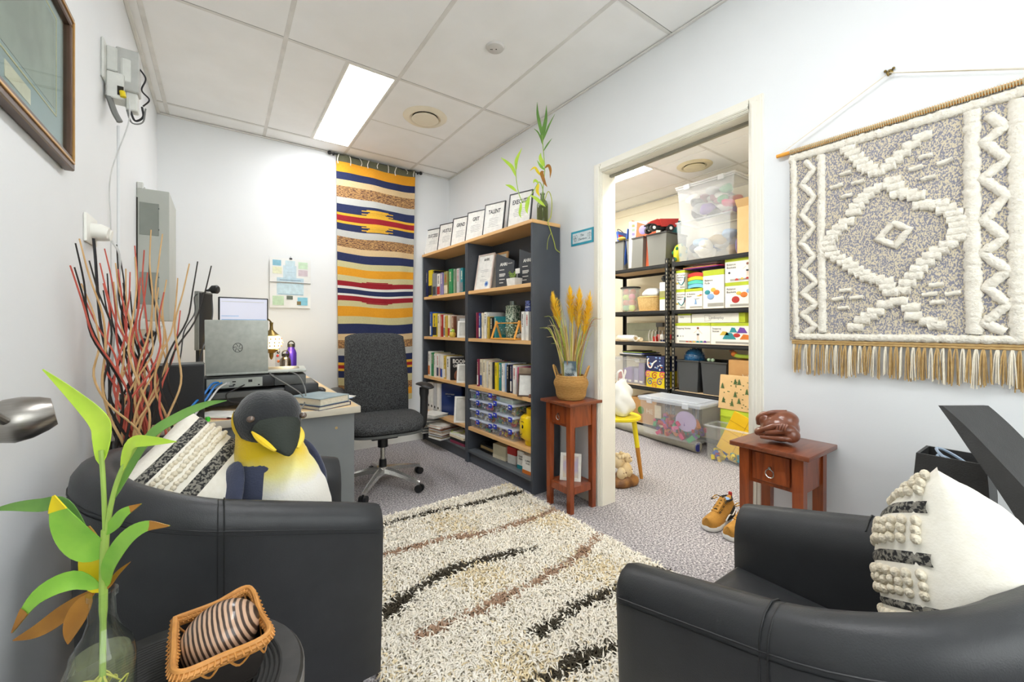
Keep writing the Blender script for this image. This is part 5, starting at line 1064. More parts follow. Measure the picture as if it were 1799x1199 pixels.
t = thing('bottle_plant', 'clear glass bottle with a rooted green cane plant on the side table', 'plant in bottle', (0, 0, ZT)); C0 = (-.142, .837, 0); OZ = Vector((0, 0, -ZT))
bm = BM(); alathe(bm, [(0, .001), (.036, .001), (.038, .008), (.038, .105), (.034, .128), (.021, .15), (.0155, .17), (.0145, .2), (.0175, .202), (.0175, .21), (.013, .21)], 32, C0, caps=False); obj('bottle', bm, m_btl, t)
bm = BM(); alathe(bm, [(0, .004), (.034, .004), (.0345, .105), (.031, .12), (0, .12)], 28, C0); obj('water', bm, m_water, t)
bm = BM()
for i in range(16):
    a = random.uniform(0, 6.28); r = .028; atube(bm, acurve([(C0[0], C0[1], .09), (C0[0]+r*.6*math.cos(a), C0[1]+r*.6*math.sin(a), .07), (C0[0]+r*math.cos(a+.8), C0[1]+r*math.sin(a+.8), .04+.04*random.random()), (C0[0]+r*.7*math.cos(a+2), C0[1]+r*.7*math.sin(a+2), .015+.03*random.random())], 4), .0011, 5)
o = obj('root', bm, mat('root_yellow', '#d3cf62', .6, noise=(20, .5)), t); o['kind'] = 'stuff'
bm = BM(); atube(bm, acurve([(C0[0], C0[1], .03), (-.141, .836, .15), (-.14, .834, .24), (-.138, .833, .30)], 6), [.0038]*8+[.005]*11, 10); obj('cane', bm, m_stem, t)
LV = [('A', [(-.138,.833,.793),(-.14,.834,.863),(-.143,.836,.905)], None), ]
bm = BM(); atube(bm, [p+OZ for p in acurve([(-.138,.833,.79),(-.14,.834,.863),(-.143,.836,.92)], 5)], .003, 8); obj('leaf_stalk', bm, m_stem, t)
bm = BM(); atube(bm, [p+OZ for p in acurve([(-.138,.832,.79),(-.13,.827,.847),(-.118,.818,.892),(-.097,.804,.936)], 5)], .0032, 8); obj('leaf_stalk', bm, m_stem, t)
def LF(pts, w, c, dep=0., tip=None, up=(-.57, -.8, .25)): leaf(t, [Vector(p)+OZ for p in pts], w, c, dep, up, tip)
LF([(-.143,.836,.90),(-.150,.842,.935),(-.162,.85,.958),(-.196,.874,.992),(-.24,.905,1.035)], .017, 'l', .03)
LF([(-.118,.818,.89),(-.099,.805,.932),(-.07,.785,.938),(-.04,.763,.938)], .010, 'l', -.02)
LF([(-.13,.827,.845),(-.101,.806,.931),(-.074,.787,.961),(-.046,.768,.978),(-.021,.75,.984)], .009, 'd', .05)
LF([(-.16,.85,.80),(-.183,.865,.842),(-.209,.883,.843),(-.236,.902,.842),(-.264,.922,.837)], .011, 'd', -.01)
LF([(-.14,.834,.765),(-.158,.848,.79),(-.172,.858,.826),(-.181,.864,.862)], .027, 'g', -.02, 'y')
LF([(-.139,.833,.798),(-.121,.821,.817),(-.108,.811,.833),(-.088,.801,.845)], .011, 'g', -.01, 'o')
LF([(-.136,.831,.722),(-.124,.823,.759),(-.097,.804,.801),(-.07,.785,.822),(-.041,.764,.824)], .014, 'g', -.03, 'o')
LF([(-.141,.835,.714),(-.155,.845,.739),(-.167,.854,.768),(-.174,.858,.80)], .027, 'y', .02, 'o')
LF([(-.145,.838,.72),(-.165,.855,.738),(-.195,.873,.722),(-.219,.89,.676)], .015, 'g', -.03, 'o')
LF([(-.150,.842,.714),(-.182,.864,.686),(-.209,.883,.664),(-.238,.903,.65)], .014, 'o', -.01)
LF([(-.155,.843,.712),(-.162,.85,.68),(-.165,.852,.652)], .017, 'o', -.02)
LF([(-.135,.83,.718),(-.124,.823,.739),(-.108,.812,.757)], .004, 'o')
# rattan basket
m_rat = mat('rattan', '#d99a52', .5, noise=(40, .8), col2='#b87a38')
RM = [(-.066, .945), (-.01, .957), (.043, .968), (.057, .89), (.063, .808), (.0, .803), (-.053, .797), (-.062, .87)]
def rim(s, z, zv=0.):
    cx, cy = -.003, .878; q = acurve([(cx+(x-cx)*s, cy+(y-cy)*s, z + zv*(((x-cx)**2+(y-cy)**2)/.009-.8)) for x, y in RM+[RM[0]]], 8); return q[:-1]
t = thing('rattan_basket', 'small square rattan basket with a knotted rim on the side table', 'basket', (0, 0, 0))
bm = BM()
for s, z in ((1.02, .566), (.985, .572), (1.05, .572), (1.02, .578)): atube(bm, rim(s, z, .012), .0045, 8, closed=True)
o = obj('rim', bm, m_rat, t)
bm = BM(); R1 = rim(1.03, .572, .012); n = len(R1)
for i in range(0, n, 1):
    p = R1[i]; c = Vector((-.003, .878, p.z)); d = (p-c).normalized(); atube(bm, [p-d*.009+Vector((0, 0, .002)), p+Vector((0, 0, .0085)), p+d*.009, p+Vector((0, 0, -.0085)), p-d*.009-Vector((0, 0, .002))], .0014, 5)
o = obj('rim_binding', bm, m_rat, t); o['kind'] = 'stuff'
bm = BM(); A_, B_ = rim(.98, .563, .012), rim(.80, .511); rg = [A_, rim(.93, .535), B_]; aloft(bm, [[tuple(p) for p in r] for r in rg] + [[tuple(p+Vector((0, 0, -.003))) for p in rim(.80, .511)]], True, False)
vs = [bm.verts.new(p) for p in rim(.81, .5115)]; bm.faces.new(vs); bm2 = obj('bowl', bm, mat('bowl_dark', '#2f2a27', .5, noise=(30, .7)), t)
bm = BM()
for i in range(0, n, 5):
    p = rim(.99, .566, .012)[i]; q = rim(.955, .548, .004)[(i+2) % n]; r_ = rim(.99, .566, .012)[(i+4) % n]; atube(bm, acurve([p, q, r_], 4), .0018, 5)
o = obj('lacing', bm, m_rat, t); o['kind'] = 'stuff'
me = wood('egg_stripes', '#c9a183', '#4a382c', (1, 1, 1), .35)
def egg_mat():
    m = mat('egg_striped_wood', '#c9a183', .35, coat=.3); nt = m.node_tree; L = nt.links; b = nt.nodes['Principled BSDF']
    tc = nt.nodes.new('ShaderNodeTexCoord'); w = nt.nodes.new('ShaderNodeTexWave'); w.bands_direction = 'X'; w.inputs['Scale'].default_value = 42; w.inputs['Distortion'].default_value = 1.6; w.inputs['Detail'].default_value = 2; w.inputs['Detail Scale'].default_value = .6
    r = nt.nodes.new('ShaderNodeValToRGB'); r.color_ramp.elements[0].position = .3; r.color_ramp.elements[1].position = .62; r.color_ramp.elements[0].color = (*srgb('#3f3028'), 1); r.color_ramp.elements[1].color = (*srgb('#c9a58a'), 1)
    L.new(tc.outputs['Object'], w.inputs[0]); L.new(w.outputs['Color'], r.inputs[0]); L.new(r.outputs[0], b.inputs['Base Color']); return m
bm = BM(); asph(bm, (0, 0, 0), (.060, .052, .050), 32, 20); o = obj('wooden_egg', bm, egg_mat(), loc=(-.001, .88, .5625), rot=R3((0, -22, -6))); tag(o, 'large striped wooden egg resting in the rattan basket', 'ornament')
# floor lamp with a bullet head
m_ns = mat('lamp_nickel', '#a7a29c', .3, 1., noise=(30, .5), stretch=(1, 1, 14))
t = thing('floor_lamp', 'brushed nickel reading lamp with a bullet shaped head by the wall', 'lamp', (-.285, .62, 0)); bm = BM(); alathe(bm, [(0, 0), (.075, 0), (.08, .01), (.02, .022), (.01, .04)], 32); obj('base', bm, m_ns, t)
bm = BM(); acyl(bm, (0, 0, .03), (0, 0, 1.02), .009, n=14); obj('pole', bm, m_ns, t)
bm = BM(); atube(bm, acurve([(0, 0, 1.0), (-.005, .08, 1.06), (-.02, .3, 1.05), (-.03, .42, .97), (-.025, .48, .935)], 8), .007, 10); obj('goose_neck', bm, m_ns, t)
bm = BM(); pts = [Vector((-.345, 1.135, .922)).lerp(Vector((-.262, 1.155, .938)), u) for u in (0, .05, .15, .35, .6, .85, 1, 1.0, .92)]
pts = [p - Vector((-.285, .62, 0)) for p in pts]
R_ = []; ax = (Vector((-.262, 1.155, .938))-Vector((-.345, 1.135, .922))).normalized(); e1 = ax.cross(Vector((0, 0, 1))).normalized(); e2 = e1.cross(ax)
for p, r in zip(pts, (.010, .024, .034, .041, .040, .033, .026, .022, .018)): R_.append([p+e1*(r*math.cos(2*PI*k/28))+e2*(r*math.sin(2*PI*k/28)) for k in range(28)])
aloft(bm, R_); obj('lamp_head', bm, m_ns, t, smooth=50)
# ================================================================ woven hanging on the wall by the doorway
HANG = {
 'b1': [(0.701,1.775),(0.697,1.641),(0.701,1.503),(0.697,1.364),(0.694,1.214),(0.689,1.064)],
 'b2': [(0.607,1.766),(0.605,1.594),(0.607,1.43),(0.604,1.264),(0.602,1.077)],
 'b3': [(0.215,1.768),(0.215,1.584),(0.215,1.407),(0.213,1.231),(0.211,1.077)],
 'b4': [(0.124,1.762),(0.124,1.555),(0.124,1.389),(0.124,1.223),(0.122,1.066)],
 'top': [(0.714,1.794),(0.523,1.779),(0.368,1.786),(0.236,1.786),(0.115,1.787)],
 'bot': [(0.691,1.059),(0.523,1.064),(0.368,1.065),(0.236,1.068),(0.115,1.066)],
 'z1': [(0.659,1.758),(0.632,1.715),(0.671,1.668),(0.63,1.61),(0.671,1.549),(0.632,1.49),(0.674,1.435),(0.63,1.378),(0.669,1.329),(0.623,1.277),(0.669,1.235),(0.623,1.188),(0.669,1.15),(0.626,1.104),(0.659,1.076)],
 'z2': [(0.183,1.742),(0.15,1.694),(0.192,1.663),(0.146,1.596),(0.195,1.551),(0.146,1.49),(0.192,1.424),(0.15,1.365),(0.195,1.325),(0.144,1.266),(0.186,1.22),(0.144,1.166),(0.192,1.112),(0.15,1.086)],
 'dia': [(0.4,1.606),(0.426,1.594),(0.454,1.586),(0.485,1.559),(0.506,1.522),(0.527,1.49),(0.566,1.455),(0.584,1.42),(0.571,1.375),(0.531,1.343),(0.498,1.307),(0.465,1.278),(0.419,1.258),(0.404,1.222),(0.375,1.225),(0.346,1.271),(0.319,1.315),(0.286,1.348),(0.248,1.382),(0.242,1.422),(0.255,1.46),(0.286,1.495),(0.326,1.505),(0.34,1.537),(0.382,1.557),(0.4,1.606)],
 'ind': [(0.4,1.459),(0.357,1.431),(0.393,1.379),(0.438,1.411),(0.4,1.459)],
 't1': [(0.523,1.758),(0.498,1.718),(0.473,1.679),(0.442,1.649),(0.411,1.659),(0.375,1.691),(0.353,1.713),(0.326,1.731),(0.319,1.766)],
 'bt': [(0.502,1.099),(0.481,1.125),(0.442,1.154),(0.419,1.179),(0.382,1.187),(0.353,1.166),(0.346,1.137),(0.312,1.118),(0.273,1.094)],
 'dots': [(0.531,1.671),(0.557,1.631),(0.494,1.628),(0.527,1.587),(0.34,1.632),(0.319,1.663),(0.273,1.631),(0.312,1.59),(0.531,1.237),(0.553,1.206),(0.498,1.208),(0.536,1.171),(0.293,1.238),(0.309,1.208),(0.255,1.207),(0.291,1.18)],
}
m_weave = mat('hanging_weave', '#dfd3b8', .95, noise=(170, 2.4), col2='#8f8e9c', bump=(260, .9), stretch=(1, 1.6, 1)); m_tuft = mat('hanging_tuft', '#f3eee2', .95, noise=(110, .8), col2='#e4dccb', bump=(170, 1.), sheen=.3)
m_tan = mat('fringe_tan', '#c8a873', .9, noise=(60, .8), col2='#b08e58'); m_crm = mat('fringe_cream', '#eee6d4', .9, noise=(60, .7), col2='#ddd2ba')
t = thing('woven_hanging', 'cream tufted woven wall hanging with diamond pattern and fringe', 'wall hanging', (XR, 0, 0)); HX = -.012
bm = BM(); abox(bm, HX-.002, HX+.003, .085, .715, 1.045, 1.80); obj('backing_cloth', bm, m_weave, t)
def tuft(pts, w, name, sm=6, crv=False, h=.011):
    """raised tufted band: a flattened tube with an uneven edge"""
    P = []
    for (y0, z0), (y1, z1) in zip(pts[:-1], pts[1:]):
        L = math.hypot(y1-y0, z1-z0); n = max(2, int(L/.006))
        P += [(y0+(y1-y0)*k/n, z0+(z1-z0)*k/n) for k in range(n)]
    P.append(pts[-1]); P3 = [Vector((HX-.004, y+random.uniform(-.0015, .0015), z+random.uniform(-.0015, .0015))) for y, z in P]
    bm = BM(); R = []; n = len(P3)
    for i, p in enumerate(P3):
        a, b = P3[max(0, i-2)], P3[min(n-1, i+2)]; d = (b-a); d.x = 0; d = d.normalized() if d.length > 0 else Vector((0, 1, 0)); s = Vector((0, -d.z, d.y)); ww = w*random.uniform(.86, 1.14); hh = h*random.uniform(.8, 1.2)
        R.append([bm.verts.new(p+s*(ww*math.cos(PI*2*k/10))+Vector((-hh, 0, 0))*math.sin(PI*2*k/10)) for k in range(10)])
    ring_faces(bm, R); obj(name, bm, m_tuft, t, smooth=80)
W_ = dict(b1=.011, b2=.0135, b3=.019, b4=.021, top=.016, bot=.013, z1=.0105, z2=.0135, dia=.0155, ind=.0105, t1=.0145, bt=.0145)
for n_, w_ in W_.items():
    pts = list(HANG[n_])
    if n_ in ('top', 'bot'): pts[-1] = (.088, pts[-1][1]); pts = [(y, (1.783 if n_ == 'top' else 1.062)) for y, z in pts]
    if n_ in ('dia', 't1', 'bt'):                     # stepped outline: short overlapping dashes
        q, acc = [], 0.
        for (y0, z0), (y1, z1) in zip(pts[:-1], pts[1:]):
            L = math.hypot(y1-y0, z1-z0); k = max(1, round(L/.026)); q += [(y0+(y1-y0)*i/k, z0+(z1-z0)*i/k) for i in range(k)]
        for i, (y, z) in enumerate(q): tuft([(y+.022, z), (y-.022, z)], .0155, 'tufted_step')
        continue
    tuft(pts, w_, 'tufted_band' if n_[0] == 'b' or n_ == 'top' else 'tufted_motif')
for y, z in HANG['dots']: tuft([(y+.017, z-.002), (y-.017, z+.002)], .0075, 'tufted_dot')
bm = BM(); acyl(bm, (HX-.004, .762, 1.812), (HX-.004, .045, 1.812), .0075, n=14); obj('rod', bm, m_pine, t)
bm = BM()
for y in [.71-.006*i for i in range(104)]: atube(bm, [(HX-.014, y, 1.812), (HX-.004, y, 1.823), (HX+.006, y, 1.812), (HX-.004, y, 1.80)], .0032, 5, closed=True)
o = obj('rod_binding', bm, mat('binding_cord', '#d9c7a0', .9, noise=(60, .7)), t); o['kind'] = 'stuff'
bm = BM()
for z in (1.0435, 1.0355): atube(bm, [(HX-.004, .705-.01*i, z+.0012*(i % 2)) for i in range(62)], .0048, 6)
obj('hem_cord', bm, m_tan, t)
for i in range(44):
    y = .70-.0141*i; bm = BM(); L = random.uniform(.10, .122)
    for q in range(6):
        dy = random.uniform(-.008, .008); dx = random.uniform(-.010, .002); atube(bm, acurve([(HX-.004, y+dy*.2, 1.034), (HX-.008+dx*.4, y+dy*.7, 1.01), (HX-.006+dx, y+dy, 1.034-L*.6), (HX-.005+dx, y+dy*1.3, 1.034-L*random.uniform(.9, 1.05))], 3), .0016, 5)
    obj('tassel', bm, m_crm if (i*7 % 5) < 2 else m_tan, t)
bm = BM()
for y0 in (.745, .06): atube(bm, [(HX-.004, y0, 1.82), (-.016, .41, 1.984)], .0012, 5); atube(bm, [(HX-.008, y0-.006, 1.82), (-.018, .408, 1.983)], .0012, 5)
obj('string', bm, m_crm, t)
t2 = thing('wall_hook', 'small brass hook in the wall above the woven hanging', 'hook', (XR, .41, 1.985)); bm = BM(); asph(bm, (-.004, 0, .006), (.004, .010, .010), 10, 8); obj('plate', bm, m_brass, t2); bm = BM(); atube(bm, acurve([(-.004, 0, .008), (-.022, 0, .002), (-.024, 0, -.008), (-.016, 0, -.010)], 4), .003, 6); obj('hook', bm, m_brass, t2)
for dy in (-.011, .011):
    bm = BM(); asph(bm, (-.006, dy, .014), .0045, 8, 6); obj('knob', bm, m_brass, t2)
# ================================================================ the two pedestal tables
m_mah = wood('mahogany', '#9a4a20', '#6e2f14', (7, 7, .8), .3, .3); m_mah2 = wood('mahogany_top', '#8a4a2c', '#6b3520', (1, 7, 7), .3, .3)
def pedestal(loc, label, hide_back=False):
    t = thing('pedestal_table', label, 'table', loc); H_ = .655; h = .105; bm = BM(); abox(bm, -.135, .135, -.135, .135, H_-.018, H_, .003, 2); obj('top', bm, m_mah2, t)
    bm = BM(); abox(bm, -h+.012, h-.003, -h+.003, h-.003, H_-.15, H_-.0185); obj('apron', bm, m_mah, t)
    for sx, sy in ((-1, -1), (1, -1), (1, 1), (-1, 1)):
        bm = BM(); a = .018; x, y = sx*(h-a+.004), sy*(h-a+.004); aloft(bm, [[(x*1.0+p*a*.85, y*1.0+q*a*.85, 0) for p, q in ((-1, -1), (1, -1), (1, 1), (-1, 1))], [(x+p*a, y+q*a, H_-.0185) for p, q in ((-1, -1), (1, -1), (1, 1), (-1, 1))]]); obj('leg', bm, m_mah, t)
    bm = BM(); abox(bm, -h+.012, h-.012, -h+.012, h-.012, .135, .15); obj('lower_shelf', bm, m_mah2, t)
    for k in range(4):
        bm = BM(); q = h-.008; xf(bm, Matrix()); abox(bm, -q+.03, q-.03, -q-.004, -q+.01, .11, .152); xf(bm, Matrix.Rotation(k*PI/2, 4, 'Z')); obj('rail', bm, m_mah, t)
    bm = BM(); abox(bm, -h+.004, -h+.014, -.064, .064, H_-.135, H_-.03, .002, 1); dr = obj('drawer_front', bm, m_mah, t)
    bm = BM(); 
    for a in range(1): atube(bm, [(-h-.004-.002*math.cos(2*PI*k/20), .014*math.sin(2*PI*k/20), H_-.085-.002+.016*math.cos(2*PI*k/20)-.012) for k in range(20)], .0022, 6, closed=True)
    acyl(bm, (-h+.004, 0, H_-.079), (-h-.006, 0, H_-.079), .005, n=10); obj('ring_pull', bm, m_chrome, dr)
    return t
pedestal((1.768, 1.866, 0), 'mahogany pedestal table with ring-pull drawer under the potted grass')
pedestal((1.768, .692, 0), 'mahogany pedestal table with ring-pull drawer under the carved wooden figure')
# framed photo on the lower shelf
t, pr = frame('photo_frame', .13, .165, (1.755, 1.86, .1508), -PI/2+math.radians(38), math.radians(12), 'white photo frame on the lower shelf of the pedestal table', pm('white'), bw=.018, mb=mat('photo_lilac', '#b9aecb', .4, noise=(10, 1.2), col2='#d8cdbb'))
# carved wooden figure: a curled body
m_carv = wood('carved_wood', '#8a5138', '#6a3a26', (3, 3, 3), .28, .4)
t = thing('carved_figure', 'reddish carved wooden figure curled into a ball on the pedestal table', 'sculpture', (1.765, .70, .656)); bm = BM()
for c, r in (((0, 0, .056), (.062, .066, .055)), ((-.01, .045, .082), (.032, .030, .030)), ((.01, -.01, .088), (.05, .05, .034)), ((-.035, -.02, .06), (.035, .05, .024)), ((-.04, .03, .035), (.030, .045, .02)), ((-.03, -.05, .04), (.03, .03, .028)), ((.03, .03, .05), (.04, .04, .04))): asph(bm, c, r, 20, 14)
bd = obj('body', bm, m_carv, t); rm = bd.modifiers.new('remesh', 'REMESH'); rm.mode = 'VOXEL'; rm.voxel_size = .0035; rm.use_smooth_shade = True; sm = bd.modifiers.new('smooth', 'SMOOTH'); sm.iterations = 4; sm.factor = .5
for p in ([(-.05, .06, .03), (-.066, .03, .05), (-.064, -.01, .072), (-.05, -.045, .078)], [(-.04, -.06, .03), (-.064, -.04, .03), (-.07, 0, .026), (-.062, .04, .02)], [(-.02, .065, .06), (-.03, .06, .09), (-.02, .02, .112), (.01, -.02, .118)], [(-.055, -.04, .06), (-.066, -.015, .05), (-.07, .02, .042)]):
    bm = BM(); atube(bm, acurve(p, 6), [.011-.0002*k for k in range(len(acurve(p, 6)))], 10); obj('limb', bm, m_carv, t, smooth=80)
for k in range(4):
    bm = BM(); atube(bm, acurve([(-.058, -.05+.009*k, .082), (-.066, -.046+.009*k, .072), (-.068, -.044+.009*k, .06)], 4), .0045, 8); obj('finger', bm, m_carv, t, smooth=80)
# basket of ornamental grass
m_sea = mat('seagrass', '#c99d5c', .8, noise=(60, .9), col2='#a97b3e', bump=(140, .9), stretch=(1, 1, 4))
t = thing('grass_basket', 'seagrass belly basket of ornamental grass with yellow plumes', 'potted plant', (1.768, 1.866, .656)); bm = BM(); pr_ = []
BP = [(.055, .0), (.075, .004), (.088, .025), (.092, .06), (.097, .075), (.104, .095), (.102, .11), (.092, .13), (.085, .148)]
def br(z):
    for (r0, z0), (r1, z1) in zip(BP[:-1], BP[1:]):
        if z <= z1: return r0+(r1-r0)*(z-z0)/(z1-z0)
    return BP[-1][0]
alathe(bm, [(0, .001)] + BP + [(.078, .148), (.08, .12), (0, .11)], 36); obj('basket', bm, m_sea, t)
bm = BM()
for k in range(17):
    z = .006+.0085*k; atube(bm, [(br(z)*math.cos(2*PI*i/40), br(z)*math.sin(2*PI*i/40), z+.001*math.sin(i*2.1)) for i in range(40)], .0044, 6, closed=True)
o = obj('woven_coil', bm, m_sea, t); o['kind'] = 'stuff'
for s in (-1, 1):
    bm = BM(); n = Vector((.55, -.835, 0))*s; q = Vector((.835, .55, 0))
    atube(bm, acurve([n*.086+q*.028+Vector((0, 0, .135)), n*.105+q*.02+Vector((0, 0, .19)), n*.112+Vector((0, 0, .205)), n*.105-q*.02+Vector((0, 0, .19)), n*.086-q*.028+Vector((0, 0, .135))], 5), .0055, 8); obj('handle', bm, m_sea, t)
m_gr1 = mat('grass_lime', '#b9c04e', .6, noise=(12, .8), col2='#93a038'); m_gr2 = mat('grass_straw', '#d8c68a', .6, noise=(12, .8), col2='#b59a5a'); m_gr3 = mat('grass_russet', '#a8764a', .6, noise=(12, .8)); m_plu = mat('plume_yellow', '#ffdc48', .8, noise=(40, .8), col2='#fbc428')
for i in range(84):
    a = random.uniform(0, 6.28); r0 = random.uniform(0, .05); sp = random.uniform(.03, .17); L = random.uniform(.28, .5)-.9*max(0, sp-.1); bx_, by_ = math.cos(a), math.sin(a)
    if bx_*sp > .10: sp *= .5
    P = acurve([(bx_*r0, by_*r0, .11), (bx_*(r0+sp*.25), by_*(r0+sp*.25), .11+L*.45), (bx_*(r0+sp*.65), by_*(r0+sp*.65), .11+L*.85), (bx_*(r0+sp), by_*(r0+sp), .11+L*(1.02 if sp < .1 else .88))], 4); n = len(P)
    bm = BM(); aleaf(bm, P, [.0034*(1-.9*k/(n-1)) for k in range(n)], up=(-.57, -.8, .3)); obj('blade', bm, (m_gr1, m_gr2, m_gr1, m_gr3, m_gr2)[i % 5], t)
for (x, y, z0, z1, w, lx, ly) in ((-.035, .07, .44, .63, .024, -.03, .03), (.0, -.01, .46, .66, .026, -.01, .01), (.045, -.07, .40, .62, .03, .03, -.02), (.02, -.04, .43, .655, .024, .0, -.015)):
    bm = BM(); atube(bm, acurve([(0, 0, .11), (x*.6, y*.6, z0*.7), (x, y, z0+.03), (x+lx*.6, y+ly*.6, z1-.02)], 5), .0016, 6)
    for q in range(420):
        u = random.random(); p = Vector((x, y, z0)).lerp(Vector((x+lx, y+ly, z1)), u); a = random.uniform(0, 6.28); ww = w*1.7*math.sin(PI*min(1, u*.9+.12))**.7; d = Vector((math.cos(a)*ww, math.sin(a)*ww, .03+.03*random.random())); s_ = Vector((-math.sin(a), math.cos(a), 0))*.0021
        v = [bm.verts.new(p-s_), bm.verts.new(p+s_), bm.verts.new(p+d*.6+s_*.9), bm.verts.new(p+d*.6-s_*.9), bm.verts.new(p+d)]; bm.faces.new((v[0], v[1], v[2], v[3])); bm.faces.new((v[3], v[2], v[4]))
    o = obj('plume', bm, m_plu, t)
bm = BM(); abox(bm, -.001, .001, -.04, .04, 0, .10); cd = obj('care_card', bm, mat('card_print', '#d9e2e0', .4, noise=(14, 1.2), col2='#5d6f78'), t, loc=(-.045, -.045, .14), rot=R3((0, -8, 25)))
text('book', .03, pm('black'), cd, (-.0016, .005, .02), FACE_MX)
# sign beside the doorway
t = thing('wall_sign', 'small teal bordered sign reading The Chambers beside the doorway', 'sign', (XR, 1.91, 1.683)); bm = BM(); abox(bm, -.004, -.0005, -.1, .1, -.047, .047); obj('border', bm, mat('sign_teal', '#35a5bd', .5, noise=(20, .4)), t)
bm = BM(); abox(bm, -.0052, -.003, -.085, .085, -.033, .033); sp_ = obj('panel', bm, mat('sign_pale', '#dfeaec', .5, noise=(20, .4)), t)
m_teal2 = mat('sign_ink', '#3a5a66', .6, noise=(20, .4)); text('The', .02, m_teal2, sp_, (-.0056, -.004, .012), FACE_MX); text('Chambers', .019, m_teal2, sp_, (-.0056, -.006, -.012), FACE_MX)
bm = BM(); 
for yy, zz in ((.07, .008), (.058, -.01), (.05, .01), (.064, -.006)): atube(bm, [(-.0055, yy+.009*math.cos(2*PI*k/14), zz+.011*math.sin(2*PI*k/14)) for k in range(14)], .0008, 4, closed=True)
obj('knot_emblem', bm, m_teal2, sp_); bm = BM(); atube(bm, [(-.0055, -.068, -.02), (-.0055, -.068, .022)], .0009, 4); atube(bm, [(-.0055, -.054, .016), (-.0055, -.082, .016)], .0009, 4); atube(bm, [(-.0055, -.06, -.02), (-.0055, -.076, -.02)], .0012, 4)
for y in (-.055, -.081): atube(bm, [(-.0055, y-.007, .0), (-.0055, y, .016), (-.0055, y+.007, .0), (-.0055, y, -.004)], .0007, 4, closed=True)
obj('scales_emblem', bm, m_teal2, sp_)
# bottle of rooted stems on top of the bookcase
t = thing('stem_bottle', 'green glass bottle with leafy stems and trailing root on the bookcase', 'plant in bottle', (0, 0, 0)); bc = bk('B', .045, .125, 1.8066)
bm = BM(); alathe(bm, [(0, .001), (.036, .001), (.038, .01), (.038, .12), (.03, .145), (.014, .16), (.0135, .19), (.017, .192), (.017, .2), (.012, .2)], 28, tuple(bc), caps=False); obj('bottle', bm, glass('bottle_green_glass', '#c3cbb0', .03, 1.3), t)
bm = BM(); alathe(bm, [(0, .004), (.034, .004), (.034, .11), (0, .11)], 24, tuple(bc)); obj('water', bm, milky('green_water', '#8f8a4c', .5, .2), t)
def stalk(pts, r, nm='stem', m_=None): bm = BM(); q = acurve(pts, 5); atube(bm, q, r, 7); obj(nm, bm, m_ or m_stem, t)
stalk([(bc.x, bc.y, 1.85), (bc.x, bc.y, 2.0), (1.764, 2.115, 2.144), (1.755, 2.115, 2.257), (1.746, 2.121, 2.38)], .003)
stalk([(bc.x, bc.y, 1.88), (bc.x-.002, bc.y-.01, 2.01), (1.735, 2.135, 2.07), (1.700, 2.15, 2.011), (1.662, 2.165, 1.95), (1.63, 2.18, 1.93), (1.612, 2.2, 1.99), (1.602, 2.215, 2.09), (1.603, 2.218, 2.19)], .0028)
stalk([(bc.x+.004, bc.y-.004, 1.93), (1.79, 2.11, 2.01), (1.80, 2.085, 1.95), (1.792, 2.083, 1.84), (1.77, 2.088, 1.80), (1.789, 2.085, 1.745), (1.817, 2.08, 1.669), (1.832, 2.08, 1.624), (1.873, 2.085, 1.605)], .003, 'root', mat('root_lime', '#b8bf4a', .6, noise=(20, .6)))
stalk([(1.795, 2.083, 1.73), (1.77, 2.075, 1.70), (1.752, 2.07, 1.66), (1.748, 2.07, 1.61)], .0014, 'root', MATS['root_lime'])
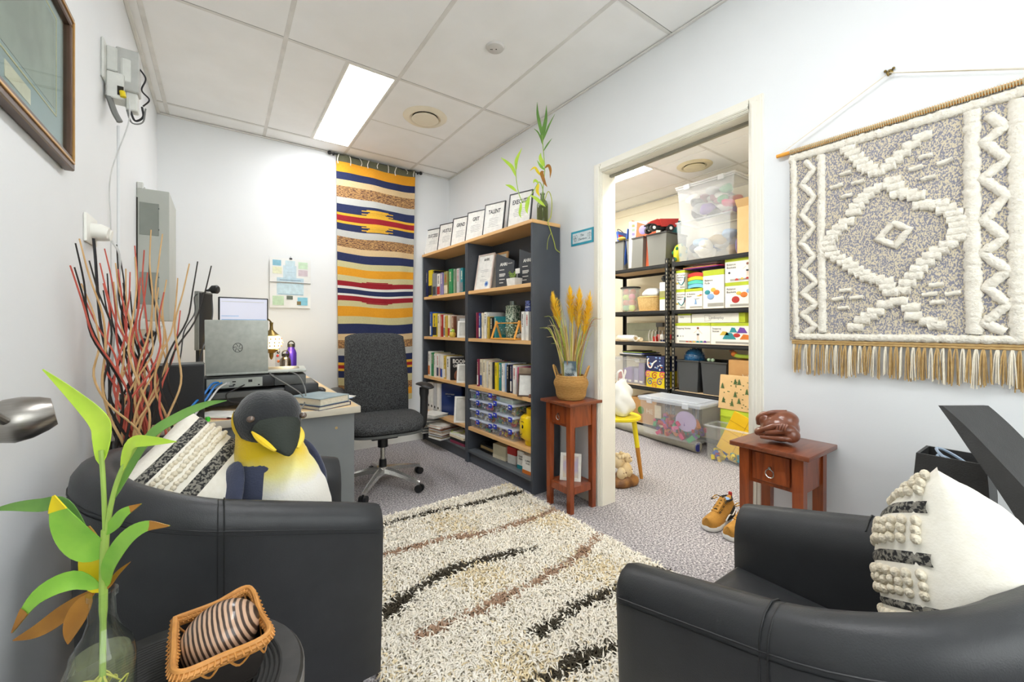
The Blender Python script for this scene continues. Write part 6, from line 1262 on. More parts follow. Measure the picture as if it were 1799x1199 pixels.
for pts, w, c, *tp in (([(1.748, 2.12, 2.36), (1.735, 2.128, 2.44), (1.722, 2.137, 2.52), (1.719, 2.139, 2.60)], .011, 'd'), ([(1.75, 2.118, 2.34), (1.757, 2.113, 2.42), (1.767, 2.106, 2.49), (1.771, 2.104, 2.58)], .013, 'd'), ([(1.755, 2.115, 2.35), (1.775, 2.10, 2.42), (1.79, 2.09, 2.46), (1.817, 2.071, 2.523)], .006, 'd'), ([(1.748, 2.12, 2.33), (1.727, 2.135, 2.395), (1.702, 2.152, 2.424)], .005, 'd'), ([(1.752, 2.117, 2.27), (1.777, 2.099, 2.32), (1.801, 2.082, 2.36)], .005, 'd'), ([(1.748, 2.12, 2.32), (1.745, 2.12, 2.38), (1.747, 2.119, 2.44)], .011, 'd'),
                   ([(1.755, 2.115, 2.17), (1.745, 2.12, 2.2), (1.735, 2.125, 2.23), (1.735, 2.12, 2.26)], .014, 'l'), ([(1.76, 2.112, 2.15), (1.735, 2.12, 2.17), (1.715, 2.135, 2.21)], .009, 'g'), ([(1.762, 2.112, 2.16), (1.785, 2.1, 2.18), (1.79, 2.085, 2.14), (1.785, 2.085, 2.09)], .01, 'o'), ([(1.755, 2.115, 2.14), (1.735, 2.11, 2.12), (1.75, 2.10, 2.06), (1.765, 2.09, 2.03)], .012, 'o'), ([(1.75, 2.115, 2.1), (1.72, 2.13, 2.13), (1.70, 2.14, 2.16), (1.675, 2.16, 2.14)], .009, 'y'), ([(1.73, 2.135, 2.06), (1.72, 2.14, 2.01), (1.735, 2.13, 1.97)], .011, 'y'), ([(1.73, 2.135, 2.06), (1.71, 2.15, 2.08), (1.70, 2.155, 2.06)], .009, 'l'),
                   ([(1.603, 2.218, 2.1), (1.584, 2.235, 2.163), (1.553, 2.257, 2.201), (1.523, 2.279, 2.231)], .012, 'l'), ([(1.602, 2.218, 2.14), (1.604, 2.218, 2.2), (1.615, 2.212, 2.24), (1.637, 2.198, 2.295)], .011, 'l'), ([(1.604, 2.21, 2.0), (1.575, 2.242, 2.037), (1.547, 2.262, 2.049)], .011, 'l'), ([(1.68, 2.155, 1.975), (1.705, 2.13, 1.95), (1.735, 2.11, 1.92), (1.76, 2.1, 1.9)], .012, 'l'), ([(1.67, 2.16, 1.97), (1.66, 2.165, 1.93), (1.65, 2.165, 1.88), (1.655, 2.16, 1.85)], .013, 'l'), ([(1.625, 2.19, 1.93), (1.62, 2.19, 1.89), (1.612, 2.19, 1.85), (1.618, 2.18, 1.82)], .009, 'l')):
    P = acurve(pts, 4); n = len(P); bm = BM(); aleaf(bm, P, [w*max(.06, math.sin(PI*(.04+.94*(k/(n-1))**.8))) for k in range(n)], up=(-.57, -.8, .2)); obj('leaf', bm, m_lf[c], t, smooth=70)
# ================================================================ black sculptural stand behind the armchair
m_sc = mat('stand_black', '#3b3a39', .5, noise=(30, .6), col2='#343332', bump=(260, .2))
t = thing('curved_stand', 'tall black curved sail-shaped stand behind the armchair by the wall', 'sculpture', (1.62, .1, 0)); bm = BM(); R = []
prof = [(.0, -.02), (.25, -.045), (.45, -.045), (.60, -.015), (.70, .03), (.78, .075), (.84, .108), (.89, .138)]
q = acurve([(0, y, z) for z, y in prof], 5); n = len(q)
for i, p in enumerate(q):
    f = i/(n-1); th_ = .045*(1-f)**.8+.006; wd = .052+.02*(1-f)
    R.append([(-wd, p.y-th_*1.2-.03*(1-f), p.z), (wd, p.y-th_*1.2-.07, p.z), (wd, p.y+th_*.2-.07, p.z), (-wd, p.y+th_*.2, p.z)])
aloft(bm, R); obj('sail', bm, m_sc, t, smooth=50); bm = BM(); abox(bm, -.12, .12, -.16, .06, 0, .02, .004, 2); obj('foot', bm, m_sc, t)
t = thing('square_bin', 'open black square bin with bowed sides beside the curved stand', 'bin', (1.735, .232, 0)); bm = BM(); a = .07; L_ = [(0, .8), (.25, .98), (.45, 1.06), (.62, 1.03), (.73, .93)]
aloft(bm, [[(p*a*s, q_*a*s*1.05, z) for p, q_ in ((-1, -1), (1, -1), (1, 1), (-1, 1))] for z, s in L_] + [[(p*a*s*.9, q_*a*s*.94, z) for p, q_ in ((-1, -1), (1, -1), (1, 1), (-1, 1))] for z, s in reversed(L_[1:])], True, True); obj('bin_body', bm, m_sc, t)
t = thing('hose_coil', 'coil of pale blue clear tubing resting in the black bin', 'tubing', (1.735, .225, .42)); bm = BM()
for k in range(4): atube(bm, [(.045*math.cos(2*PI*i/24), .045*math.sin(2*PI*i/24)*(.8+.05*k), .23+.02*k+.03*math.sin(2*PI*i/24)) for i in range(24)], .004, 6, closed=True)
obj('tube', bm, mat('hose_blue', '#b9cbe0', .2, noise=(20, .4)), t)
# ================================================================ shoes just past the doorway
m_su = mat('suede_tan', '#bd8a3e', .9, noise=(30, .8), col2='#a97a32', bump=(200, .5)); m_sole = mat('sole_white', '#eeeeea', .5, noise=(20, .4)); m_shb = mat('shoe_black', '#202023', .8, noise=(30, .6)); m_lace = mat('lace_yellow', '#b98a2c', .8, noise=(60, 2), col2='#3a3226')
def shoe(loc, rz, label, mir=1):
    """toe towards local -x"""
    t = thing('trainer_shoe', label, 'shoe', loc, rz, 'tan trainers on the carpet')
    def outl(x, k=1.):
        u = (x+.14)/.28; w = .048*(1-.9*abs(2*u-1)**5.)**.5*(1.05-.22*math.exp(-((u-.55)/.18)**2)) if 0 < u < 1 else .006; return w*k
    xs = [-.14, -.137, -.128, -.11, -.08, -.04, 0, .04, .08, .11, .128, .137, .14]
    def ring(z, k, dx=0.): return [(x*(1 if k == 1 else .5+.5*k)+dx, outl(x, k), z) for x in xs] + [(x*(1 if k == 1 else .5+.5*k)+dx, -outl(x, k), z) for x in reversed(xs)]
    bm = BM(); aloft(bm, [ring(0, .9), ring(.006, 1), ring(.022, 1), ring(.03, .94)]); obj('sole', bm, m_sole, t, smooth=50)
    bm = BM(); R = []
    for x in xs[1:-1]:
        u = (x+.14)/.28; h = .045+.055*max(0, min(1, (u-.2)/.45))**1.2 + (.01 if u > .85 else 0); w = outl(x, .95); R.append([(x, w*math.cos(a)*(1 if math.sin(a) < .5 else .82), .026+max(0, math.sin(a))*h*(1 if u < .6 else .96)) for a in [PI*k/12 for k in range(13)]])
    aloft(bm, R, True, True); up_ = obj('upper', bm, m_su, t, smooth=60)
    bm = BM(); rr = [(.03, .022), (.05, .032), (.08, .034), (.11, .03), (.125, .018)]
    aloft(bm, [[(.078+.052*math.cos(2*PI*k/20)*s, .03*math.sin(2*PI*k/20)*s, z) for k in range(20)] for z, s in ((.118, 1.05), (.128, .95), (.11, .7))], True, True); obj('collar', bm, m_shb, t, smooth=60)
    for s in (-1, 1):
        bm = BM(); aloft(bm, [[(.0, s*.0445, .032), (.075, s*.044, .032), (.12, s*.032, .045), (.1, s*.036, .09), (.06, s*.036, .07)], [(.0, s*.0475, .032), (.075, s*.047, .032), (.125, s*.035, .045), (.1, s*.039, .09), (.06, s*.04, .07)]]); obj('side_panel', bm, m_shb, t)
        bm = BM(); atube(bm, acurve([(-.02, s*.047, .04), (.02, s*.048, .062), (.06, s*.0455, .05), (.1, s*.042, .07)], 4), .004, 6, flat=.5); obj('side_stripe', bm, m_sole, t)
    bm = BM(); rg = []
    aloft(bm, [[(-.045, -.018, .079), (.05, -.02, .122), (.055, .02, .122), (-.045, .018, .079)], [(-.05, -.016, .085), (.04, -.018, .135), (.045, .018, .135), (-.05, .016, .085)]]); obj('tongue', bm, m_su, t)
    bm = BM()
    for k in range(5):
        x = -.04+.02*k; z = .09+.0095*k; atube(bm, [(x, -.026, z-.012), (x+.004, 0, z+.006), (x+.012, .026, z-.010)], .0028, 6); atube(bm, [(x, .026, z-.012), (x+.004, 0, z+.007), (x+.012, -.026, z-.010)], .0028, 6)
    for s in (-1, 1): atube(bm, acurve([(.03, 0, .142), (.015, s*.025, .15), (-.01, s*.04, .128), (.02, s*.02, .138)], 4), .0028, 6)
    o = obj('laces', bm, m_lace, t)
    bm = BM(); abox(bm, .126, .136, -.01, .01, .11, .148, .003, 1); obj('pull_tab', bm, pm('red'), t); bm = BM(); asph(bm, (.075, 0, .122), (.03, .02, .006), 12, 6); obj('insole', bm, pm('sky'), t)
shoe((2.27, 1.205, .0005), math.radians(2), 'tan suede trainer with white sole, farther from the pedestal table'); shoe((2.265, 1.08, .0005), math.radians(-2), 'tan suede trainer with white sole, partly behind the pedestal table leg')
# ================================================================ stool with bag, carved ornament
m_sy = mat('stool_yellow', '#f2dc22', .35, noise=(8, .4)); m_oak = wood('stool_oak', '#c98a3a', '#b07428', (6, 6, 1), .4)
t = thing('stool', 'round yellow stool with dipped wooden legs inside the store room', 'stool', (2.40, 2.03, 0)); bm = BM(); alathe(bm, [(0, .425), (.15, .425), (.162, .432), (.162, .446), (.155, .452), (0, .452)], 40); obj('seat', bm, m_sy, t)
for a in (-56, 64, 184):
    a = math.radians(a); d = Vector((math.cos(a), math.sin(a), 0)); bm = BM(); p0, p1 = d*.165, d*.11+Vector((0, 0, .43)); pm_ = p0.lerp(p1, .52); acyl(bm, pm_, p1, .0165, .0185, 16); lg = obj('leg', bm, m_sy, t); bm = BM(); acyl(bm, p0, pm_, .0125, .0165, 16); obj('bare_tip', bm, m_oak, lg)
t = thing('plastic_bag', 'white plastic shopping bag slumped on the yellow stool', 'bag', (2.40, 2.0, .4525)); bm = BM(); vs = asph(bm, (0, 0, .11), (.105, .10, .13), 20, 14)
for v in vs:
    v.co.z = max(0, v.co.z); u = v.co.z/.24; k = 1-.62*max(0, u-.25); v.co.x = v.co.x*k+.012*math.sin(v.co.z*60+v.co.y*40); v.co.y = v.co.y*k+.012*math.sin(v.co.z*45+v.co.x*50); v.co.z += .03*u
obj('bag_body', bm, milky('bag_white', '#f4f4f0', .9, .4), t, smooth=80)
for s in (-1, 1):
    bm = BM(); atube(bm, acurve([(s*.03, .02, .25), (s*.045, .0, .31), (s*.02, -.02, .33), (s*.0, -.02, .26)], 5), .008, 6, flat=.3); obj('handle', bm, MATS['bag_white'], t)
m_bone = mat('carved_pale', '#eddfc0', .5, noise=(9, .9), col2='#d2b480'); m_brn = mat('carved_base', '#9a6a34', .5, noise=(14, 1.2), col2='#6a4320', bump=(40, .7))
t = thing('carved_ornament', 'pale carved faces on a brown rootwood base on the floor', 'ornament', (2.31, 1.90, 0)); bm = BM()
vs = asph(bm, (0, 0, .02), (.12, .085, .05), 24, 14)
for v in vs: v.co.z = max(.0005, v.co.z + .012*math.sin(v.co.x*60)*math.cos(v.co.y*55)); v.co.x += .01*math.sin(v.co.y*50)
obj('base', bm, m_brn, t, smooth=70)
for (c, r) in (((.0, -.02, .10), (.04, .038, .055)), ((-.02, .03, .15), (.045, .042, .05)), ((.03, .0, .17), (.03, .028, .04)), ((-.055, -.02, .085), (.032, .03, .045))):
    bm = BM(); asph(bm, c, r, 16, 12); asph(bm, (c[0]+.01, c[1]-r[1]*.9, c[2]-.005), (.009, .012, .014), 8, 6); hd_ = obj('carved_head', bm, m_bone, t, smooth=70)
    for s in (-1, 1):
        bm = BM(); asph(bm, (c[0]+.012*s+.006, c[1]-r[1]*.85, c[2]+.012), .0045, 8, 6); obj('eye', bm, pm('brown'), hd_)
bm = BM()
for k in range(9): a = k*.7; asph(bm, (-.01+.03*math.cos(a), .02+.03*math.sin(a), .195+.006*math.sin(3*a)), (.014, .014, .016), 8, 6)
obj('hair_curls', bm, m_bone, t, smooth=70)
# ================================================================ store room shelving
m_rk = mat('rack_black', '#232323', .4, .3, noise=(20, .5)); m_hole = mat('rack_hole', '#a9a18c', .7, noise=(20, .5)); m_board = wood('chipboard', '#d2b894', '#c2a67e', (4, 4, 4), .7)
LV = [1.74, 1.27, .942, .475, .08]; FX, BX = 3.65, 4.14
def rack(y0, y1, label, levels):
    t = thing('shelving_rack', label, 'shelving', (0, 0, 0))
    for y, s in ((y0, 1), (y1, -1)):
        for x, sx in ((FX, 1), (BX, -1)):
            bm = BM(); abox(bm, x, x+sx*.003, y, y+s*.034, 0, 1.79); abox(bm, x, x+sx*.034, y, y+s*.003, 0, 1.79); p = obj('post', bm, m_rk, t)
            if sx > 0:
                bm = BM()
                for k in range(44):
                    abox(bm, x-.0006, x+.0005, min(y+s*.012, y+s*.021), max(y+s*.012, y+s*.021), .03+k*.04, .052+k*.04)
                    if s < 0: abox(bm, x+.012, x+.021, y-.0005, y+.0006, .03+k*.04, .052+k*.04) if False else None
                obj('slots', bm, m_hole, p)['kind'] = 'stuff'
                bm = BM()
                for k in range(44):
                    abox(bm, x+.012, x+.022, y-(.0006 if s > 0 else -.0001), y+(.0001 if s > 0 else .0006), .03+k*.04, .052+k*.04)
                obj('slots', bm, m_hole, p)['kind'] = 'stuff'
    for z in levels:
        bm = BM(); abox(bm, FX+.004, BX-.004, y0+.004, y1-.004, z-.012, z, 0); obj('shelf_board', bm, m_board, t)
        for x, sx in ((FX, 1), (BX, -1)):
            bm = BM(); abox(bm, min(x, x+sx*.006)-.002*(sx > 0), max(x, x+sx*.006), y0+.002, y1-.002, z-.042, z-.001, .0015, 1)
            if sx > 0: abox(bm, x-.006, x-.001, y0+.03, y1-.03, z-.034, z-.018, .002, 1)
            obj('beam', bm, m_rk, t)
        for y in (y0, y1-.006):
            bm = BM(); abox(bm, FX+.006, BX-.006, y, y+.006, z-.042, z-.001); obj('beam', bm, m_rk, t)
rack(2.455, 3.40, 'black slotted metal rack whose top shelf holds three grey bins', LV)
rack(1.42, 2.415, 'black slotted metal rack full of white and lime toy boxes', LV[:4]+[.08])
m_gbin = milky('bin_smoke', '#75756f', .93, .4); m_gbin2 = milky('bin_dark', '#46484a', .95, .35); m_rim = mat('bin_rim', '#3c3c3a', .5, noise=(20, .4))
def bin_(y0, y1, z, h, label, m, dep=.36, x=FX+.025, group=None, name='storage_bin'):
    """open tapered bin, front towards -x"""
    t = thing(name, label, 'storage bin', (x, (y0+y1)/2, z+.0005), group=group); w = abs(y0-y1)/2; k = .84; bm = BM(); th = .004
    O = lambda s, zz, d: [(d*.06*(1-s), -w*s, zz), (dep-d*.06*(1-s), -w*s, zz), (dep-d*.06*(1-s), w*s, zz), (d*.06*(1-s), w*s, zz)]
    I = lambda s, zz: [(th+.06*(1-s), -w*s+th, zz), (dep-th-.06*(1-s), -w*s+th, zz), (dep-th-.06*(1-s), w*s-th, zz), (th+.06*(1-s), w*s-th, zz)]
    aloft(bm, [O(k, 0, 1), O(1, h, 1), I(1, h), I(k, th)]); obj('shell', bm, m, t)
    bm = BM(); r = .008
    for a, b, c, d in ((-r, dep+r, -w-r, -w+.002), (-r, dep+r, w-.002, w+r), (-r, .002, -w+.002, w-.002), (dep-.002, dep+r, -w+.002, w-.002)): abox(bm, a, b, c, d, h-.012, h+.004, .002, 1)
    obj('rim', bm, m_rim, t); return t
G_ = 'grey bins on the top shelf'
bin_(3.255, 3.03, LV[0], .33, 'smoky grey bin on the top shelf holding the blue folder', m_gbin, group=G_); bin_(2.995, 2.77, LV[0], .33, 'smoky grey bin on the top shelf with the bright game boards', m_gbin, group=G_); bin_(2.725, 2.49, LV[0], .33, 'smoky grey bin on the top shelf under the red toy truck', m_gbin, group=G_)
zt_ = LV[0]+.336
# things standing in and on the bins
t = thing('ring_folder', 'blue and red folder standing in the end grey bin', 'folder', (FX+.10, 3.12, LV[0]+.012), rot=R3((-8, 0, 6))); bm = BM(); abox(bm, 0, .2, -.014, .014, 0, .46, .003, 1); f_ = obj('cover', bm, pm('blue'), t); bm = BM(); abox(bm, -.001, .1, -.016, -.012, .3, .42); obj('red_panel', bm, pm('red'), f_)
bm = BM(); atube(bm, acurve([(.02, .0, .46), (.05, .02, .50), (.1, .02, .50), (.14, 0, .46)], 5), .004, 6); obj('strap', bm, m_blk, t)
t = thing('blue_board', 'bright blue board leaning in the end grey bin', 'board', (FX+.05, 3.055, LV[0]+.012), rot=R3((7, 0, 3))); bm = BM(); abox(bm, 0, .24, -.005, .005, 0, .45, .002, 1); obj('board', bm, pm('blue'), t); bm = BM(); abox(bm, .04, .2, -.0065, -.004, .34, .43); obj('panel', bm, pm('orange'), t)
t = thing('game_board', 'white picture chart board standing in the middle grey bin', 'board', (FX+.02, 2.955, LV[0]+.012), rot=R3((4, 0, -48))); bm = BM(); abox(bm, 0, .19, -.004, .004, 0, .50, .002, 1); b_ = obj('board', bm, pm('white'), t)
for k in range(9):
    bm = BM(); abox(bm, .03+.05*(k % 3), .06+.05*(k % 3), -.0055, -.003, .35+.045*(k//3), .38+.045*(k//3)); obj('picture', bm, pm(['lilac', 'gold', 'charcoal', 'sage', 'blush', 'grey', 'olive', 'pink', 'tan'][k]), b_)
t = thing('game_board', 'orange and purple fabric board with scalloped edge in the middle bin', 'board', (FX+.06, 2.90, LV[0]+.012), rot=R3((2, 0, -70))); bm = BM(); aprism(bm, [(0, 0), (.18, 0), (.23, .40), (-.03, .52)], -.006, .006); b_ = obj('board', bm, mat('felt_orange', '#e2704a', .9, noise=(10, .7)), t)
bm = BM(); asph(bm, (.09, -.006, .40), (.045, .004, .05), 18, 8); obj('applique', bm, pm('lilac'), b_); bm = BM(); abox(bm, -.02, .0, -.008, .008, .05, .5); obj('edging', bm, pm('purple'), b_)
t = thing('yellow_cloth', 'folded yellow cloth on the end grey bin rim', 'cloth', (FX+.0, 3.06, zt_-.001)); bm = BM(); asph(bm, (.03, 0, .018), (.05, .045, .02), 14, 8); obj('fold', bm, pm('gold'), t)
# red toy truck
t = thing('toy_truck', 'red toy dump truck with black wheels on the grey bin', 'toy truck', (FX+.06, 2.60, zt_+.0005), math.radians(-28)); t.scale = (.82, .82, .82); bm = BM(); aprism(bm, [(-.16, .085), (.02, .085), (.02, .15), (-.05, .165), (-.14, .13)], -.055, .055); obj('cab', bm, pm('red'), t)
bm = BM(); aprism(bm, [(.0, .07), (.2, .07), (.23, .175), (-.02, .165)], -.065, .065); obj('tipper', bm, pm('red'), t); bm = BM(); abox(bm, -.16, .19, -.035, .035, .045, .085); abox(bm, -.175, -.09, -.06, .06, .085, .105, .004, 1); obj('chassis', bm, m_blk, t)
for x in (-.11, .11):
    for y in (-.07, .07):
        bm = BM(); acyl(bm, (x, y-.022, .046), (x, y+.022, .046), .046, n=22); wh = obj('wheel', bm, m_blk, t); bm = BM(); acyl(bm, (x, y-.0235, .046), (x, y+.0235, .046), .02, n=16); obj('wheel_hub', bm, pm('white'), wh)
t = thing('blue_tub', 'teal blue tub standing in the grey bin behind the red toy truck', 'tub', (FX+.29, 2.58, LV[0]+.006)); bm = BM(); alathe(bm, [(0, 0), (.055, 0), (.075, .46), (.078, .47), (.07, .47), (.05, .01), (0, .01)], 28); obj('tub', bm, pm('teal'), t)
t = thing('spotted_ball', 'yellow ball with green spots squeezed beside the tubs', 'ball', (FX+.18, 2.432, LV[0]+.0005)); bm = BM(); asph(bm, (0, 0, .105), (.1, .052, .105), 26, 18); bl = obj('ball', bm, mat('ball_yellow', '#e8e23a', .35, noise=(6, .3)), t)
for k in range(16):
    a = 2.2+k*2.4; e = -1+2*(k+.5)/16; r = math.sqrt(1-e*e); c = Vector((.1*r*math.cos(a), .052*r*math.sin(a), .105+.105*e)); bm = BM(); asph(bm, c, (.016, .012, .02), 10, 7); obj('spot', bm, pm('green'), bl)
# clear tubs of the top shelf
m_ct = milky('tub_crystal', '#eef0f2', .2, .12); m_ct2 = milky('tub_frost', '#e8ecee', .22, .25)
def cloth_lumps(parent, x0, x1, y0, y1, z0, z1, n, cols, r=(.04, .08), nm='soft_item'):
    for i in range(n):
        c = cols[i % len(cols)]; q = Vector((random.uniform(x0, x1), random.uniform(y0, y1), random.uniform(z0, z1))); bm = BM(); vs = asph(bm, q, (random.uniform(*r), random.uniform(*r), random.uniform(*r)*.65), 12, 8)
        for v in vs: v.co += Vector((math.sin(v.co.y*70+i), math.cos(v.co.z*80+i), math.sin(v.co.x*75)))*.006
        obj(nm, bm, pm(c, .8), parent, smooth=80)
def clear_tub(name, loc, w, dep, h, label, m, lid=True, lidm=None, k=.9):
    """w along y, dep along x; front towards -x"""
    t = thing(name, label, 'storage tub', loc); bm = BM(); th = .004
    O = lambda s, z: [(dep*(1-s)/2, -w/2*s, z), (dep-dep*(1-s)/2, -w/2*s, z), (dep-dep*(1-s)/2, w/2*s, z), (dep*(1-s)/2, w/2*s, z)]
    I = lambda s, z: [(dep*(1-s)/2+th, -w/2*s+th, z), (dep-dep*(1-s)/2-th, -w/2*s+th, z), (dep-dep*(1-s)/2-th, w/2*s-th, z), (dep*(1-s)/2+th, w/2*s-th, z)]
    aloft(bm, [O(k, 0), O(k+.02, .012), O(1, h), I(1, h), I(k, th)]); obj('tub', bm, m, t)
    bm = BM(); r = .010
    for a, b, c, d in ((-r, dep+r, -w/2-r, -w/2+.003), (-r, dep+r, w/2-.003, w/2+r), (-r, .003, -w/2+.003, w/2-.003), (dep-.003, dep+r, -w/2+.003, w/2-.003)): abox(bm, a, b, c, d, h-.014, h, .003, 1)
    obj('rim', bm, lidm or m_ct2, t)
    if lid:
        bm = BM(); abox(bm, -.016, dep+.016, -w/2-.016, w/2+.016, h+.001, h+.02, .007, 2); ld = obj('lid', bm, lidm or m_ct2, t)
        bm = BM(); abox(bm, .03, dep-.03, -w/2+.035, w/2-.035, h+.02, h+.028, .004, 1); obj('lid_panel', bm, lidm or m_ct2, ld)
        for y in (-w*.3, w*.3):
            bm = BM(); abox(bm, -.024, -.012, y-.03, y+.03, h-.03, h+.018, .004, 1); obj('clip', bm, lidm or m_ct2, t)
    return t
t = clear_tub('clear_tub', (FX+.012, 2.105, LV[0]+.0005), .53, .36, .385, 'frosted clear tub under the upturned tub on the top shelf', m_ct2, lid=False)
cloth_lumps(t, .06, .28, -.19, .19, .05, .25, 18, ['white', 'silver', 'sky', 'white', 'tan', 'navy', 'blue'], (.05, .09))
t = clear_tub('clear_tub', (FX+.012, 2.085, LV[0]+.387), .55, .36, .325, 'clear tub of dress-up clothes stacked uppermost near the ceiling', m_ct, lid=True, lidm=milky('lid_crystal', '#e9ebee', .4, .2))
cloth_lumps(t, .07, .28, -.19, .19, .06, .25, 36, ['maroon', 'white', 'purple', 'white', 'charcoal', 'red', 'grey', 'green', 'white', 'magenta', 'black'], (.045, .085))
def carton(y0, y1, z, h, label, m, dep=.3, x=FX+.02, flaps=True, rz=0, name='cardboard_box'):
    t = thing(name, label, 'box', (x, (y0+y1)/2, z+.0005), math.radians(rz)); w = abs(y0-y1)/2; bm = BM(); abox(bm, 0, dep, -w, w, 0, h, .002, 1); b = obj('carton', bm, m, t)
    if flaps:
        bm = BM(); aloft(bm, [[(.0, -w, h), (.004, -w, h), (.004, w, h), (0, w, h)], [(-.045, -w, h+.06), (-.041, -w, h+.06), (-.041, w, h+.06), (-.045, w, h+.06)]]); obj('flap', bm, m, t)
    return t, b
m_kr = mat('kraft_card', '#c79a63', .8, noise=(12, .6), col2='#ba8c55'); m_kr2 = mat('kraft_card_pale', '#d9b784', .8, noise=(12, .6), col2='#cfab77')
t, b = carton(1.79, 1.50, LV[0], .40, 'tall pale cardboard box with open flap on the top shelf', m_kr2, flaps=True)
bm = BM(); acyl(bm, (-.0012, -.02, .22), (.001, -.02, .22), .035, n=20); obj('green_mark', bm, mat('print_green', '#6fae2e', .6, noise=(20, .4)), b)
t = thing('purple_pouch', 'soft lilac pouch tucked beside the tall cardboard box', 'pouch', (FX+.05, 1.812, LV[0]+.0005)); bm = BM(); asph(bm, (.05, 0, .08), (.06, .018, .08), 16, 10); obj('pouch', bm, pm('lilac'), t)
# lime-topped toy boxes
m_wb = mat('box_white', '#ece9e2', .5, noise=(12, .4), col2='#e4e1d9'); m_lime = mat('box_lime', '#b5c426', .5, noise=(12, .4)); m_bg = mat('box_greyband', '#a5a39c', .5, noise=(12, .4))
def toy_box(y0, y1, z, h, label, words, art, dep=.26, x=FX+.02, wsz=.026):
    t = thing('toy_box', label, 'box', (x, (y0+y1)/2, z+.0005), group='lime and white toy boxes on the rack'); w = abs(y0-y1)/2; bm = BM(); abox(bm, 0, dep, -w, w, 0, h*.86, .0015, 1); b = obj('carton', bm, m_wb, t)
    bm = BM(); abox(bm, -.0005, dep+.0005, -w-.0005, w+.0005, h*.86, h, .0015, 1); obj('lime_band', bm, m_lime, t)
    bm = BM(); abox(bm, -.0008, .001, -w+.002, w-.045, h*.05, h*.14); obj('grey_band', bm, m_bg, b)
    for k, q in enumerate(words): text(q, wsz, ink2 if wsz < .02 else ink, b, (-.0012, w-.014, h*.74-k*wsz*1.02), FACE_MX, align='LEFT')
    for kind_, yy, zz, sy, sz, c in art:
        bm = BM()
        if kind_ == 'o': asph(bm, (-.001, yy, zz), (.0022, sy, sz), 16, 8)
        elif kind_ == 'arc': atube(bm, acurve([(-.001, yy+sy, zz+.005), (-.001, yy, zz-sz), (-.001, yy-sy, zz+.01), (-.001, yy-sy*1.1, zz+sz*1.6)], 5), .011, 6, flat=.25)
        else: aloft(bm, [[(xx, yy-sy, zz), (xx, yy-sy*.4, zz+sz*.9), (xx, yy+sy*.4, zz+sz), (xx, yy+sy, zz)] for xx in (-.0018, .0005)])
        obj('printed_shape', bm, pm(c), b)
    return t
def kid(b, yy, zz, s):
    """printed child figure on a box"""
    for nm, c, pts, r in (('o', 'brown', [(yy, zz+.9*s)], .09*s), ('t', 'white', [(yy, zz+.8*s), (yy, zz+.5*s)], .09*s), ('t', 'charcoal', [(yy, zz+.5*s), (yy, zz+.38*s)], .09*s), ('t', 'blush', [(yy+.02*s, zz+.38*s), (yy+.05*s, zz+.02*s)], .04*s), ('t', 'blush', [(yy-.02*s, zz+.38*s), (yy-.06*s, zz+.05*s)], .04*s), ('t', 'blush', [(yy+.05*s, zz+.76*s), (yy+.32*s, zz+.55*s)], .03*s), ('t', 'blush', [(yy-.05*s, zz+.76*s), (yy-.32*s, zz+.5*s)], .03*s)):
        bm = BM()
        if nm == 'o': asph(bm, (-.001, *pts[0]), (.002, r, r), 12, 8)
        else: aloft(bm, [[(xx, pts[0][0]-r, pts[0][1]), (xx, pts[0][0]+r, pts[0][1]), (xx, pts[1][0]+r, pts[1][1]), (xx, pts[1][0]-r, pts[1][1])] for xx in (-.002, .0005)])
        obj('printed_child', bm, pm(c), b)
Z2 = LV[1]
ARC = [('arc', -.02, .07, .055, .03, 'teal'), ('o', -.075, .09, .013, .022, 'red'), ('o', .05, .058, .03, .008, 'gold')]
toy_box(2.36+.02, 2.285, Z2, .198, 'white curved-beam toy box beneath its twin on the second shelf', ['A Curved', 'Balance', 'Beam'], [(k, y*.6, z, sy*.6, sz, c) for k, y, z, sy, sz, c in ARC], wsz=.022)
toy_box(2.36+.02, 2.285, Z2+.2, .185, 'white curved-beam toy box atop its twin on the second shelf', ['A Curved', 'Balance', 'Beam'], [(k, y*.6, z, sy*.6, sz, c) for k, y, z, sy, sz, c in ARC], wsz=.022)
toy_box(2.278, 2.108, Z2, .196, 'white balance beam toy box below the rainbow arches', ['A Balance', 'Beam'], [('p', -.02, .045, .012, .05, 'sky'), ('o', -.03, .1, .03, .007, 'silver'), ('o', -.055, .125, .025, .006, 'gold'), ('o', -.07, .133, .014, .005, 'red')], wsz=.022)
t = thing('rainbow_arches', 'stack of red, yellow, mint and blue plastic arches on a box', 'toy', (FX+.05, 2.193, Z2+.1965))
for k, c in enumerate(('#7cc5ea', '#57c9b4', '#f0d61e', '#e23a2e')):
    bm = BM(); z = .036*k; aloft(bm, [[(x, .078*q, z+h_) for q, h_ in ((-1, .004), (-1, .034), (-.6, .044), (0, .05), (.6, .044), (1, .034), (1, .004), (.5, .012), (0, .016), (-.5, .012))] for x in (0, .1)]); obj('arch', bm, mat('arch_%d' % k, c, .4, noise=(9, .3)), t)
toy_box(2.10, 1.905, Z2, .352, 'tall white balance pods toy box with four coloured domes', ['Balance', 'Pods'], [('o', .055, .15, .027, .022, 'teal'), ('o', .0, .17, .024, .02, 'gold'), ('o', -.03, .145, .029, .024, 'orange'), ('o', .025, .11, .034, .028, 'sky')])
toy_box(1.895, 1.60, Z2, .222, 'wide white balance buckets toy box with red and orange domes', ['Balance', 'Buckets'], [('o', .055, .07, .034, .03, 'red'), ('o', .028, .125, .022, .016, 'gold'), ('o', -.015, .11, .03, .024, 'orange'), ('o', -.06, .14, .026, .02, 'sky')])
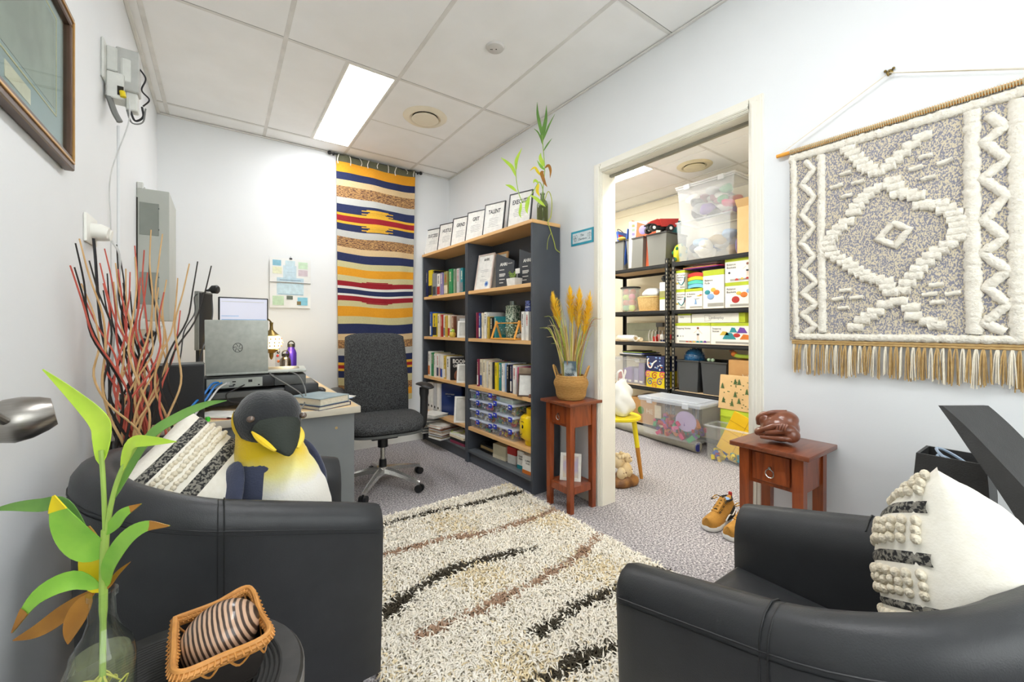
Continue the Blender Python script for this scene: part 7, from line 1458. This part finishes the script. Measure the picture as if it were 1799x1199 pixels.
tb = toy_box(1.895, 1.60, Z2+.2225, .212, 'white balance buckets toy box showing a walking child, under the beam', ['Balance', 'Buckets'], [('o', .11, .085, .01, .01, 'charcoal'), ('p', .045, .015, .018, .018, 'red'), ('p', -.0, .02, .016, .016, 'gold'), ('p', -.045, .02, .018, .018, 'red')])
kid(tb.children[0], -.045, .04, .125)
t = thing('flag_bundle', 'clear packet of folded coloured flags lying on the toy boxes', 'packet', (FX+.03, 2.10, Z2+.3865)); 
for k, (c, w, y) in enumerate((('purple', .2, .06), ('magenta', .2, .0), ('gold', .17, .04), ('charcoal', .16, .0), ('maroon', .12, -.04))):
    bm = BM(); cbox(bm, (.1, y*.6+.02, .003+k*.006), (.2, w*1.9, .0055), .002, M=Matrix.Rotation(.02*k, 4, 'Z')); obj('folded_flag', bm, pm(c, .7), t)
bm = BM(); vs = asph(bm, (.09, -.0, .042), (.09, .16, .011), 20, 10)
for v in vs: v.co.z += .006*math.sin(v.co.y*60)*math.cos(v.co.x*60)
obj('wrapper', bm, milky('wrap_clear', '#efe6e4', .45, .15), t, smooth=80)
# second shelf, other rack
t = thing('ball_bag', 'clear bag of red and green balls on the second shelf', 'bag', (FX+.13, 3.02, Z2+.0005)); bm = BM(); alathe(bm, [(0, .002), (.085, .002), (.1, .02), (.1, .24), (.105, .27), (.098, .27), (.09, .02), (0, .012)], 28); obj('bag', bm, milky('bag_clear', '#dfe3d8', .25, .15), t)
for k in range(11):
    bm = BM(); asph(bm, (.045*math.cos(k*2.1), .045*math.sin(k*2.1), .045+.06*(k//3)), .038, 14, 10); obj('ball', bm, pm(['red', 'green', 'lime', 'pink', 'red'][k % 5]), t)
bm = BM(); alathe(bm, [(.098, .262), (.11, .262), (.112, .276), (.1, .28)], 28, caps=False); obj('band', bm, m_blk, t)
t = thing('straw_basket', 'low straw basket holding a white bag on the second shelf', 'basket', (FX+.16, 2.765, Z2+.0005)); m_str = mat('straw', '#d9bb82', .85, noise=(70, .9), col2='#bd9a5e', bump=(120, .9)); bm = BM()
alathe(bm, [(0, .002), (.11, .002), (.125, .02), (.14, .13), (.13, .16), (.125, .16), (.125, .03), (0, .02)], 36, sy=1.05); obj('basket', bm, m_str, t); bm = BM()
for k in range(13): z = .01+.0115*k; r = .118+.02*(k/12); atube(bm, [(r*math.cos(2*PI*i/36), 1.05*r*math.sin(2*PI*i/36), z) for i in range(36)], .006, 6, closed=True)
obj('woven_coil', bm, m_str, t)['kind'] = 'stuff'
t = thing('white_bag', 'crumpled white plastic bag inside the straw basket', 'bag', (FX+.16, 2.75, Z2+.15)); bm = BM(); vs = asph(bm, (0, 0, .04), (.10, .105, .06), 20, 14)
for v in vs: v.co += Vector((math.sin(v.co.y*80), math.cos(v.co.x*70), math.sin(v.co.x*60+v.co.y*50)))*.008
obj('bag', bm, MATS['bag_white'], t, smooth=80)
t = thing('tube_case', 'thin black upright case between basket and game box', 'case', (FX+.1, 2.606, Z2+.0005)); bm = BM(); abox(bm, 0, .2, -.014, .014, 0, .30, .003, 1); obj('case', bm, m_blk, t); bm = BM(); abox(bm, -.001, .2, -.0145, .0145, .28, .292); obj('case_band', bm, m_gr, t)
t = thing('game_box', 'upright lime and white game box by the rack post', 'box', (FX+.05, 2.553, Z2+.0005)); bm = BM(); abox(bm, 0, .22, -.034, .034, 0, .29, .002, 1); b = obj('carton', bm, m_wb, t); bm = BM(); abox(bm, -.001, .1, -.0345, .0345, .13, .2); obj('photo_band', bm, pm('olive'), b); bm = BM(); abox(bm, -.0012, .1, -.0347, .0347, .115, .132); obj('lime_band', bm, m_lime, b)
t = thing('black_pouch', 'small black pouch lying on the upright game box', 'pouch', (FX+.12, 2.555, Z2+.291)); bm = BM(); asph(bm, (0, 0, .04), (.07, .035, .04), 16, 10); obj('pouch', bm, m_blk, t)
# third shelf
Z3 = LV[2]
tb = toy_box(2.39, 2.03, Z3, .196, 'wide white stepping stones toy box showing a walking child', ['Stepping Stones'], [('o', .15, .07, .01, .01, 'charcoal'), ('o', .12, .07, .009, .009, 'silver'), ('o', .095, .07, .009, .009, 'silver')] + [('p', .05-.036*k, .012, .015, .01+.002*k, c) for k, c in enumerate(('red', 'orange', 'gold', 'teal', 'teal', 'purple'))], wsz=.024); kid(tb.children[0], -.06, .03, .13)
toy_box(2.026, 1.62, Z3, .194, 'wide white stepping stones toy box printed with coloured stones', ['Stepping', 'Stones'], [('p', .075, .085, .045, .035, 'gold'), ('p', .035, .05, .06, .06, 'teal'), ('p', .0, .11, .034, .045, 'teal'), ('p', -.075, .105, .045, .05, 'purple'), ('o', -.03, .085, .03, .018, 'red'), ('p', -.105, .05, .05, .045, 'orange')], wsz=.024)
t = thing('toy_box', 'long flat white box with lime end lying on the stones boxes', 'box', (FX+.03, 2.0, Z3+.1975)); bm = BM(); abox(bm, 0, .22, -.27, .22, 0, .085, .002, 1); b = obj('carton', bm, m_wb, t); bm = BM(); abox(bm, -.001, .221, -.271, -.22, .0, .0855); obj('lime_end', bm, m_lime, b); text('Limboplay', .034, ink2, b, (-.0012, -.02, .045), FACE_MX)
bm = BM(); atube(bm, [(-.0008, .09, .07), (-.0008, .09, .015), (-.0008, .03, .022), (-.0008, .03, .062), (-.0008, .09, .07)], .0012, 4); obj('limbo_drawing', bm, ink2, b)
t = thing('toy_box', 'small lime-topped box behind the long white box', 'box', (FX+.03, 2.30, Z3+.1975)); bm = BM(); abox(bm, 0, .2, -.07, .065, 0, .075, .002, 1); b = obj('carton', bm, m_wb, t); bm = BM(); abox(bm, -.001, .2, -.071, .066, .075, .09); obj('lime_band', bm, m_lime, b); text('Ramp', .018, ink2, b, (-.0012, .02, .055), FACE_MX)
t = thing('paper_roll', 'pair of white paper rolls lying on the third shelf', 'paper roll', (FX+.05, 2.98, Z3+.0005), math.radians(-18)); bm = BM(); acyl(bm, (0, .2, .035), (0, -.13, .035), .034, n=24); r_ = obj('roll', bm, pm('white', .7), t); bm = BM(); acyl(bm, (0, -.1305, .035), (0, -.128, .035), .018, n=16); obj('core', bm, pm('tan'), r_); bm = BM(); acyl(bm, (.055, .1, .024), (.05, -.16, .024), .023, n=20); obj('roll', bm, pm('cream', .7), t)
t = thing('folding_board', 'grey-green folding board standing behind the paper rolls', 'board', (FX+.22, 2.93, Z3+.0005), math.radians(-4)); bm = BM(); abox(bm, 0, .03, -.2, .23, 0, .205, .003, 1); obj('panel', bm, mat('board_sage', '#a9ad98', .6, noise=(9, .5)), t); bm = BM(); abox(bm, -.004, .001, -.2, .1, .12, .124); obj('elastic', bm, m_cg, t); bm = BM(); abox(bm, -.006, .032, -.28, -.19, .16, .205, .004, 1); obj('clamp', bm, m_gr, t)
t = thing('wire_basket', 'wire basket of red toys on the third shelf by the post', 'basket', (FX+.06, 2.62, Z3+.0005)); bm = BM()
for k in range(6):
    y = -.1+.04*k; atube(bm, acurve([(0, y, .005), (-.01, y, .07), (.06, y+.03, .125), (.16, y+.05, .06), (.18, y+.05, .005)], 5), .0028, 6)
atube(bm, [(0, -.1, .004), (0, .1, .004), (.18, .15, .004), (.18, -.05, .004)], .003, 6, closed=True); obj('wire_frame', bm, m_cw, t)
for k, c in enumerate(('red', 'red', 'blue', 'white', 'navy', 'red')):
    bm = BM(); cbox(bm, (.05+.03*(k % 3), .055-.028*k, .032+.022*(k % 2)), (.05, .045, .055), .006, M=None); obj('toy', bm, pm(c), t)
# fourth shelf
Z4 = LV[3]
t = clear_tub('clear_tub', (FX+.02, 2.955, Z4+.0005), .42, .34, .275, 'clear tub of purple boxes on the fourth shelf', m_ct, lid=True, lidm=m_ct)
for k, (y, c, h) in enumerate(((.15, 'red', .12), (.09, 'purple', .15), (.02, 'purple', .17), (-.05, 'lilac', .16), (-.13, 'purple', .22))):
    bm = BM(); cbox(bm, (.1+.02*(k % 2), y, .012+h/2), (.12, .06, h), .003); obj('purple_box' if c != 'red' else 'red_box', bm, pm(c), t)
    bm = BM(); cbox(bm, (.1+.02*(k % 2)-.061, y, .03), (.002, .04, .02)); obj('label', bm, pm('white'), t)
t = thing('folder_pile', 'pile of black and coloured folders on the purple-box tub', 'folders', (FX+.0, 2.93, Z4+.306))
for k, c in enumerate(('charcoal', 'black', 'white', 'royal', 'lime', 'black')):
    bm = BM(); cbox(bm, (.15+.01*k, -.03+.02*(k % 3), .005+.009*k), (.3, .36-.03*k, .008), M=Matrix.Rotation(.06*(k-2), 4, 'Z')); obj('folder', bm, pm(c), t)
t = thing('gift_box', 'box with navy candy print above bright swirls on yellow', 'box', (FX+.015, 2.615, Z4+.0005)); bm = BM(); abox(bm, 0, .22, -.108, .108, 0, .165, .002, 1); b = obj('lower_carton', bm, pm('yellow'), t); bm = BM(); abox(bm, -.001, .221, -.11, .11, .165, .32, .002, 1); b2 = obj('upper_carton', bm, pm('navy'), t)
for y, z, c in ((.06, .055, 'blue'), (-.055, .06, 'purple'), (.005, .12, 'red'), (.085, .13, 'pink'), (-.085, .13, 'magenta'), (.005, .02, 'orange')):
    bm = BM(); P = [(-.002, y+(.006+.0042*a)*math.cos(a*1.1), z+(.006+.0042*a)*math.sin(a*1.1)) for a in [k*.42 for k in range(20)]]; atube(bm, P, .005, 5, flat=.4); obj('swirl', bm, pm(c), b)
for k in range(22):
    y, z = random.uniform(-.095, .095), random.uniform(.18, .31); bm = BM(); asph(bm, (-.002, y, z), (.002, random.uniform(.005, .013), random.uniform(.005, .011)), 8, 6); obj('candy_print', bm, pm(random.choice(['white', 'red', 'sky', 'orange', 'white'])), b2)
bm = BM(); atube(bm, acurve([(-.003, .09, .29), (-.003, .085, .22), (-.003, .05, .2), (-.003, .02, .25), (-.003, -.02, .28)], 5), .008, 6, flat=.4); obj('candy_cane', bm, pm('white'), b2)
bin_(2.372, 2.15, Z4, .30, 'dark grey bin under the blue spiky ball', m_gbin2, group='dark bins on the fourth shelf'); bin_(2.125, 1.885, Z4, .30, 'dark grey bin beside the cardboard box on the fourth shelf', m_gbin2, group='dark bins on the fourth shelf')
t = thing('spiky_ball', 'shiny blue spiky massage ball half sunk on the bins', 'ball', (FX+.14, 2.255, Z4+.235)); m_sp = mat('ball_blue', '#2a6fa0', .15, noise=(9, .8), col2='#1d4f7c', coat=.5); bm = BM(); asph(bm, (0, 0, .09), .09, 28, 18); bl = obj('ball', bm, m_sp, t); bm = BM()
for k in range(130):
    e = 1-2*(k+.5)/130; a = k*2.39996; r = math.sqrt(1-e*e); d = Vector((r*math.cos(a), r*math.sin(a), e)); p = Vector((0, 0, .09))
    if e > -.9: acyl(bm, p+d*.087, p+d*.099, .006, .002, 6)
obj('spikes', bm, m_sp, bl)['kind'] = 'stuff'
t, b = carton(1.865, 1.50, Z4, .335, 'cardboard box with a toy arm poking out on the fourth shelf', m_kr, flaps=False); text('hello', .045, pm('cream'), b, (-.0012, .02, .2), FACE_MX)
t = thing('foam_toy', 'lime and orange foam toy lying on the cardboard box', 'toy', (FX+.06, 1.78, Z4+.3365)); bm = BM(); atube(bm, acurve([(0, .06, .06), (0, .03, .035), (.02, -.04, .03), (.03, -.12, .02)], 5), .018, 10); obj('foam', bm, pm('lime'), t); bm = BM(); asph(bm, (0, .055, .05), (.026, .026, .024), 12, 8); obj('tip', bm, pm('orange'), t); bm = BM(); asph(bm, (0, .075, .075), (.022, .02, .016), 12, 8); obj('cap', bm, pm('brown'), t)
t = thing('bone_toy', 'pale mint knobbly toy resting on the dark bin rim', 'toy', (FX+.03, 2.03, Z4+.305)); bm = BM()
for y in (-.018, .018): asph(bm, (0, y, .016), .017, 12, 8)
obj('knobs', bm, pm('sage'), t)
# bottom shelf and floor
t, b = carton(2.95, 2.60, LV[4], .255, 'brown cardboard box with a green stamp on the bottom shelf', m_kr, flaps=False)
bm = BM(); acyl(bm, (-.0012, .02, .13), (.001, .02, .13), .04, n=20); obj('green_mark', bm, mat('print_green2', '#5f8a2e', .6, noise=(20, .4)), b); text('HE', .07, pm('cream'), b, (-.0012, -.09, .13), FACE_MX)
t = thing('magazine_pile', 'magazines lying on the bottom cardboard box', 'magazines', (FX+.02, 2.72, LV[4]+.2565))
for k, c in enumerate(('olive', 'white', 'charcoal', 'silver')):
    bm = BM(); cbox(bm, (.13, .0, .004+.008*k), (.24, .2, .007), M=Matrix.Rotation(.08*k, 4, 'Z')); obj('magazine', bm, pm(c), t)
t = thing('floor_roll', 'long grey rolled mat lying on the floor before the racks', 'roll', (0, 0, 0)); bm = BM(); d0, d1 = Vector((3.57, 3.25, .05)), Vector((3.40, 1.99, .05)); atube(bm, [d0.lerp(d1, k/8)+Vector((.008*math.sin(k*2), 0, 0)) for k in range(9)], .048, 18, flat=1.); obj('rolled_mat', bm, mat('mat_grey', '#a9a698', .8, noise=(9, .6)), t); bm = BM(); acyl(bm, d1+Vector((0, .001, 0)), d1-Vector((0, .004, 0)), .04, n=18); obj('roll_end', bm, pm('royal'), t)
t = clear_tub('lidded_tub', (3.33, 2.185, .0), .60, .35, .325, 'large lidded clear tub of toys on the floor', milky('tub_floor', '#edf0f4', .11, .2), lid=True, lidm=milky('tub_floor_lid', '#dfe5ee', .5, .3), k=.88)
t.location = (3.265, 2.20, .0985)
toy_bricks(t, .05, .28, -.2, .2, .02, .15, 120, ['red', 'magenta', 'green', 'charcoal', 'pink', 'purple', 'orange'], (.03, .07))
bm = BM(); asph(bm, (.075, -.13, .17), (.012, .10, .09), 24, 14); obj('lilac_lid', bm, mat('lid_lilac', '#c3b0dc', .5, noise=(9, .4)), t); bm = BM(); cbox(bm, (.1, .17, .2), (.01, .07, .12), .003, M=None); obj('card', bm, pm('cream'), t)
t = clear_tub('open_tub', (3.30, 1.67, .0005), .40, .20, .29, 'open clear tub with yellow building boards on the floor', milky('tub_open', '#e9edf0', .1, .15), lid=False, k=.9)
toy_bricks(t, .03, .17, -.15, .15, .015, .075, 60, ['gold', 'yellow', 'blue', 'red', 'teal', 'gold'], (.03, .06))
m_yb = mat('board_yellow', '#e8bd14', .45, noise=(9, .4), col2='#dcae0c')
for k, (y, z, ry, w, h) in enumerate(((.0, .055, 22, .26, .34), (-.06, .045, 16, .2, .28))):
    bm = BM(); abox(bm, -.006, .006, -w/2, w/2, 0, h, .002, 1); bd_ = obj('yellow_board', bm, m_yb, t, loc=(.07+.05*k, y+.02, z), rot=R3((ry, 8, 4)))
    for q in range(1, 4):
        bm = BM(); abox(bm, -.0075, -.005, -w/2, w/2, h*q/4-.002, h*q/4+.002); obj('groove', bm, mat('groove_yellow', '#c99a0c', .5, noise=(9, .4)), bd_)
    bm = BM(); abox(bm, -.0075, -.005, -.002, .002, 0, h); obj('groove', bm, MATS['groove_yellow'], bd_)
t = thing('lime_crate', 'lime green crate behind the open tub', 'crate', (3.52, 1.70, .0005)); bm = BM(); abox(bm, 0, .11, -.16, .16, 0, .40, .006, 2); c_ = obj('crate', bm, mat('crate_lime', '#c4d83a', .5, noise=(9, .4)), t)
for z in (.1, .22, .33):
    bm = BM(); abox(bm, -.004, .0, -.16, .16, z, z+.014); obj('rib', bm, MATS['crate_lime'], c_)
t = thing('gift_bag', 'kraft paper gift bag printed with green fir trees', 'gift bag', (3.515, 1.72, .4015)); bm = BM(); w = .155; aloft(bm, [[(0, -w, 0), (.12, -w, 0), (.12, w, 0), (0, w, 0)], [(.02, -w, .14), (.10, -w, .14), (.10, w, .14), (.02, w, .14)], [(.045, -w*1.02, .285), (.07, -w*1.02, .285), (.07, w*1.02, .285), (.045, w*1.02, .285)]]); gb = obj('bag', bm, m_kr2, t)
for k in range(42):
    y, z = random.uniform(-.14, .14), random.uniform(.015, .255); x = .143*z if z < .14 else .02+(z-.14)*.172; s = .03 if k % 3 == 0 else .008
    bm = BM()
    if k % 3 == 0:
        for q in range(3): aloft(bm, [[(xx+x-.0018+.1*q*0, y-s*(1-.25*q)*.6, z+s*.45*q), (xx+x-.0018, y+s*(1-.25*q)*.6, z+s*.45*q), (xx+x-.0010+.14*s*.7, y, z+s*.45*q+s*.7)] for xx in (-.001, .0012)])
    else: asph(bm, (x-.001, y, z), (.002, s*.8, s*.5), 8, 6)
    obj('fir_print', bm, mat('fir_green', '#4f6a3a', .7, noise=(20, .5)), gb)
